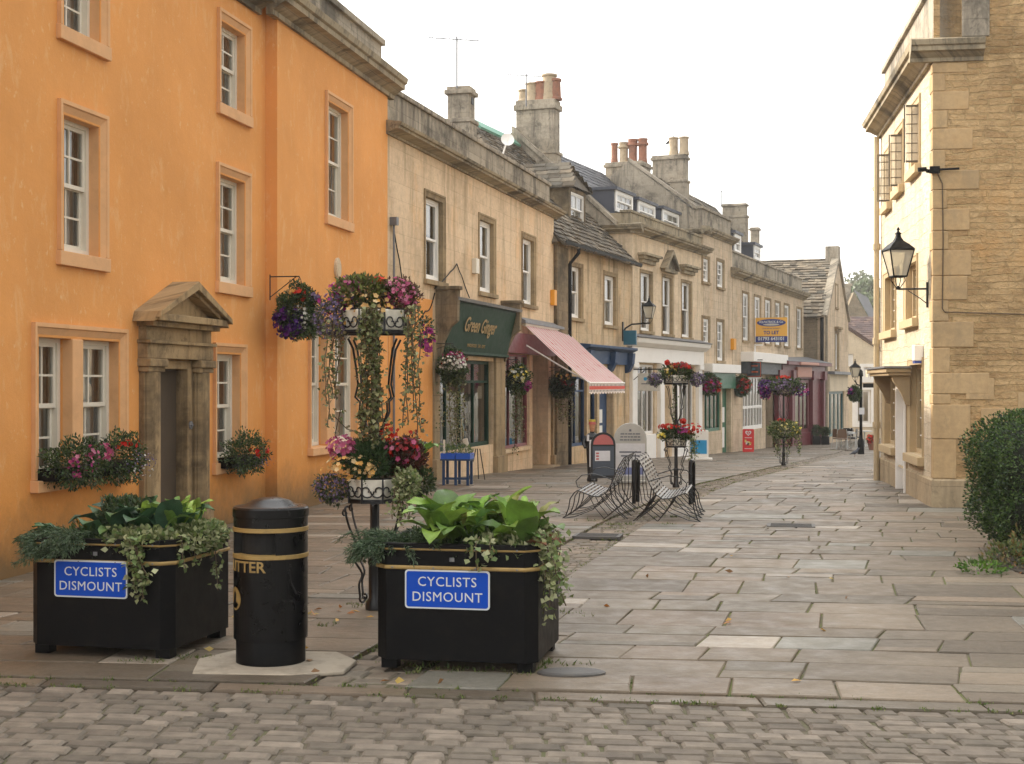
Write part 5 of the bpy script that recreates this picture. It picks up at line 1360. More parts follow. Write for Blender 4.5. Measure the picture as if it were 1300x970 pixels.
# camera bracket, cable and conduit on gable
b = MB(); yq = GY(1197); zq = GZ(213); b.tube([(LX - .02, -.1, zq), (LX - .02, .0, zq - .02)], .03, 8); b.box(LX + .02, LX + .08, -.06, .08, zq - .05, zq + .05)
b.tube([(LX + .06, .05, zq), (LX + .06, GY(1217), zq + .01)], .018); b.tube([(LX, -.1, zq + .02), (LX - .0, -.22, zq + .01)], .035, 8); b.build('floodlight', BLACKM, rb)
b = MB(); b.tube([(LX + .03, GY(1190), zq - .05), (LX + .03, GY(1196), zq - .2), (LX + .03, GY(1197), GZ(300)), (LX + .03, GY(1196), GZ(389)), (LX + .03, GY(1199), GZ(393)), (LX + .03, GY(1340), GZ(398))], .009, 5)
b.build('cable', simple('brown_cable', (.1, .07, .04), .7, bmp=0), rb)
interior(rb, .1, LX - .1, .05, zc, 1.1)
# building behind, only its cornice end shows
F9 = Fr((9.42, 36.0), .14, right=True)
nb = F9.make('neighbour_building', 'pale stone building behind the right hand corner building, only the tip of its cornice showing', 'building')
z9 = F9.Z(1110, 262); b = MB(); b.box(0, 5, 0, 8, -.6, z9); b.build('wall', BATH3, nb)
b = MB(); cornice(b, -.3, 5, z9 - .05, sc_(CP, .9, .8)); b.build('cornice', GREYST, nb)
# ================================================================ plants
BIGC = [(.07, .15, .035), (.10, .2, .05), (.05, .11, .04), (.13, .23, .06)]
def big_leaves(parent, name, specs, cols, mat=None, cup=.25):
    """specs: (base, azimuth, lean, length, width) - paddle shaped leaves on stalks"""
    b = MB()
    for (p, az, lean, L, Wd) in specs:
        b.c = mul(rnd.choice(cols), rnd.uniform(.8, 1.25))
        h = Vector((math.cos(az), math.sin(az), 0)); sd_ = Vector((-math.sin(az), math.cos(az), 0)); up = Vector((0, 0, 1))
        pos = Vector(p); n = 9; curl = rnd.uniform(.8, 1.9); st = .22
        ring = []; tw = rnd.uniform(-.3, .3)
        for i in range(n + 1):
            t = i / n; ang = lean + curl * (t ** 1.8)
            d = up * math.cos(ang) + h * math.sin(ang)
            if i: pos = pos + d * (L / n)
            nn = h * math.cos(ang) - up * math.sin(ang)
            w = .012 if t < st else Wd * .5 * math.sin(PI * min(1, ((t - st) / (1 - st)) ** .75)) ** .7 + .004
            if i == n: w = .002
            wv = .006 * math.sin(i * 2.3 + az * 5)
            s2 = sd_ * math.cos(tw) + nn * math.sin(tw)
            ring.append([pos - s2 * w + -nn * (cup * w) + nn * wv, pos - s2 * w * .5 - nn * cup * w * .25, pos + nn * .004, pos + s2 * w * .5 - nn * cup * w * .25, pos + s2 * w - nn * (cup * w) - nn * wv])
        vs = [q for r_ in ring for q in r_]
        fs = [(i * 5 + k, i * 5 + k + 1, (i + 1) * 5 + k + 1, (i + 1) * 5 + k) for i in range(n) for k in range(4)]
        b.add(vs, fs)
    return b.build(name, mat or BIGLEAF, parent, smooth=True, color=True)

def bush(parent, name, centre, rad, n, size, cols, up=.5, mat=None, wr=.5, jit=.5, shell=.35, seed=0):
    c = np.array(centre); rad = np.array(rad if hasattr(rad, '__len__') else (rad,) * 3)
    d = unit(NR.normal(0, 1, (n, 3))); r = (NR.uniform(shell, 1, (n, 1))) ** .6
    # lumpy radius
    lump = 1 + .16 * np.sin(d[:, :1] * 7 + seed) * np.cos(d[:, 1:2] * 6 + seed * 2) + .1 * np.sin(d[:, 2:3] * 11 + seed)
    P = c + d * rad * r * lump
    V = leaf_quads(P, d + np.array([0, 0, up]), size, size * wr, .2, jit)
    return np_mesh(name, V, 4, mat or LEAF, parent, palette(n, cols, .3))

def flowers(parent, name, pts, nrm, r, cols, petals=5):
    pts = np.asarray(pts); n = len(pts)
    V = flower_quads(pts, np.asarray(nrm) + NR.normal(0, .35, (n, 3)), r, petals)
    return np_mesh(name, V, 4, PETAL, parent, np.repeat(palette(n, cols, .15), petals, 0))

def trail(parent, name, strands, cols, size=.045, dens=90, spread=.04):
    """strands: list of polylines hanging down"""
    P = []; D = []
    sb = MB()
    for pts in strands:
        pts = [Vector(p) for p in pts]; sb.tube(pts, .004, 4)
        for a, b_ in zip(pts, pts[1:]):
            for _ in range(max(2, int((b_ - a).length * dens))):
                q = a.lerp(b_, rnd.random()); P.append((q.x + rnd.gauss(0, spread), q.y + rnd.gauss(0, spread), q.z + rnd.gauss(0, spread * .5))); D.append((rnd.gauss(0, .8), rnd.gauss(0, .8) - .3, -.35))
    V = leaf_quads(np.array(P), np.array(D), size, size * .85, .15, .5)
    o = np_mesh(name, V, 4, LEAF, parent, palette(len(P), cols, .25)); 
    sb.build('stem', simple('ivy_stem', (.1, .07, .04), .8, bmp=0) if 'ivy_stem' not in bpy.data.materials else bpy.data.materials['ivy_stem'], o)
    return o
VARIEG = [(.2, .25, .09), (.3, .33, .15), (.13, .19, .06), (.42, .43, .24)]
IVYC = [(.17, .19, .075), (.23, .24, .1), (.12, .15, .05), (.28, .27, .13), (.2, .16, .08)]
GREEN = [(.06, .11, .03), (.09, .15, .04), (.04, .08, .025), (.13, .17, .05)]
DKG = [(.035, .06, .02), (.05, .085, .025), (.025, .045, .02), (.08, .1, .04)]
JUNI = [(.06, .105, .05), (.085, .135, .065), (.04, .075, .035), (.11, .155, .08)]

# ================================================================ planters
BLUES = simple('blue_sign_enamel', (.003, .062, .44), .45, var=.04, scale=2, bmp=0, spec=.2)
SIGNW = simple('white_sign_enamel', (.62, .64, .64), .45, var=.03, bmp=0)
SOIL = simple('potting_soil', (.03, .022, .015), .95, bmp=.5)
def rrectpts(w, h, r, n=5):
    out = []
    for cx, cy, a0 in ((w / 2 - r, h / 2 - r, 0), (-w / 2 + r, h / 2 - r, 90), (-w / 2 + r, -h / 2 + r, 180), (w / 2 - r, -h / 2 + r, 270)):
        for i in range(n + 1): a = R(a0 + 90 * i / n); out.append((cx + r * math.cos(a), cy + r * math.sin(a)))
    return out
def planter(loc, rz, w, dp, h, signx, signz, sw, sh, label, ch=.075):
    """origin at front left corner, x along front, y back"""
    t = thing('street_planter', label, 'planter', loc, rz, 'black street planters')
    def oc(e, c=ch): return [(c - e * .4, -e), (w - c + e * .4, -e), (w + e, c - e * .4), (w + e, dp - c + e * .4), (w - c + e * .4, dp + e), (c - e * .4, dp + e), (-e, dp - c + e * .4), (-e, c - e * .4)]
    b = MB(); b.prism(oc(0), .065, h - .02, 'z'); b.build('body', BLACKM, t, bevel=.004)
    for (x, y) in ((.03, .05), (w - .13, .05), (.03, dp - .15), (w - .13, dp - .15)): b = MB(); b.box(x, x + .1, y, y + .1, 0, .07); b.build('foot', BLACKM, t)
    b = MB(); o_, i_ = oc(.012), oc(-.035); n = 8
    vs = [(*p, h - .03) for p in o_] + [(*p, h) for p in o_] + [(*p, h) for p in i_] + [(*p, h - .08) for p in i_]
    fs = [(k * 8 + i, k * 8 + (i + 1) % 8, (k + 1) * 8 + (i + 1) % 8, (k + 1) * 8 + i) for k in range(3) for i in range(8)]; b.add(vs, fs); b.build('rim', BLACKM, t, bevel=.003)
    b = MB(); b.prism(oc(-.03), h - .12, h - .06, 'z'); b.build('soil', SOIL, t)
    for z in (h - .045, h - .165):
        b = MB(); O_ = oc(.011); I_ = oc(.0005)
        pr = [(.0, z), (.6, z + .002), (1, z + .008), (1, z + .018), (.6, z + .024), (0, z + .026)]
        vs = []
        for f, zz in pr: vs += [(I_[i][0] + (O_[i][0] - I_[i][0]) * f, I_[i][1] + (O_[i][1] - I_[i][1]) * f, zz) for i in range(8)]
        b.add(vs, [(k * 8 + i, k * 8 + (i + 1) % 8, (k + 1) * 8 + (i + 1) % 8, (k + 1) * 8 + i) for k in range(5) for i in range(8)])
        bd = b.build('gold_band', GOLD, t)
        s = MB()
        for i in range(4): s.lathe([(.0, -.004), (.004, -.002), (.005, 0)], 0, 0, 8) if False else s.box(.12 + i * (w - .24) / 3 - .005, .12 + i * (w - .24) / 3 + .005, -.0145, -.008, z + .008, z + .018)
        s.build('stud', LEAD, bd)
    b = MB(); pts = rrectpts(sw, sh, .022); b.prism([(x, z) for x, z in pts], -.012, -.001, 'y'); b.m = 1
    b.prism([(x, z) for x, z in rrectpts(sw - .02, sh - .02, .016)], -.0135, -.0118, 'y')
    sg = b.build('sign', [SIGNW, BLUES], t, loc=(signx, -.001, signz))
    text('CYCLISTS', sh * .345, sg, SIGNW, 0, -.0145, sh * .19, name='sign_lettering', extr=.001, space=1.08)
    text('DISMOUNT', sh * .345, sg, SIGNW, 0, -.0145, -sh * .2, name='sign_lettering', extr=.001, space=1.08)
    b = MB(); b.box(.47 * w, .47 * w + .03, -.006, -.0005, h - .11, h - .085); b.build('badge', LEAD, t)
    return t
def juniper(parent, x, y, z, r, n=26, L=.35, down=.9, az=None, seed=0):
    P = []; D = []
    for _ in range(n):
        a = rnd.uniform(0, 2 * PI) if az is None else rnd.gauss(az, .8)
        l = L * rnd.uniform(.5, 1.1); q = Vector((x + rnd.gauss(0, r * .35), y + rnd.gauss(0, r * .35), z + rnd.uniform(-.02, .06)))
        d = Vector((math.cos(a), math.sin(a), rnd.uniform(.15, .7))).normalized()
        m = 26
        for i in range(m):
            q = q + d * (l / m); d.z -= down / m * rnd.uniform(.6, 1.3); d.normalize()
            for k in range(6): P.append(tuple(q + Vector((rnd.gauss(0, .012), rnd.gauss(0, .012), rnd.gauss(0, .01))))); D.append(tuple(d * 1.0 + Vector((rnd.gauss(0, .5), rnd.gauss(0, .5), rnd.gauss(0, .4)))))
    V = leaf_quads(np.array(P), np.array(D), .035, .006, .1, .2)
    return np_mesh('juniper', V, 4, LEAF, parent, palette(len(P), JUNI, .3))

w2, h2 = 1.04, .80
p2 = planter((-.87, 9.0, 0), R(-11), w2, .95, h2, .475, .80 - .285, .545, .243, 'black planter with blue CYCLISTS DISMOUNT sign, standing right of the litter bin')
w1, h1 = 1.04, .78
p1 = planter((-3.24, 9.5, 0), R(-13), w1, .98, h1, .475, .78 - .265, .53, .245, 'black planter with blue CYCLISTS DISMOUNT sign, left of the litter bin by the orange house')
# planting, centre planter
zt = h2 - .06
juniper(p2, .1, .16, zt, .12, 60, .34, 1.2, az=R(200)); juniper(p2, .22, .2, zt, .14, 34, .3, .9)
sp = []
for i in range(64):
    x, y = rnd.uniform(.34, 1.0) , rnd.uniform(.1, .8)
    if rnd.random() < .25: x = rnd.uniform(.25, .5)
    L = rnd.uniform(.26, .46); sp.append(((x, y, zt), rnd.uniform(0, 2 * PI) if y > .25 else rnd.uniform(R(180), R(360)), rnd.uniform(.05, .65), L, L * rnd.uniform(.36, .48)))
big_leaves(p2, 'bergenia', sp, [(.11, .2, .03), (.16, .26, .035), (.08, .15, .03), (.2, .31, .05)])
sp = [((.5 + rnd.gauss(0, .07), .5 + rnd.gauss(0, .1), zt + .12), rnd.uniform(0, 2 * PI), rnd.uniform(.0, .7), .2, .055) for _ in range(26)]
sp += [((.78 + rnd.gauss(0, .08), .45 + rnd.gauss(0, .12), zt + .12), rnd.uniform(0, 2 * PI), rnd.uniform(0, .6), .26, .06) for _ in range(22)]
big_leaves(p2, 'hellebore', sp, [(.16, .3, .04), (.22, .36, .06), (.1, .2, .05), (.2, .2, .05)])
sp = [((.93 + rnd.gauss(0, .04), .2 + rnd.gauss(0, .06), zt), rnd.gauss(R(10), .5), rnd.uniform(.4, .9), .24, .1) for _ in range(4)]
big_leaves(p2, 'red_leaf', sp, [(.16, .06, .025), (.2, .1, .03)])
bush(p2, 'underplanting', (.5, .4, zt), (.46, .36, .12), 2400, .05, GREEN, .6)
bush(p2, 'variegated_ivy', (.85, .2, zt + .03), (.22, .2, .08), 900, .045, VARIEG, .3, wr=.8)
st = []
for i in range(9):
    x = .98 + rnd.uniform(-.06, .06); y = rnd.uniform(.05, .6); L = rnd.uniform(.2, .62)
    q = Vector((x, y, zt + .1)); pts = [q.copy()]
    q = q + Vector((rnd.uniform(.05, .1), -.03, .02)); pts.append(q.copy())
    for k in range(6): q = q + Vector((rnd.uniform(-.012, .03), rnd.uniform(-.03, .02), -L / 6)); pts.append(q.copy())
    st.append(pts)
st.append([(.66, .1, zt + .1), (.66, -.02, zt + .07), (.67, -.04, zt - .1)]); st.append([(.74, .1, zt + .1), (.75, -.03, zt + .07), (.77, -.03, zt - .02)])
trail(p2, 'trailing_ivy', st, VARIEG, .045, 110, .028)
# planting, left planter
zt = h1 - .06
juniper(p1, .12, .16, zt, .14, 56, .27, 1.2, az=R(200)); juniper(p1, .3, .14, zt, .14, 44, .34, 1.1, az=R(265))
sp = []
for i in range(36):
    x, y = rnd.uniform(.3, .9), rnd.uniform(.2, .85); L = rnd.uniform(.28, .42)
    sp.append(((x, y, zt), rnd.uniform(0, 2 * PI), rnd.uniform(.1, .7), L, L * .42))
big_leaves(p1, 'bergenia', sp, [(.05, .12, .05), (.075, .155, .05), (.045, .1, .055), (.1, .19, .05)])
sp = [((.83 + rnd.gauss(0, .08), .5 + rnd.gauss(0, .12), zt + .08), rnd.uniform(0, 2 * PI), rnd.uniform(0, .7), .26, .06) for _ in range(40)]
big_leaves(p1, 'hellebore', sp, [(.2, .32, .05), (.28, .4, .07), (.14, .24, .05)])
sp = [((.08, .3, zt), R(200 + rnd.uniform(-50, 50)), rnd.uniform(.3, .9), .24, .07) for _ in range(7)]
big_leaves(p1, 'bergenia', sp, [(.06, .14, .05)])
bush(p1, 'dark_shrub', (.45, .5, zt + .14), (.2, .2, .17), 2200, .035, DKG, .6)
bush(p1, 'underplanting', (.5, .42, zt), (.46, .38, .12), 2200, .05, GREEN, .6)
bush(p1, 'variegated_ivy', (.74, .16, zt + .03), (.26, .2, .09), 1500, .042, VARIEG, .3, wr=.8)
bush(p1, 'variegated_ivy', (1.0, .5, zt + .03), (.12, .38, .1), 1100, .042, VARIEG, .3, wr=.8)
st = []
for i in range(5):
    x = .78 + rnd.uniform(-.08, .08); L = rnd.uniform(.25, .42); q = Vector((x, .1, zt + .08)); pts = [q.copy()]; q = q + Vector((0, -.14, .0)); pts.append(q.copy())
    for k in range(5): q = q + Vector((rnd.uniform(-.01, .035), rnd.uniform(-.01, .005), -L / 5)); pts.append(q.copy())
    st.append(pts)
for y in (.12, .3, .62): 
    q = Vector((1.0, y, zt + .08)); st.append([q, q + Vector((.06, 0, 0)), q + Vector((.07, .0, -.15)), q + Vector((.1, -.02, -rnd.uniform(.2, .5)))])
trail(p1, 'trailing_ivy', st, VARIEG, .042, 120, .022)

# ================================================================ litter bin
lb = thing('litter_bin', 'round black litter bin with gold bands, between the two planters', 'litter bin', (-1.565, 9.23, 0))
b = MB(); b.lathe([(.223, 0), (.223, .165), (.22, .17)], n=48); b.build('base_ring', BLACKM, lb, smooth='auto')
r = .238; A0, A1 = R(200), R(288)
b = MB(); n = 64
def ringpt(a, rr, z): return (rr * math.cos(a), rr * math.sin(a), z)
zs_ = [.165, .69, .86, .99]
for i in range(n):
    a, c = 2 * PI * i / n, 2 * PI * (i + 1) / n
    for z0, z1 in zip(zs_, zs_[1:]):
        am = (a + c) / 2
        if z0 == .69 and A0 < am < A1: continue
        b.quad(ringpt(a, r, z0), ringpt(c, r, z0), ringpt(c, r, z1), ringpt(a, r, z1))
b.add([ringpt(2 * PI * i / n, r, .165) for i in range(n)], [tuple(range(n))[::-1]])
for a in (A0 + .03, A1): 
    b.quad(ringpt(a, r, .69), ringpt(a, r - .06, .69), ringpt(a, r - .06, .86), ringpt(a, r, .86))
bd = b.build('body', BLACK, lb, smooth='auto')
b = MB(); b.lathe([(r - .05, .66), (r - .05, .9)], n=32); b.lathe([(.001, .66), (r, .66)], n=32); b.build('liner', simple('dark_bin_liner', (.004, .004, .004), .8, bmp=0), lb)
b = MB(); b.lathe([(r + .003, .945), (r + .007, .95), (r + .007, 1.0), (r - .002, 1.012), (.17, 1.018), (.12, 1.05), (.06, 1.066), (.001, 1.07)], n=48); b.build('lid', BLACK, lb, smooth='auto')
for z in (.685, .855):
    b = MB(); b.lathe([(r, z), (r + .006, z + .003), (r + .006, z + .027), (r, z + .03)], n=48); b.build('gold_band', GOLD, lb, smooth='auto')
rb_ = r + .0025
def bend(a0):
    def f(q):
        a = a0 + q.x / rb_; return Vector((rb_ * math.cos(a) + q.y * math.cos(a) * -1, rb_ * math.sin(a) - q.y * math.sin(a), q.z))
    return f
tx = text('LITTER', .098, bd, GOLD, 0, 0, .637, bold=.0015, extr=.002, bend=bend(R(234)), name='lettering', sx=1.05)
b = MB()
def onbin(pts2, a0, z0, off):   # bend a flat outline on to the body
    return [((rb_ + off) * math.cos(a0 + x / rb_), (rb_ + off) * math.sin(a0 + x / rb_), z0 + z) for x, z in pts2]
disc = [(.07 * math.cos(2 * PI * i / 28), .075 * math.sin(2 * PI * i / 28)) for i in range(28)]
b.add(onbin(disc, R(211), .43, 0), [tuple(range(28))]); b.m = 1
b.add(onbin([(.016 * math.cos(2 * PI * i / 14), .02 + .026 * math.sin(2 * PI * i / 14)) for i in range(14)], R(211), .43, .002), [tuple(range(14))])
b.add(onbin([(-.05, -.05), (-.02, -.06), (.02, -.055), (.045, -.035), (.03, -.02), (0, -.035), (-.03, -.02)], R(211), .43, .002), [tuple(range(7))])
b.build('emblem', [GOLD, BLACK], bd)
b = MB(); aD = R(302); b.add([ringpt(aD, r + .002, .17), ringpt(aD + .012, r + .002, .17), ringpt(aD + .012, r + .002, .94), ringpt(aD, r + .002, .94)], [(0, 1, 2, 3)])
b.build('door_seam', simple('seam_shadow_gap', (.002, .002, .002), .9, bmp=0), bd)
b = MB(); b.tube([ringpt(aD + .1, r + .005, .62), ringpt(aD + .14, r + .012, .54), ringpt(aD + .25, r + .03, .475), ringpt(aD + .42, r + .03, .46)], [.008, .009, .011, .006], 8); b.tube([ringpt(aD + .08, r + .005, .6), ringpt(aD + .08, r + .006, .42), ringpt(aD + .25, r + .004, .42)], .006, 5); b.build('handle', BLACK, lb, smooth='auto')
b = MB(); b.T = Matrix.Translation((-1.57, 9.2, 0)); b.prism([(-.42, -.36), (.2, -.42), (.52, -.3), (.56, .05), (.4, .34), (-.3, .4), (-.48, .1)], -.02, .009, 'z')
tag(b.build('concrete_slab', simple('pale_concrete', (.36, .31, .24), .9, var=.15, scale=6, bmp=.5, dirt=((.12, .1, .07), 4, .5)), bevel=.01), 'rough pale concrete pad under the litter bin', 'slab')

# ================================================================ flower towers
TROUGH = simple('cream_trough_plastic', (.8, .75, .64), .55, var=.06, bmp=.05, dirt=((.25, .22, .12), 5, .35))
def spiral(c, u, v, r0, turns, a0=0, n=18, sgn=1):
    return [c + u * (r0 * (1 - .75 * i / n) * math.cos(a0 + sgn * 2 * PI * turns * i / n)) + v * (r0 * (1 - .75 * i / n) * math.sin(a0 + sgn * 2 * PI * turns * i / n)) for i in range(n + 1)]
def tower(loc, sc=1.0, label='', rz=0):
    t = thing('flower_tower', label, 'flower stand', loc, rz, 'two tier wrought iron flower stands'); t.scale = (sc, sc, sc)
    b = MB(); b.tube([(0, 0, 0), (0, 0, 1.35), (0, 0, 2.2)], [.038, .038, .028], 10); b.lathe([(.075, 0), (.075, .05), (.05, .09), (.05, .35), (.058, .38), (.05, .41)], n=12); b.lathe([(.05, 1.28), (.07, 1.33), (.05, 1.42)], n=12)
    b.build('post', IRON, t, smooth='auto')
    for a_ in range(4):
        a = a_ * PI / 2 + PI / 4; h = Vector((math.cos(a), math.sin(a), 0)); z = Vector((0, 0, 1))
        b = MB()
        pts = [h * .27 + z * .84, h * .3 + z * .82, h * .26 + z * .68, h * .17 + z * .5, h * .21 + z * .42, h * .13 + z * .3, h * .16 + z * .22, h * .15 + z * .12]
        cr = []
        for i in range(len(pts) - 1):
            p0 = pts[max(i - 1, 0)]; p1_, p2_ = pts[i], pts[i + 1]; p3 = pts[min(i + 2, len(pts) - 1)]
            for k in range(4):
                u = k / 4; cr.append(.5 * ((2 * p1_) + (p2_ - p0) * u + (2 * p0 - 5 * p1_ + 4 * p2_ - p3) * u * u + (3 * p1_ - p0 - 3 * p2_ + p3) * u ** 3))
        cr += [pts[-1]] + spiral(h * .12 + z * .1, h, z, .035, .9, 0, 10, -1)
        b.tube(cr, .009, 6); b.tube(spiral(h * .3 + z * .79, h, z, .03, 1, PI / 2, 10, -1), .008, 5)
        b.build('scroll_bracket', IRON, t)
        b = MB()
        pts = [h * .27 + z * 2.16, h * .22 + z * 2.08, h * .19 + z * 1.93, h * .17 + z * 1.8, h * .2 + z * 1.7, h * .15 + z * 1.66, h * .155 + z * 1.58, h * .1 + z * 1.47, h * .03 + z * 1.38]
        b.tube(pts, .009, 6); b.tube(spiral(h * .11 + z * 1.33, h, z, .05, 1, PI, 12, 1), .008, 5)
        b.build('scroll_bracket', IRON, t)
    for (zz, rr) in ((2.2, .26), (.86, .215)):
        b = MB(); b.lathe([(rr, zz), (rr, zz + .03), (rr - .02, zz + .03), (rr - .02, zz)], n=8, a0=PI / 8)
        for a_ in range(4): a = a_ * PI / 4; b.box(-rr, rr, -.012, .012, zz - .01, zz + .004) if a_ == 0 else (b.box(-.012, .012, -rr, rr, zz - .012, zz + .002) if a_ == 2 else None)
        b.lathe([(rr, zz + .19), (rr + .006, zz + .196), (rr, zz + .2)], n=8, a0=PI / 8)
        tr = b.build('tray', IRON, t)
        for k in range(8):
            a = k * PI / 4 + PI / 8; h = Vector((math.cos(a), math.sin(a), 0)); s = MB(); s.tube([h * rr + Vector((0, 0, zz)), h * rr + Vector((0, 0, zz + .2))], .009, 5)
            a2 = a + PI / 8; hm = Vector((math.cos(a2), math.sin(a2), 0)) * rr * .955; tv = Vector((-math.sin(a2), math.cos(a2), 0)); z = Vector((0, 0, 1))
            s.tube(spiral(hm + tv * .045 + z * (zz + .1), tv, z, .06, 1.1, PI, 14, 1), .006, 5); s.tube(spiral(hm - tv * .045 + z * (zz + .1), tv, z, .06, 1.1, 0, 14, -1), .006, 5)
            s.build('scrollwork', IRON, tr)
        for k in range(4):
            a = k * PI / 2; b = MB(); b.T = Matrix.Rotation(a, 4, 'Z'); q = rr * .95
            b.add([(q * .45, -q * .72, zz + .03), (q * .9, -q * .42, zz + .03), (q * .9, q * .42, zz + .03), (q * .45, q * .72, zz + .03), (q * .5, -q * .82, zz + .19), (q * 1.0, -q * .46, zz + .19), (q * 1.0, q * .46, zz + .19), (q * .5, q * .82, zz + .19)],
                  [(0, 1, 2, 3)[::-1], (0, 1, 5, 4), (1, 2, 6, 5), (2, 3, 7, 6), (3, 0, 4, 7), (4, 5, 6, 7)])
            b.build('trough', TROUGH, t, bevel=.008)
    return t
def ring_flowers(parent, zc, rx, n, r, cols, sector=None, zr=.1, name='flowers', c=(0, 0)):
    a = NR.uniform(0, 2 * PI, n) if sector is None else NR.uniform(sector[0], sector[1], n)
    ph = NR.uniform(-.3, 1.3, n)
    d = np.stack([np.cos(a) * np.cos(ph), np.sin(a) * np.cos(ph), np.sin(ph)], 1)
    P = d * np.array([rx, rx, zr]) * NR.uniform(.85, 1.12, (n, 1)) + np.array([c[0], c[1], zc])
    return flowers(parent, name, P, d + np.array([0, -.5, .2]), r, cols)
def clump(parent, name, c, rad, n, r, cols):
    d = unit(NR.normal(0, 1, (n, 3))); P = np.array(c) + d * np.array(rad) * NR.uniform(.6, 1.05, (n, 1))
    return flowers(parent, name, P, d + np.array([0, -.4, .3]), r, cols)
PINK = [(.5, .12, .22), (.55, .2, .3), (.4, .06, .15)]; RED = [(.48, .02, .012), (.55, .04, .02)]; PUR = [(.16, .12, .22), (.24, .19, .31), (.12, .08, .15)]; DPUR = [(.035, .01, .09), (.06, .015, .13), (.1, .02, .16)]
PEACH = [(.75, .48, .2), (.8, .6, .32), (.75, .42, .12)]; WHT = [(.75, .75, .68)]; MAG = [(.3, .03, .16), (.38, .05, .22)]; YEL = [(.75, .6, .1), (.7, .65, .3)]; DRED = [(.3, .02, .03), (.22, .03, .03)]
def strand(x, y, z, L, n=8, wob=.02, out=(0, 0)):
    q = Vector((x, y, z)); pts = [q.copy()]
    for k in range(n): q = q + Vector((rnd.uniform(-wob, wob) + out[0] * (1 if k < 2 else 0), rnd.uniform(-wob, wob) + out[1] * (1 if k < 2 else 0), -L / n)); pts.append(q.copy())
    return pts
t1 = tower((-1.097, 11.37, 0), 1, 'tall two tier iron flower stand with long ivy curtains, right of the litter bin')
bush(t1, 'foliage', (-.1, .0, 2.52), (.22, .22, .14), 1500, .055, [(.13, .17, .04), (.17, .19, .05), (.08, .1, .03), (.15, .11, .05)], .6, seed=1)
clump(t1, 'pink_flowers', (-.2, -.06, 2.56), (.16, .14, .1), 60, .018, PINK + MAG)
clump(t1, 'peach_flowers', (-.06, -.16, 2.46), (.22, .1, .1), 60, .022, PEACH)
bush(t1, 'foliage', (.2, .02, 2.5), (.16, .2, .15), 1700, .035, [(.12, .06, .04), (.1, .1, .04), (.16, .08, .05)], .7, seed=2)
bush(t1, 'lobelia', (-.33, -.05, 2.32), (.14, .17, .17), 1000, .03, [(.08, .1, .05), (.1, .09, .09)], 0, seed=3)
clump(t1, 'lobelia_flowers', (-.33, -.08, 2.31), (.15, .17, .16), 260, .014, PUR)
clump(t1, 'pink_flowers', (.2, -.04, 2.5), (.15, .16, .15), 240, .017, PINK); clump(t1, 'purple_flowers', (-.28, -.04, 2.45), (.17, .14, .1), 130, .018, MAG + PUR)
clump(t1, 'peach_flowers', (-.04, -.12, 2.38), (.26, .16, .14), 60, .022, PEACH); clump(t1, 'red_flowers', (.03, -.06, 2.63), (.05, .05, .03), 16, .022, RED)
clump(t1, 'purple_flowers', (.42, -.02, 2.15), (.06, .06, .13), 34, .025, MAG)
bush(t1, 'foliage', (.4, 0, 2.22), (.08, .1, .12), 260, .03, DKG, 0)
trail(t1, 'ivy_curtain', [strand(-.3 + rnd.gauss(0, .03), -.22 + rnd.gauss(0, .04), 2.3, rnd.uniform(.55, .85)) for _ in range(5)], IVYC, .036, 75, .02)
trail(t1, 'ivy_curtain', [strand(.02 + rnd.gauss(0, .045), -.27 + rnd.gauss(0, .03), 2.4, rnd.uniform(.85, 1.1)) for _ in range(11)], IVYC, .042, 120, .022)
trail(t1, 'ivy_curtain', [strand(.29 + rnd.gauss(0, .045), -.18 + rnd.gauss(0, .05), 2.42, rnd.uniform(.5, 1.1)) for _ in range(7)], IVYC, .036, 80, .022)
trail(t1, 'ivy_curtain', [[(-.3, -.2, 1.55), (-.2, -.2, 1.45), (-.05, -.15, 1.4), (.1, -.1, 1.42)], [(-.25, -.2, 1.6), (-.3, -.15, 1.4), (-.2, -.1, 1.2)]], IVYC, .034, 45, .02)
bush(t1, 'foliage', (0, .02, 1.2), (.3, .22, .13), 2600, .045, GREEN + DKG, .6, seed=4); bush(t1, 'feathery_foliage', (-.04, -.14, 1.2), (.16, .14, .18), 2200, .05, [(.04, .085, .03), (.06, .11, .035)], .9, wr=.15)
bush(t1, 'foliage', (.26, -.02, 1.22), (.15, .16, .15), 1500, .04, [(.14, .04, .03), (.1, .06, .03)], .7, seed=2)
clump(t1, 'pink_flowers', (-.25, -.1, 1.3), (.13, .14, .1), 120, .022, PINK); clump(t1, 'pink_flowers', (.23, -.14, 1.28), (.15, .12, .11), 80, .022, PINK + RED + DRED)
clump(t1, 'red_flowers', (.12, -.05, 1.4), (.08, .1, .08), 40, .018, RED); clump(t1, 'red_flowers', (.31, -.05, 1.32), (.07, .1, .12), 50, .018, DRED + RED)
clump(t1, 'peach_flowers', (-.15, -.24, 1.16), (.24, .08, .1), 75, .022, PEACH); clump(t1, 'lobelia_flowers', (-.33, -.1, .98), (.15, .15, .12), 220, .013, PUR)
bush(t1, 'lobelia', (-.33, -.08, .98), (.15, .15, .12), 800, .03, DKG, 0); bush(t1, 'variegated_foliage', (.27, -.2, 1.02), (.1, .1, .12), 400, .04, VARIEG, .2, wr=.8)
bush(t1, 'foliage', (.36, 0, 1.02), (.12, .15, .12), 900, .035, DKG, .2)
trail(t1, 'trailing_ivy', [strand(.2 + rnd.gauss(0, .05), -.27, 1.0, rnd.uniform(.15, .3), 4) for _ in range(6)], VARIEG, .036, 90, .02)
sp = [((.4, 0, 1.25), rnd.uniform(0, 6), rnd.uniform(.1, .8), .18, .07) for _ in range(5)]; big_leaves(t1, 'green_sprig', sp, [(.14, .26, .04)])

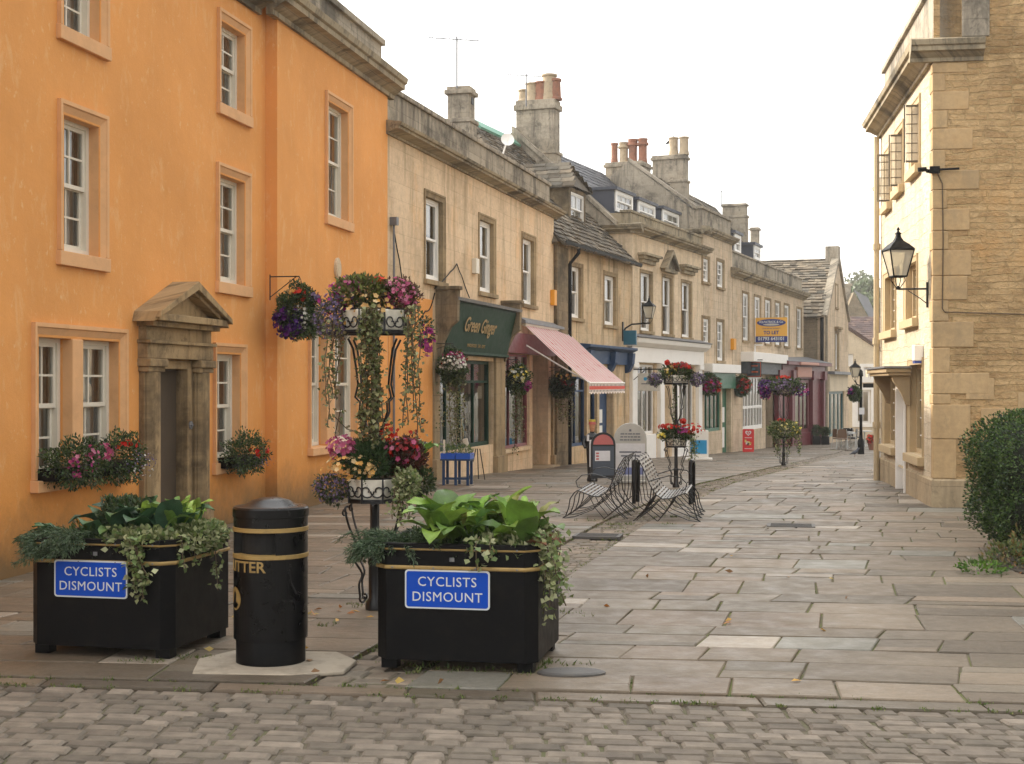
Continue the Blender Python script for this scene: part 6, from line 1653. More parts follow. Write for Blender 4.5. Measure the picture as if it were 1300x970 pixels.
t2 = tower((2.86, 24.8, 0), .82, 'smaller two tier iron flower stand with red geraniums, just behind the wire seats')
bush(t2, 'foliage', (0, 0, 2.42), (.34, .3, .2), 2600, .055, GREEN + DKG, .5, seed=6); bush(t2, 'foliage', (.1, 0, 2.5), (.26, .2, .14), 800, .05, [(.14, .05, .04), (.1, .07, .04)], .5, seed=6)
clump(t2, 'red_flowers', (.08, -.1, 2.58), (.22, .14, .1), 80, .035, RED + DRED); clump(t2, 'red_flowers', (-.2, -.1, 2.66), (.05, .05, .05), 20, .04, RED); clump(t2, 'peach_flowers', (-.12, -.16, 2.45), (.14, .1, .13), 40, .035, YEL + PEACH)
for sx_ in (-1, 1): bush(t2, 'lobelia', (.45 * sx_, -.05, 2.3), (.16, .16, .14), 600, .04, DKG + [(.1, .08, .12)], 0); clump(t2, 'lobelia_flowers', (.45 * sx_, -.08, 2.3), (.17, .16, .15), 150, .022, PUR)
bush(t2, 'foliage', (0, 0, 1.12), (.36, .3, .16), 2600, .055, GREEN + DKG, .5, seed=8); clump(t2, 'red_flowers', (-.16, -.12, 1.3), (.22, .1, .05), 60, .035, RED); clump(t2, 'red_flowers', (.3, -.1, 1.25), (.3, .12, .13), 60, .035, RED); clump(t2, 'pink_flowers', (.12, -.2, 1.2), (.12, .08, .07), 30, .035, MAG)
clump(t2, 'red_flowers', (.14, -.1, 1.42), (.06, .06, .05), 22, .04, RED); clump(t2, 'peach_flowers', (-.32, -.16, 1.1), (.1, .08, .08), 20, .035, YEL)
trail(t2, 'trailing_ivy', [strand(.34 + rnd.gauss(0, .03), -.2, 1.1, rnd.uniform(.35, .6), 5) for _ in range(7)], GREEN + VARIEG, .045, 70, .03); trail(t2, 'ivy_curtain', [strand(-.04, -.08, 2.2, rnd.uniform(.4, 1), 7) for _ in range(4)], GREEN, .04, 50, .02)
t3 = tower((7.2, 37.7, g(37.7)), .86, 'farthest two tier iron flower stand, topped by a wide mass of purple flowers')
bush(t3, 'foliage', (0, 0, 2.45), (.6, .4, .26), 2600, .075, GREEN + DKG, .4, seed=6); clump(t3, 'lobelia_flowers', (-.1, -.15, 2.45), (.6, .3, .24), 260, .035, PUR); clump(t3, 'purple_flowers', (.5, -.1, 2.3), (.3, .2, .2), 90, .04, MAG + DPUR)
bush(t3, 'petunias', (-.6, 0, 2.4), (.2, .2, .3), 800, .06, DKG, 0); clump(t3, 'purple_flowers', (-.6, -.1, 2.35), (.2, .2, .32), 160, .045, MAG + DPUR); clump(t3, 'red_flowers', (-.05, -.1, 2.72), (.22, .1, .05), 30, .05, RED)
bush(t3, 'foliage', (0, 0, 1.1), (.5, .4, .28), 2200, .075, GREEN + VARIEG, .4, seed=6); clump(t3, 'red_flowers', (-.1, -.1, 1.4), (.12, .1, .05), 16, .05, RED); clump(t3, 'peach_flowers', (.1, -.2, 1.15), (.45, .2, .2), 50, .04, YEL)
trail(t3, 'trailing_ivy', [strand(rnd.choice((-.32, -.2, .1, .3, .4)) + rnd.gauss(0, .04), -.25, 1.1, rnd.uniform(.4, .85), 5) for _ in range(14)], GREEN + VARIEG, .07, 40, .04)

# ================================================================ hanging baskets and window boxes
def basket(label, px, py, Y, rpx, hpx, cols, n, fs, greens=GREEN + DKG, trail_=0, wall=None, wallz=0, arm=.35, F=None, group='hanging flower baskets', tcol=IVYC, lsz=.05, zoff=0):
    p = at(px, py, Y); s = Y / FOC; r = rpx * s; h = hpx * s
    t = thing('hanging_basket', label, 'flower basket', (p.x, p.y, p.z), 0, group)
    b = MB(); rb = min(r * .6, .2); b.lathe([(.001, -rb * 1.0), (rb * .5, -rb * .85), (rb * .85, -rb * .5), (rb, 0), (rb * .94, 0), (rb * .8, -rb * .4)], n=14); b.build('bowl', BLACKM, t)
    hk = h * .5 + .12
    b = MB()
    for k in range(3): a = k * 2 * PI / 3; b.tube([(rb * math.cos(a), rb * math.sin(a), 0), (0, 0, hk)], .004, 4)
    b.build('chain', IRON, t)
    if F is not None:
        wx = F.X(px, -arm); n_ = Vector((F.n.x, F.n.y, 0)); P0 = Vector((0, 0, hk))
        b = MB(); e = P0 + n_ * arm
        b.tube([P0, e], .009, 5); b.tube([e + Vector((0, 0, .03)), e - Vector((0, 0, .32))], .009, 5); b.tube([P0 + n_ * .04, e - Vector((0, 0, .28))], .007, 5); b.build('wall_bracket', IRON, t)
    dens = int(900 + 26000 * r * h * (1 if Y < 32 else .4))
    bush(t, 'foliage', (0, 0, 0), (r * .92, r * .92, h * .5), dens, lsz, greens, .1, seed=px)
    for i, (c, pos, rad, cnt, siz) in enumerate(cols): clump(t, 'flowers', (pos[0] * r, pos[1] * r, pos[2] * h * .5), (rad[0] * r, rad[1] * r, rad[2] * h * .5), cnt, siz, c)
    if trail_:
        trail(t, 'trailing_ivy', [strand(rnd.gauss(.05, .35) * r, -r * .4 + rnd.gauss(0, .03), -h * .2, trail_ * s * rnd.uniform(.6, 1.1)) for _ in range(9)], tcol, .05, 60, .035)
    return t
basket('full basket of dark purple petunias and red flowers on the orange bay wall', 380, 397, 19.35, 30, 70, [(DPUR, (-.35, -.5, -.35), (.7, .5, .6), 230, .035), (WHT, (.25, -.6, -.15), (.3, .3, .45), 50, .028), (RED, (.1, -.5, .6), (.3, .3, .25), 30, .035), (MAG + PUR, (.7, -.3, .5), (.25, .3, .2), 34, .03), (PEACH, (.9, -.4, 0), (.2, .3, .3), 30, .025), (PEACH, (-.3, -.4, .7), (.25, .3, .15), 14, .035)], 0, 0, F=O, arm=.42, lsz=.045)
basket('basket of white and red flowers with a long trail before the green shop window', 575, 467, 27.4, 20, 46, [(WHT, (0, -.6, .3), (.9, .4, .5), 150, .03), (DRED + MAG, (.1, -.5, .5), (.9, .4, .4), 90, .03)], 0, 0, trail_=92, F=F3, arm=.8)
basket('hanging basket of cream and yellow flowers in front of the maroon framed window', 658, 482, 33.1, 17, 38, [(YEL + WHT, (0, -.6, .3), (.8, .4, .6), 60, .045), (MAG, (.6, -.4, -.4), (.4, .3, .4), 36, .045)], 0, 0, trail_=80, F=F3, arm=.55, lsz=.06)
basket('dark hanging basket in the shade beneath the pink awning', 714, 489, 36.9, 17, 34, [(YEL + PEACH, (0, -.5, .6), (.7, .4, .3), 18, .04), (DRED, (.2, -.5, .2), (.8, .4, .4), 22, .04)], 0, 0, trail_=40, F=F4, arm=.8, greens=DKG, lsz=.06)
basket('hanging basket of dark red flowers at the left end of the green shopfront', 901, 489, 52.6, 14, 26, [(DRED + MAG, (0, -.5, 0), (.9, .5, .8), 130, .06), (RED, (.75, -.5, -.2), (.25, .3, .5), 22, .07)], 0, 0, F=F6, arm=.6, lsz=.09)
basket('hanging basket of red flowers between the green shopfront and the white lattice window', 941, 490, 57.6, 12, 24, [(RED + DRED, (.2, -.5, 0), (.8, .5, .8), 100, .07)], 0, 0, F=F7, arm=.6, lsz=.09)
def wbox(label, l, r, t, bt, F, d, cols):
    x = F.X((l + r) / 2, d); z = F.Z((l + r) / 2, (t + bt) / 2, d - .2); wd = (F.X(r, d) - F.X(l, d)) * .55; h = abs(F.Z(l, t, d) - F.Z(l, bt, d))
    p = F.W(x, d - .12, z); th = thing('window_box', label, 'window box', p, F.rz, 'flowering window boxes on the orange house')
    b = MB(); b.box(-wd * .8, wd * .8, -.08, .1, -h * .3, -h * .05); b.build('trough', BLACKM, th)
    bush(th, 'foliage', (0, -.08, 0), (wd, .2, h * .52), 2600, .04, DKG + GREEN, .2, seed=l)
    for c, pos, rad, cnt, siz in cols: clump(th, 'flowers', (pos[0] * wd, -.2 + pos[1] * .1, pos[2] * h * .5), (rad[0] * wd, .1, rad[2] * h * .5), cnt, siz, c)
wbox('window box with pink and magenta flowers below the left sash of the paired window', 41, 108, 560, 624, O, OFF, [(PINK, (.3, -.5, .5), (.5, .4, .4), 40, .026), (PINK + MAG, (-.3, -.5, .1), (.5, .4, .6), 34, .022)])
wbox('window box with red and small lilac flowers below the right sash of the paired window', 104, 156, 552, 618, O, OFF, [(RED, (-.2, -.5, .6), (.5, .4, .15), 14, .028), (PUR + WHT, (.3, -.5, -.2), (.7, .4, .6), 90, .012)])
wbox('window box with a few scarlet flowers to the right of the stone doorway', 273, 318, 551, 606, O, OFF, [(RED, (.1, -.5, .2), (.6, .4, .4), 12, .034), (PUR, (.2, -.4, -.4), (.6, .4, .3), 50, .013)])

# ================================================================ wire seats
SLAT = simple('worn_steel_wire', (.2, .2, .195), .4, metal=.4, var=.3, bmp=.05)
def wire_seat(loc, sgn, rz, L, label):
    t = thing('wire_seat', label, 'seat', loc, rz, 'curved wire seats'); 
    prof = [(.0, .84), (.03, .83), (.1, .72), (.15, .6), (.2, .48), (.27, .36), (.36, .3), (.46, .305), (.58, .35), (.66, .38), (.7, .35)]
    pr = [Vector((sgn * x, 0, z)) for x, z in prof]
    fine = []
    for i in range(len(pr) - 1):
        for k in range(5): fine.append(pr[i].lerp(pr[i + 1], k / 5))
    b = MB(); acc = 0; last = fine[0]
    sp = .038; pos = []
    for a, c in zip(fine, fine[1:]):
        acc += (c - a).length
        if acc > sp: acc = 0; pos.append((c, (c - a).normalized()))
    for c, d in pos:
        n = Vector((-d.z, 0, d.x)); h = .0125; th = .003
        nseg = 10
        vs = []
        b.add([c - d * h + Vector((0, y, 0)) - n * th for y in (0, L)] + [c + d * h + Vector((0, y, 0)) - n * th for y in (L, 0)] + [c - d * h + Vector((0, y, 0)) + n * th for y in (0, L)] + [c + d * h + Vector((0, y, 0)) + n * th for y in (L, 0)],
              [(0, 1, 2, 3), (7, 6, 5, 4), (0, 4, 5, 1), (2, 6, 7, 3), (1, 5, 6, 2), (3, 7, 4, 0)])
    b.build('seat_slats', SLAT, t)
    for k in range(5):
        b = MB(); y = L * k / 4; off = Vector((0, y, -.006)); b.tube([p + off for p in pr], .007 if k in (0, 4) else .005, 5)
        if k in (0, 4):
            b.build('side_rail', IRON, t)
        else: b.build('rib', IRON, t)
    for y in (0, L / 3, 2 * L / 3, L):
        b = MB(); f = lambda x, z: (sgn * x, y, z)
        b.tube([f(.7, .35), f(.76, .26), f(.78, .14), f(.82, .03), f(.86, .0)], .008, 5)
        b.tube([f(.84, .0), f(.7, .02), f(.45, .12), f(.3, .3)], .006, 5); b.tube([f(.5, .31), f(.6, .2), f(.72, .08), f(.84, .01)], .006, 5)
        b.tube([f(.22, .45), f(.2, .28), f(.1, .1), f(-.02, .0)], .008, 5); b.tube([f(.34, .3), f(.22, .16), f(.02, .01)], .006, 5); b.tube([f(.02, .8), f(.02, .4), f(.05, .2), f(.3, .0)], .006, 5)
        b.tube([f(.3, .0), f(.42, .14), f(.5, .3)], .006, 5); b.build('leg', IRON, t)
    for y in (0, L):
        b = MB(); f = lambda x, z: Vector((sgn * x, y, z)); b.tube([f(.18, .52), f(.3, .56), f(.45, .6), f(.6, .58), f(.68, .5), f(.66, .42), f(.6, .41)], .007, 5); b.build('armrest', IRON, t)
    return t
wire_seat((1.62, 18.75, 0), 1, R(-10), 1.55, 'curved wire seat facing right towards the open paving')
wire_seat((1.53, 19.0, 0), -1, R(-10), 1.55, 'curved wire seat facing left towards the shops')
def hoop(x, y, w, h, rz, label):
    b = MB(); q = w / 2; b.tube([(-q, 0, -.02), (-q, 0, h - .1), (-q * .7, 0, h - .02), (q * .7, 0, h - .02), (q, 0, h - .1), (q, 0, -.02)], .03, 8)
    o = b.build('cycle_hoop', BLACK, smooth='auto'); o.location = (x, y, g(y)); o.rotation_euler.z = rz; tag(o, label, 'cycle hoop', 'black cycle hoops')
hoop(1.88, 21.6, .34, .66, R(75), 'black cycle hoop seen nearly edge on between the wire seats'); hoop(2.72, 21.5, .34, .66, R(75), 'black cycle hoop beside the post of the smaller flower stand')

# ================================================================ shop boards
BOARDBK_ = None
BOARDBK = simple('black_board_frame', (.012, .012, .014), .4, bmp=.02); BOARDSL = simple('slate_board_panel', (.06, .075, .1), .5, bmp=.02); SALM = simple('faded_red_panel', (.48, .13, .12), .55, bmp=.02); PAPER = simple('paper_notice', (.68, .68, .7), .8, bmp=0); GREYB = simple('pale_grey_board', (.48, .47, .43), .6, bmp=.02); INK = simple('grey_ink', (.12, .13, .16), .7, bmp=0); BLUEINK = simple('blue_ink', (.2, .23, .45), .7, bmp=0)
def arch(w, h, n=10): return [(-w / 2, 0), (w / 2, 0)] + [(w / 2 * math.cos(PI * i / n), h - w / 2 + w / 2 * math.sin(PI * i / n)) for i in range(n + 1)]
t = thing('pavement_board', 'black round topped A board with a faded red arch and a white notice', 'advertising board', (1.62, 25.3, 0), R(4))
b = MB(); b.prism([(x, z + .13) for x, z in arch(.44, .82)], -.03, .02, 'y'); b.tube([(-.16, 0, .15), (-.17, -.1, 0)], .012, 5); b.tube([(.16, 0, .15), (.17, -.1, 0)], .012, 5); b.tube([(-.17, .02, .5), (-.2, .3, 0)], .012, 5); b.tube([(.17, .02, .5), (.2, .3, 0)], .012, 5); b.build('frame', BOARDBK, t)
b = MB(); b.prism([(-.19, .18), (.19, .18), (.19, .7), (-.19, .7)], -.036, -.03, 'y'); b.build('panel', BOARDSL, t)
b = MB(); b.prism([(-.18, .73)] + [(.18, .73)] + [(.18 * math.cos(PI * i / 10), .73 + .18 * math.sin(PI * i / 10)) for i in range(11)], -.036, -.03, 'y'); b.build('red_arch', SALM, t)
b = MB(); b.box(-.15, .12, -.042, -.036, .44, .62); nt_ = b.build('notice', PAPER, t)
b = MB()
for i in range(3): b.box(-.13, -.08, -.044, -.042, .46 + i * .05, .49 + i * .05)
b.build('notice_print', simple('red_ink', (.5, .12, .12), .7, bmp=0), nt_)
t = thing('pavement_board', 'tall pale grey arched board with printed text behind the left wire seat', 'advertising board', (2.17, 26.1, g(26.1)), R(-3))
b = MB(); b.prism([(x, z + .05) for x, z in arch(.6, 1.05)], -.03, .03, 'y'); b.box(-.3, .3, -.12, .12, 0, .05); b.build('frame', GREYB, t, bevel=.012)
b = MB(); b.box(-.27, .27, -.035, -.03, .12, .72); pn = b.build('panel', PAPER, t)
for i, s in enumerate(('TOWN CENTRE', 'SHOPS & CAFES', 'OPEN TODAY')): pass
b = MB(); b.lathe([(.001, 0), (.02, .0)], n=8) if False else b.box(-.02, .02, -.034, -.03, .94, .98)
for i, wd in enumerate((.18, .18, .19)):
    x = -wd
    while x < wd - .02: l = rnd.uniform(.03, .09); b.box(x, min(x + l, wd), -.034, -.0302, .885 - i * .055, .905 - i * .055); x += l + .012
for i, wd in enumerate((.2, .17)): b.box(-wd, wd, -.038, -.0352, .55 - i * .07, .575 - i * .07)
b.build('print', INK, t)
b = MB(); b.box(-.24, .24, -.038, -.0352, .15, .28); b.build('print_band', BLUEINK, t)
t = thing('pavement_board', 'small blue and white pavement board past the smaller flower stand', 'advertising board', (5.72, 43.6, g(43.6)), R(-8))
b = MB(); b.box(-.3, .3, -.02, .02, .08, .92); b.box(-.42, .42, -.16, .16, 0, .08); b.build('frame', WHITESHOP, t, bevel=.02)
b = MB(); b.box(-.25, .25, -.03, -.02, .2, .62); b.build('panel', simple('cyan_panel', (.02, .3, .6), .5, bmp=0), t)
t = thing('ice_cream_board', 'red ice cream board with a white heart shaped emblem at the white lattice window', 'advertising board', F7.W(F7.X(950, -.5), -.5, g(59) - F7.zb), R(-10))
RZ = simple('ice_cream_red', (.62, .02, .02), .4, bmp=0)
b = MB(); b.prism(rrectpts(.46, .9, .05), -.03, .03, 'y'); 
for i, v in enumerate(b.v): b.v[i] = (v[0], v[1], v[2] + .5)
b.box(-.22, .22, -.2, .2, 0, .07); b.build('frame', RZ, t)
def heart(s, cx, cz): return [(cx + s * (16 * math.sin(a) ** 3) / 17, cz + s * (13 * math.cos(a) - 5 * math.cos(2 * a) - 2 * math.cos(3 * a) - math.cos(4 * a)) / 17) for a in [2 * PI * i / 24 for i in range(24)]]
b = MB(); hh = heart(.13, 0, .79); hi = heart(.075, 0, .79)
b.add([(x, -.034, z) for x, z in hh] + [(x, -.034, z) for x, z in hi], [(i, (i + 1) % 24, 24 + (i + 1) % 24, 24 + i) for i in range(24)]); b.add([(x, -.034, z) for x, z in heart(.035, 0, .79)], [tuple(range(24))]); b.box(-.14, .14, -.034, -.03, .585, .61); b.box(-.15, .15, -.034, -.03, .14, .17); b.build('emblem', PAPER, t)
b = MB()
for i in range(12): b.c = mul(rnd.choice([(.6, .5, .3), (.5, .3, .1), (.1, .05, .04), (.7, .65, .2), (.6, .6, .6)]), 1); x = rnd.uniform(-.16, .12); z = rnd.uniform(.24, .46); b.box(x, x + .07, -.034 - i * .0003, -.03, z, z + .08)
b.build('product_picture', attr_mat_cached, t, color=True)
# butcher figure beside the door
t = thing('shopkeeper_statue', 'painted statue of a shopkeeper in hat and apron behind the black A board', 'statue', (1.5, 26.6, g(26.6)), R(10)); t.scale = (.8, .8, .8)
SKIN = simple('painted_skin', (.6, .3, .16), .5, bmp=0)
b = MB(); b.lathe([(.11, 0), (.12, .05), (.1, .12), (.12, .5), (.13, .75), (.15, .95), (.16, 1.05), (.1, 1.12), (.05, 1.14), (.045, 1.18)], n=16, sx=1.1, sy=.75); b.tube([(-.14, 0, 1.06), (-.21, -.03, .9), (-.2, -.14, .8)], [.05, .045, .035], 8); b.tube([(.14, 0, 1.06), (.2, -.03, .9), (.15, -.14, .82)], [.05, .045, .035], 8); b.build('body', BOARDBK, t, smooth='auto')
b = MB(); b.lathe([(.001, -.11), (.05, -.1), (.075, -.03), (.08, .04), (.07, .1), (.001, .13)], 0, 0, 14, .9, 1, 1.27); b.ball((0, -.085, 1.26), .016); b.box(-.03, .03, -.083, -.06, 1.205, 1.215); b.box(-.045, -.02, -.083, -.06, 1.3, 1.31); b.box(.02, .045, -.083, -.06, 1.3, 1.31); b.build('head', SKIN, t, smooth='auto')
b = MB(); b.lathe([(.11, 1.34), (.11, 1.35), (.082, 1.352), (.08, 1.4)], n=16); b.m = 1; b.lathe([(.0805, 1.4), (.08, 1.45), (.001, 1.452)], n=16); b.build('hat', [SALM, simple('straw_yellow', (.5, .4, .05), .7, bmp=0)], t)
b = MB(); b.box(-.1, .1, -.14, -.125, .35, .98); b.box(-.16, -.11, -.16, -.1, .95, 1.1); b.build('apron', PAPER, t, bevel=.01)
# blue crate table
t = thing('plant_table', 'dark blue display table carrying blue crates, in front of the green shop', 'table', (-.98, 25.5, 0), R(-10))
b = MB(); b.box(-.27, .27, -.2, .2, .44, .47); b.box(-.24, .24, -.15, -.12, .1, .14); b.build('table_top', BLUEP, t)
for x in (-.24, -.02, .2):
    for y in (-.17, .15): b = MB(); b.box(x, x + .045, y, y + .04, 0, .44); b.build('leg', BLUEP, t)
BCR = simple('bright_blue_plastic', (.01, .09, .5), .4, bmp=0)
for k, x in enumerate((-.14, .14)):
    tt = thing('crate', ('left' if k == 0 else 'right') + ' one of two bright blue plant crates on the blue table', 'crate', (-.98 + x * .985, 25.5 - x * -.17 - .01 - x * .34, .47), R(-10), 'blue plant crates')
    b = MB(); b.box(-.13, .13, -.18, -.17, 0, .1); b.box(-.13, .13, .17, .18, 0, .1); b.box(-.13, -.12, -.17, .17, 0, .1); b.box(.12, .13, -.17, .17, 0, .1); b.box(-.12, .12, -.17, .17, 0, .01); b.build('crate_body', BCR, tt)
    bush(tt, 'seedlings', (0, 0, .12), (.12, .16, .13), 200, .06, [(.15, .22, .06), (.1, .16, .05)], 1, wr=.3)
    if k == 0: b = MB(); b.box(-.1, -.06, -.1, -.09, .05, .34); b.build('price_stick', CREAMW, tt)
t = thing('leaning_board', 'thin pale board on a black stand leaning by the stone pillar of the green shop', 'display stand', (-.72, 27.6, g(27.6)), R(-15))
b = MB(); b.T = Matrix.Rotation(R(-14), 4, 'Y'); b.box(-.05, .05, -.03, .0, .3, .82); b.build('board', CREAMW, t, bevel=.01); b = MB(); b.tube([(-.12, 0, 0), (.02, 0, .6)], .01, 5); b.tube([(.2, 0, 0), (.1, 0, .6)], .01, 5); b.tube([(0, .25, 0), (.05, 0, .6)], .01, 5); b.build('stand', BLACKM, t)

# ================================================================ projecting signs, lamps
GLS = glass_mat('lantern_glass', (.9, .88, .8), .25, 1.6)
_t = GLS.node_tree; _o = [x for x in _t.nodes if x.type == 'OUTPUT_MATERIAL'][0]; _s = _o.inputs[0].links[0].from_socket
_d = N(_t, 'BsdfDiffuse'); _d.inputs[0].default_value = (.8, .74, .6, 1); _m = N(_t, 'MixShader'); _m.inputs[0].default_value = .45
_t.links.new(_s, _m.inputs[1]); _t.links.new(_d.outputs[0], _m.inputs[2]); _t.links.new(_m.outputs[0], _o.inputs[0])
def lantern(parent, h, loc, name='lantern'):
    """victorian tapering lantern of overall height h, origin at its bottom"""
    e = MB(); s = h / .94; w0, w1 = .1 * s, .185 * s; z0, z1 = .2 * s, .6 * s
    for sx_, sy_ in ((1, 1), (1, -1), (-1, 1), (-1, -1)): e.tube([(sx_ * w0, sy_ * w0, z0), (sx_ * w1, sy_ * w1, z1)], .012 * s, 5)
    for a, w in ((z0, w0), (z1, w1)):
        for i in range(4):
            c = [(w, w), (-w, w), (-w, -w), (w, -w)]; e.tube([(*c[i], a), (*c[(i + 1) % 4], a)], .013 * s, 5)
    for sx_ in (-1, 1):
        e.tube([(sx_ * w0, 0, z0), (sx_ * .11 * s, 0, .14 * s), (sx_ * .03 * s, 0, .03 * s)], .007 * s, 4); e.tube([(0, sx_ * w0, z0), (0, sx_ * .11 * s, .14 * s), (0, sx_ * .03 * s, .03 * s)], .007 * s, 4)
    e.lathe([(.03 * s, 0), (.035 * s, .03 * s), (.02 * s, .06 * s), (.001, .061 * s)], n=8)
    e.lathe([(w1 * 1.5, z1), (w1 * 1.45, z1 + .02 * s), (w1 * .95, z1 + .09 * s), (w1 * .5, z1 + .14 * s), (.05 * s, z1 + .2 * s), (.04 * s, z1 + .24 * s), (.06 * s, z1 + .255 * s), (.02 * s, z1 + .28 * s), (.015 * s, z1 + .3 * s), (.03 * s, z1 + .315 * s), (.001, z1 + .36 * s)], n=4, a0=PI / 4)
    o = e.build(name, BLACKM, parent, loc=loc)
    gl = MB(); c0 = [(w0, w0), (-w0, w0), (-w0, -w0), (w0, -w0)]; c1 = [(w1, w1), (-w1, w1), (-w1, -w1), (w1, -w1)]
    for i in range(4): j = (i + 1) % 4; gl.quad((*c0[i], z0), (*c0[j], z0), (*c1[j], z1), (*c1[i], z1))
    gl.build('lantern_pane', GLS, o)
    bb = MB(); bb.lathe([(.015 * s, z0), (.03 * s, z0 + .06 * s), (.02 * s, z0 + .16 * s), (.001, z0 + .18 * s)], n=8); bb.build('bulb', PAPER, o)
    return o
lx = FR.X(1178.5); lz = FR.Z(1178.5, 365); arm = .44
t = thing('wall_lantern', 'black Victorian style lantern on a bracket on the sunlit front of the right corner building', 'lamp', FR.W(lx, 0, lz - .02), FR.rz)
b = MB(); b.box(-.025, .025, -.03, 0, -.28, .1); b.tube([(0, -.02, 0), (0, -arm, 0)], .016, 6); b.tube([(0, -.02, -.22), (0, -.12, -.14), (0, -.3, -.02)], .008, 5); b.build('bracket', IRON, t)
lo = lantern(t, .93, (0, -arm, -.01)); lo.rotation_euler.z = R(12)
lx = F4.X(790); t = thing('wall_lantern', 'black lantern on a curved arm high between the blue and white shopfronts', 'lamp', F4.W(lx, 0, F4.Z(790, 421)), F4.rz)
b = MB(); b.tube([(0, 0, -.1), (0, -.1, .1), (0, -.3, .22), (0, -.85, .25)], .028, 6); b.box(-.04, .04, -.04, 0, -.3, .3); b.build('bracket', IRON, t); lantern(t, .85, (0, -.85, .22))
b = MB(); b.box(-.05, .05, -.5, -.1, -.42, .02); b.m = 0; tag(b.build('hanging_sign', simple('teal_sign_box', (.01, .12, .2), .4, bmp=0), bevel=.01), 'small teal box sign under the lantern beside the blue shopfront', 'shop sign').location = F4.W(lx - .3, -.03, F4.Z(790, 421)); bpy.context.view_layer.update(); [o for o in C.objects if o.name == 'hanging_sign'][0].rotation_euler.z = F4.rz
# white hanging sign with coloured dots
lx = F5.X(801, 0); z = F5.Z(801, 469); t = thing('hanging_sign', 'white hanging sign with a row of coloured dots before the white shopfront', 'shop sign', F5.W(F5.X(799), 0, z), F5.rz)
b = MB(); b.box(-.02, .02, -1.05, 0, -.02, .02); b.box(-.03, .03, -.02, 0, -.3, .3); b.tube([(0, -.02, -.35), (0, -.12, -.35), (0, -.5, -.03)], .014, 5); b.build('bracket', IRON, t)
b = MB(); b.box(-.02, .02, -1.0, -.28, -.68, -.12); sb_ = b.build('sign_board', simple('off_white_board', (.62, .6, .55), .5, bmp=0), t, bevel=.01)
for i, (c, y) in enumerate((((.3, .5, .02), -.86), ((.75, .3, .02), -.79), ((.6, .03, .12), -.7), ((.05, .35, .65), -.53))):
    b = MB(); b.prism([(y * 1 + .055 * math.cos(a), -.3 + .055 * math.sin(a)) for a in [2 * PI * k / 14 for k in range(14)]], -.03 - i * .001, -.02, 'x'); 
    b.build('dot', simple('dot_paint_%d' % i, c, .5, bmp=0), sb_)
b = MB(); b.box(-.023, -.02, -.9, -.4, -.47, -.44); b.build('sign_print', INK, sb_)
# TO LET board
tx_, tz = F7.X(953), 0
z0, z1 = F7.Z(965, 431, -1), F7.Z(965, 401, -1)
t = thing('to_let_board', 'yellow and navy TO LET board projecting from the long building above the shops', 'sign board', F7.W(F7.X(957.5), 0, (z0)), F7.rz)
YB = simple('amber_board', (.78, .42, .07), .5, var=.03, bmp=0); NV = simple('navy_board', (.02, .04, .2), .5, bmp=0)
W_ = 1.36; H_ = 1.05
mt = Matrix.Rotation(R(90) - 0, 4, 'Z')
tb = empty('board_mount', (0, -.1, 0), 0, t)
bpy.data.objects.remove(tb)
Fm = Matrix.Translation((0, -.06, 0)) @ Matrix.Rotation(R(-90), 4, 'Z')   # board local x runs outward from the wall
b = MB(); b.T = Fm; b.box(0, W_, -.02, .02, .25, H_); yb = b.build('board', YB, t)
b = MB(); b.T = Fm; b.box(0, W_, -.022, .022, 0, .249); nb_ = b.build('board', NV, t)
b = MB(); b.T = Fm; b.prism([(W_ / 2 + .62 * math.cos(a), .83 + .16 * math.sin(a)) for a in [2 * PI * k / 24 for k in range(24)]], -.025, -.019, 'y'); ov = b.build('oval', NV, yb)
b = MB(); b.T = Fm; b.prism([(W_ / 2 + .35 * math.cos(a), .75 + .045 * math.sin(a)) for a in [2 * PI * k / 24 for k in range(24)]], -.028, -.0245, 'y'); b.build('oval_inset', GREYB, ov)
def bt(s, sz, x, z, par, m, **k): return text(s, sz, par, m, 0, 0, 0, mtx=Fm @ Matrix.Translation((x, -.0275, z)), name='board_lettering', extr=.001, **k)
bt('KILPATRICK & Co', .13, W_ / 2, .86, ov, SIGNW, bold=.003); bt('TO LET', .2, W_ / 2, .4, yb, NV, bold=.006); bt('COMMERCIAL PROPERTY', .07, W_ / 2, .58, yb, NV)
bt('01793 643101', .2, W_ / 2, .14, nb_, SIGNW, bold=.006)
b = MB(); b.T = Fm; b.box(-.06, .0, -.03, .03, -.9, H_ + .1); b.box(-.06, 0.3, -.03, .03, -.15, -.09); b.build('post', WHITE, t)
# dark projecting square sign
z0, z1 = F7.Z(945, 479), F7.Z(945, 459); t = thing('hanging_sign', 'square dark slate coloured hanging sign left of the white lattice window', 'shop sign', F7.W(F7.X(945), 0, z0), F7.rz)
DS = bpy.data.materials['dark_slate_sign_paint']; ORI = simple('orange_lettering', (.6, .12, .04), .5, bmp=0); TEI = simple('teal_lettering', (.03, .2, .3), .5, bmp=0)
b = MB(); b.T = Fm; b.box(0, .66, -.02, .02, 0, .66); sb_ = b.build('sign_board', DS, t); b = MB(); b.T = Fm; 
for (x0, x1, z0_, z1_) in ((.03, .63, .03, .05), (.03, .63, .61, .63), (.03, .05, .05, .61), (.61, .63, .05, .61)): b.box(x0, x1, -.024, -.0205, z0_, z1_)
b.build('border', ORI, sb_)
b = MB(); b.T = Fm
for (x0, x1, z0_) in ((.16, .5, .45), (.14, .52, .2)): b.box(x0, x1, -.024, -.0205, z0_, z0_ + .05)
b.build('sign_print', ORI, sb_); b = MB(); b.T = Fm; b.box(.27, .4, -.024, -.0205, .32, .37); b.build('sign_print', TEI, sb_)
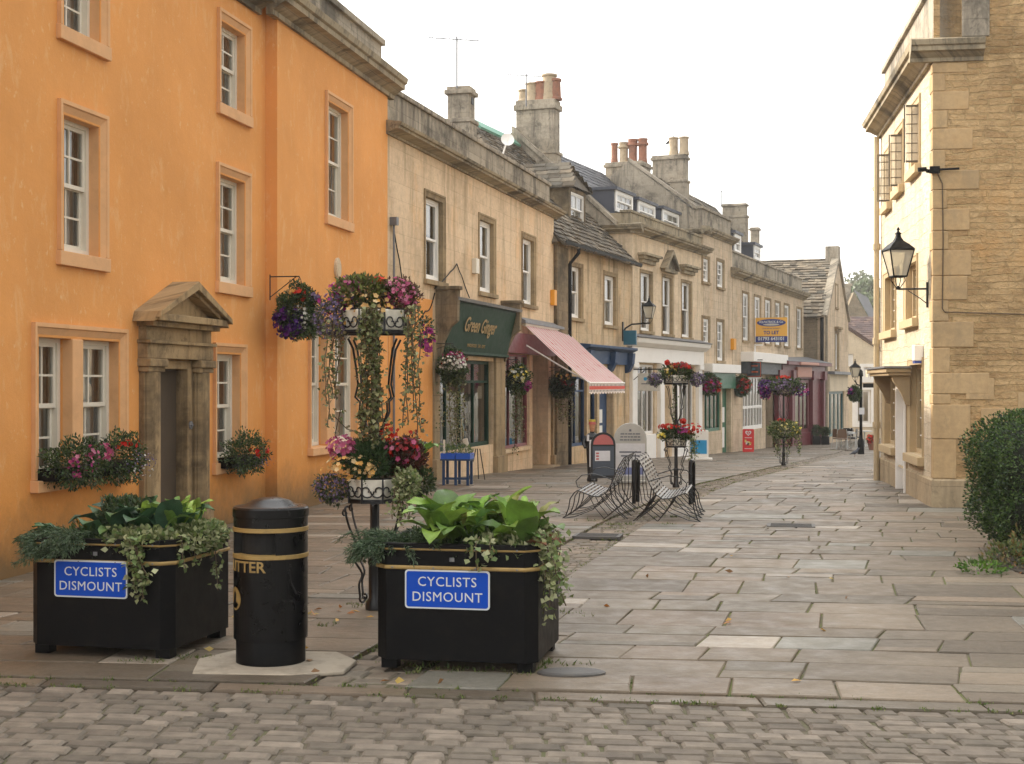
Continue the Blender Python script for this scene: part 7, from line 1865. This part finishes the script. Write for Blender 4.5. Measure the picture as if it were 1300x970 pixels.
b = MB(); b.T = Fm; b.tube([(-.04, 0, .72), (.7, 0, .72)], .02, 5); b.tube([(-.04, 0, .4), (-.04, 0, 1.0)], .02, 5); b.build('bracket', IRON, t)
# far lamp post
Y = 53.6; p = at(1093, 560, Y); t = thing('lamp_post', 'black lamp post with a lantern on a side arm, near the end of the street', 'lamp post', (p.x, Y, g(Y)))
zt = at(1093, 478, Y).z - g(Y); b = MB(); b.lathe([(.13, 0), (.12, .5), (.07, .6), (.055, 1), (.05, zt), (.09, zt + .02), (.07, zt + .2), (.001, zt + .28)], n=10); b.build('post', BLACKM, t, smooth='auto')
b = MB(); b.tube([(0, 0, zt - .35), (-.15, 0, zt - .3), (-.22, 0, zt - .15)], .03, 5); b.tube([(0, 0, zt - .5), (-.25, 0, zt - .55), (-.5, 0, zt - .4)], .02, 5); b.build('side_arm', BLACKM, t); lantern(t, .85, (-.22, 0, zt - .2))
b = MB(); b.box(.08, .62, -.02, .02, zt - .42, zt - .26); b.build('direction_arm', BLACKM, t); b = MB(); b.box(-.1, .1, -.12, -.09, 1.5, 1.75); b.build('notice', PAPER, t)
basket('small basket of purple flowers hanging from the far lamp post', 1085, 500, 53.4, 8, 18, [(MAG + DPUR, (-.5, -.4, .3), (.6, .4, .5), 50, .06)], 0, 0, lsz=.08)
# potted conifers
for l, r, t_, bt_, nm in ((1031, 1041.5, 541, 566, 'left clipped conifer in a dark pot beside the dark red shopfront'), (1042.5, 1052.5, 540, 562, 'right clipped conifer in a dark pot, nearer the gabled house')):
    Y = 70.5; p = at((l + r) / 2, bt_, Y); t = thing('potted_shrub', nm, 'potted shrub', (p.x, Y, g(Y)), 0, 'clipped conifers in dark pots'); h = (bt_ - t_) * Y / FOC
    b = MB(); b.box(-.18, .18, -.18, .18, 0, .42); b.build('pot', BLACKM, t, bevel=.02); b = MB(); b.tube([(0, 0, .4), (0, 0, .7)], .03, 5); b.build('stem', BROWNW, t); bush(t, 'foliage', (0, 0, .42 + (h - .42) / 2), (.22, .22, (h - .4) / 2), 900, .08, DKG + GREEN, .5)
# cafe furniture
ALU = simple('brushed_aluminium', (.5, .5, .48), .35, metal=.7, bmp=0); RAT = simple('brown_rattan', (.16, .09, .05), .7, bmp=.2)
def chair(x, y, rz, label, rat):
    t = thing('cafe_chair', label, 'chair', (x, y, g(y)), rz, 'cafe chairs')
    b = MB(); b.box(-.23, .23, -.22, .22, .43, .47); b.build('seat', rat, t, bevel=.01); b = MB(); b.prism([(-.21, .5), (.21, .5), (.23, .8), (.12, .88), (-.12, .88), (-.23, .8)], .2, .23, 'y'); b.build('backrest', rat, t)
    for sx_ in (-1, 1):
        b = MB(); b.tube([(sx_ * .24, -.28, 0), (sx_ * .23, -.2, .45), (sx_ * .24, -.15, .66), (sx_ * .24, .2, .68)], .016, 5); b.build('leg', ALU, t); b = MB(); b.tube([(sx_ * .24, .3, 0), (sx_ * .23, .2, .45), (sx_ * .2, .24, .88)], .016, 5); b.build('leg', ALU, t)
def ctable(x, y, label):
    t = thing('cafe_table', label, 'table', (x, y, g(y)), 0, 'cafe tables'); b = MB(); b.lathe([(.34, .7), (.35, .71), (.35, .73), (.34, .74)], n=20); b.build('table_top', ALU, t)
    b = MB(); b.tube([(0, 0, .05), (0, 0, .7)], .03, 6); b.build('pedestal', ALU, t)
    for k in range(3): a = k * 2.1 + .5; b = MB(); b.tube([(0, 0, .12), (.28 * math.cos(a), .28 * math.sin(a), 0)], .018, 5); b.build('foot', ALU, t)
Y = 63; cx_ = lambda px, Y: (px - 650) / FOC * Y
ctable(cx_(1074, 63), 63, 'round metal cafe table left of the far lamp post'); ctable(cx_(1101, 66), 66.5, 'round metal cafe table behind the far lamp post')
for px, Y, rz, lb_ in ((1066, 62.3, 110, 'leftmost rattan backed cafe chair, nearest the gabled house'), (1071, 61.6, 150, 'cafe chair in front of the round table, second from the left'), (1081, 62.5, -110, 'cafe chair on the right side of the left hand round table'), (1077, 64.6, 10, 'cafe chair behind the left hand round table'), (1087, 66, 95, 'cafe chair partly hidden by the far lamp post')): chair(cx_(px, Y), Y, R(rz), lb_, RAT if px < 1075 else BLACKM)
Y = 60.5; t = thing('potted_flowers', 'red flowers in a low pot near the base of the far lamp post', 'flower pot', (cx_(1108, Y), Y, g(Y)))
b = MB(); b.lathe([(.16, 0), (.22, .3), (.2, .3)], n=12); b.build('pot', TERRAC, t); bush(t, 'foliage', (0, 0, .42), (.25, .25, .2), 400, .08, GREEN, .5); clump(t, 'flowers', (0, 0, .45), (.26, .26, .2), 60, .07, RED)
# pigeon
t = thing('pigeon', 'dark pigeon standing on the paving left of the far lamp post', 'bird', (cx_(1085, 48), 48, g(48)), R(20))
b = MB(); b.tube([(-.2, 0, .1), (-.1, 0, .14), (0, 0, .16), (.08, 0, .2), (.11, 0, .26), (.14, 0, .3), (.17, 0, .295), (.2, 0, .285)], [.008, .035, .07, .06, .035, .032, .025, .004], 8); b.build('body', simple('pigeon_grey', (.06, .065, .08), .7, bmp=0), t, smooth=True); b = MB(); b.tube([(0, .02, .1), (.01, .02, 0)], .006, 4); b.tube([(0, -.02, .1), (.01, -.02, 0)], .006, 4); b.build('legs', TERRAC, t)
# roof birds
for (px, py, F, d) in ((852, 184, F6, 2.9),):
    x = F.X(px, d); p = F.W(x, d, F.Z(px, py, d)); t = thing('bird', 'black bird perched on the double potted chimney', 'bird', p)
    b = MB(); b.tube([(-.25, 0, .02), (-.12, 0, .1), (0, 0, .18), (.06, 0, .28), (.1, 0, .34), (.16, 0, .33)], [.01, .06, .09, .06, .045, .005], 7); b.build('body', BLACKM, t, smooth=True)

# ================================================================ aerials
def aerial(label, F, px, py0, py1, d, boom, els, rot=0):
    x = F.X(px, d); zt, zb = F.Z(px, py0, d), F.Z(px, py1, d); p = F.W(x, d, zb); t = thing('tv_aerial', label, 'aerial', p, rot)
    b = MB(); b.tube([(0, 0, 0), (0, 0, zt - zb)], .022, 6); b.build('mast', LEAD, t)
    b = MB(); h = zt - zb - .08; b.tube([(-boom * .55, 0, h), (boom * .45, 0, h)], .014, 5)
    for i in range(els): xx = -boom * .5 + boom * .9 * i / (els - 1); b.tube([(xx, -.2, h), (xx, .2, h)], .008, 4)
    b.tube([(-boom * .55, 0, h - .14), (-boom * .55, 0, h + .14)], .01, 4); b.build('antenna', LEAD, t); return t
aerial('tall television aerial on the slim chimney above the first ashlar building', F3, 580, 46, 112, 1.6, 1.25, 9, R(15)); aerial('short television aerial beside the big chimney', F4, 668, 93, 135, 3.3, 1.1, 8, R(15)); aerial('far television aerial left of the plain square chimney', F7, 916, 241, 262, 2.6, 1.0, 6, R(5))

# ================================================================ hedge, weeds, distant trees
def hedge():
    t = thing('box_hedge', 'clipped rounded dark green hedge at the right edge, before the rubble gable', 'hedge', (6.43, 14.6, 0))
    x0, x1, y0, y1, h = -1.45, 2.2, -.55, 1.3, 1.46
    n = 46000
    P = []; D = []
    def surf(u, v, f):
        pass
    # superellipsoid surface sampling
    d = unit(NR.normal(0, 1, (n, 3))); e = 6.5
    k = (np.abs(d[:, 0]) ** e + np.abs(d[:, 1]) ** e + np.abs(d[:, 2]) ** e) ** (-1 / e)
    S = d * k[:, None]
    nn = unit(np.sign(S) * np.abs(S) ** (e - 1))
    wob = 1 + .025 * np.sin(S[:, 0] * 9 + 1) * np.cos(S[:, 2] * 7) + .02 * np.sin(S[:, 1] * 12 + S[:, 2] * 9)
    dep = NR.uniform(.93, 1.015, n) * wob
    hx, hy, hz_ = (x1 - x0) / 2, (y1 - y0) / 2, (h + .1) / 2
    # slight waist towards the ground
    P = S * dep[:, None] * np.array([hx, hy, hz_]) + np.array([(x0 + x1) / 2, (y0 + y1) / 2, hz_ - .05])
    tap = np.clip((.45 - P[:, 2]) / .45, 0, 1); P[:, 0] += tap * .18 * np.where(P[:, 0] < 0, 1, -1); P[:, 1] += tap * .12 * np.where(P[:, 1] < .3, 1, -1)
    kp = P[:, 2] > .0; P = P[kp]; nn = nn[kp]
    V = leaf_quads(P, nn + np.array([0, 0, .35]), .034, .023, .2, .6)
    np_mesh('foliage', V, 4, LEAF, t, palette(len(P), [(.03, .065, .018), (.05, .095, .022), (.02, .042, .015), (.075, .13, .03), (.11, .17, .045)], .3))
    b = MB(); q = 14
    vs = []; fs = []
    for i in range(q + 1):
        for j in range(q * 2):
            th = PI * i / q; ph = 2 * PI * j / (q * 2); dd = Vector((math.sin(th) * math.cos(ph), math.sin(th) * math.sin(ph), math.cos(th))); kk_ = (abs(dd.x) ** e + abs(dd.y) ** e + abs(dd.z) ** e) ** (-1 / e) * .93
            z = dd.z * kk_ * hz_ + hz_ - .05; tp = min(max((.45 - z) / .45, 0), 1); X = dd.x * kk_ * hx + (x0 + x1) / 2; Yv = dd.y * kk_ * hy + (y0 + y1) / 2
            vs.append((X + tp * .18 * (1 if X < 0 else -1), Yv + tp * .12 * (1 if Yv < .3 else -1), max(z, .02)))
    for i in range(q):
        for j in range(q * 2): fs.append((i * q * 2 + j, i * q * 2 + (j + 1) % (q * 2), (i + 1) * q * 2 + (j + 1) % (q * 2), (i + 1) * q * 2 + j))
    b.add(vs, fs); b.build('inner_body', simple('hedge_core', (.012, .018, .008), .95, bmp=0), t)  # solid near-black core fills the inside behind the leaves
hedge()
b = MB(); b.T = Matrix.Translation((6.3, 13.6, 0)); b.prism([(-1.45, -.1), (2.5, -.35), (2.5, 1.9), (-1.2, 1.6), (-1.5, .6)], -.02, .012, 'z'); tag(b.build('soil_bed', simple('bed_soil', (.05, .04, .028), .95, var=.3, bmp=.8)), kind='structure')
# long pale edging stones
b = MB(); b.T = Matrix.Translation((5.1, 13.25, 0)) @ Matrix.Rotation(R(-5), 4, 'Z'); b.box(0, .62, -.09, .1, -.02, .03); b.box(.66, 1.9, -.1, .1, -.02, .035); tag(b.build('edging_stone', FLAG, bevel=.012, color=True), 'pale rough edging stones along the front of the weedy bed', 'edging stone')
t = thing('weeds', 'bright green low weeds growing in front of the clipped hedge', 'weeds', (5.2, 13.7, 0)); t['kind'] = 'stuff'
for (x, y, r_, h_, n) in ((.15, .0, .4, .16, 1500), (.55, -.1, .4, .2, 1500), (-.3, .25, .3, .2, 500), (-.7, -.1, .25, .08, 260), (.0, .5, .3, .3, 500)): bush(t, 'leaf_clump', (x, y, h_ * .4), (r_, r_ * .7, h_), n, .05, [(.1, .2, .025), (.14, .26, .04), (.07, .14, .025)] if y < .2 else [(.1, .15, .05), (.16, .18, .06), (.18, .12, .04)], .7)
def tree(name, label, px, py, Y, r, h, cols, n=2600):
    p = at(px, py, Y); zg = g(Y); t = thing(name, label, 'tree', (p.x, Y, zg), 0, 'trees beyond the end of the street'); H = p.z - zg
    b = MB(); b.tube([(0, 0, 0), (.2, 0, H * .4), (0, .2, H * .8)], [.5, .35, .12], 7)
    for k in range(5): a = k * 1.3; b.tube([(.1, 0, H * (.35 + .07 * k)), (r * .5 * math.cos(a), r * .5 * math.sin(a), H * (.6 + .06 * k))], [.2, .05], 5)
    b.build('trunk', BROWNW, t)
    P = []
    cs = [(NR.normal(0, r * .45), NR.normal(0, r * .45), H - h * .45 + NR.normal(0, h * .22), NR.uniform(.22, .42) * r) for _ in range(16)]
    for c in cs: d = unit(NR.normal(0, 1, (n // 16, 3))); P.append(np.array(c[:3]) + d * c[3] * NR.uniform(.6, 1.05, (len(d), 1)))
    P = np.concatenate(P); V = leaf_quads(P, NR.normal(0, 1, P.shape), .55, .35, .2, .5)
    np_mesh('crown', V, 4, LEAF, t, palette(len(P), cols, .25))
tree('broadleaf_tree', 'rounded dark green tree behind the far roofs', 1098, 353, 150, 2.9, 4.2, [(.09, .13, .06), (.12, .15, .07)])
tree('broadleaf_tree', 'thin pale leaved tree rising just left of the dark green tree', 1080, 345, 165, 2.6, 4, [(.12, .13, .07), (.1, .12, .06)], 700)
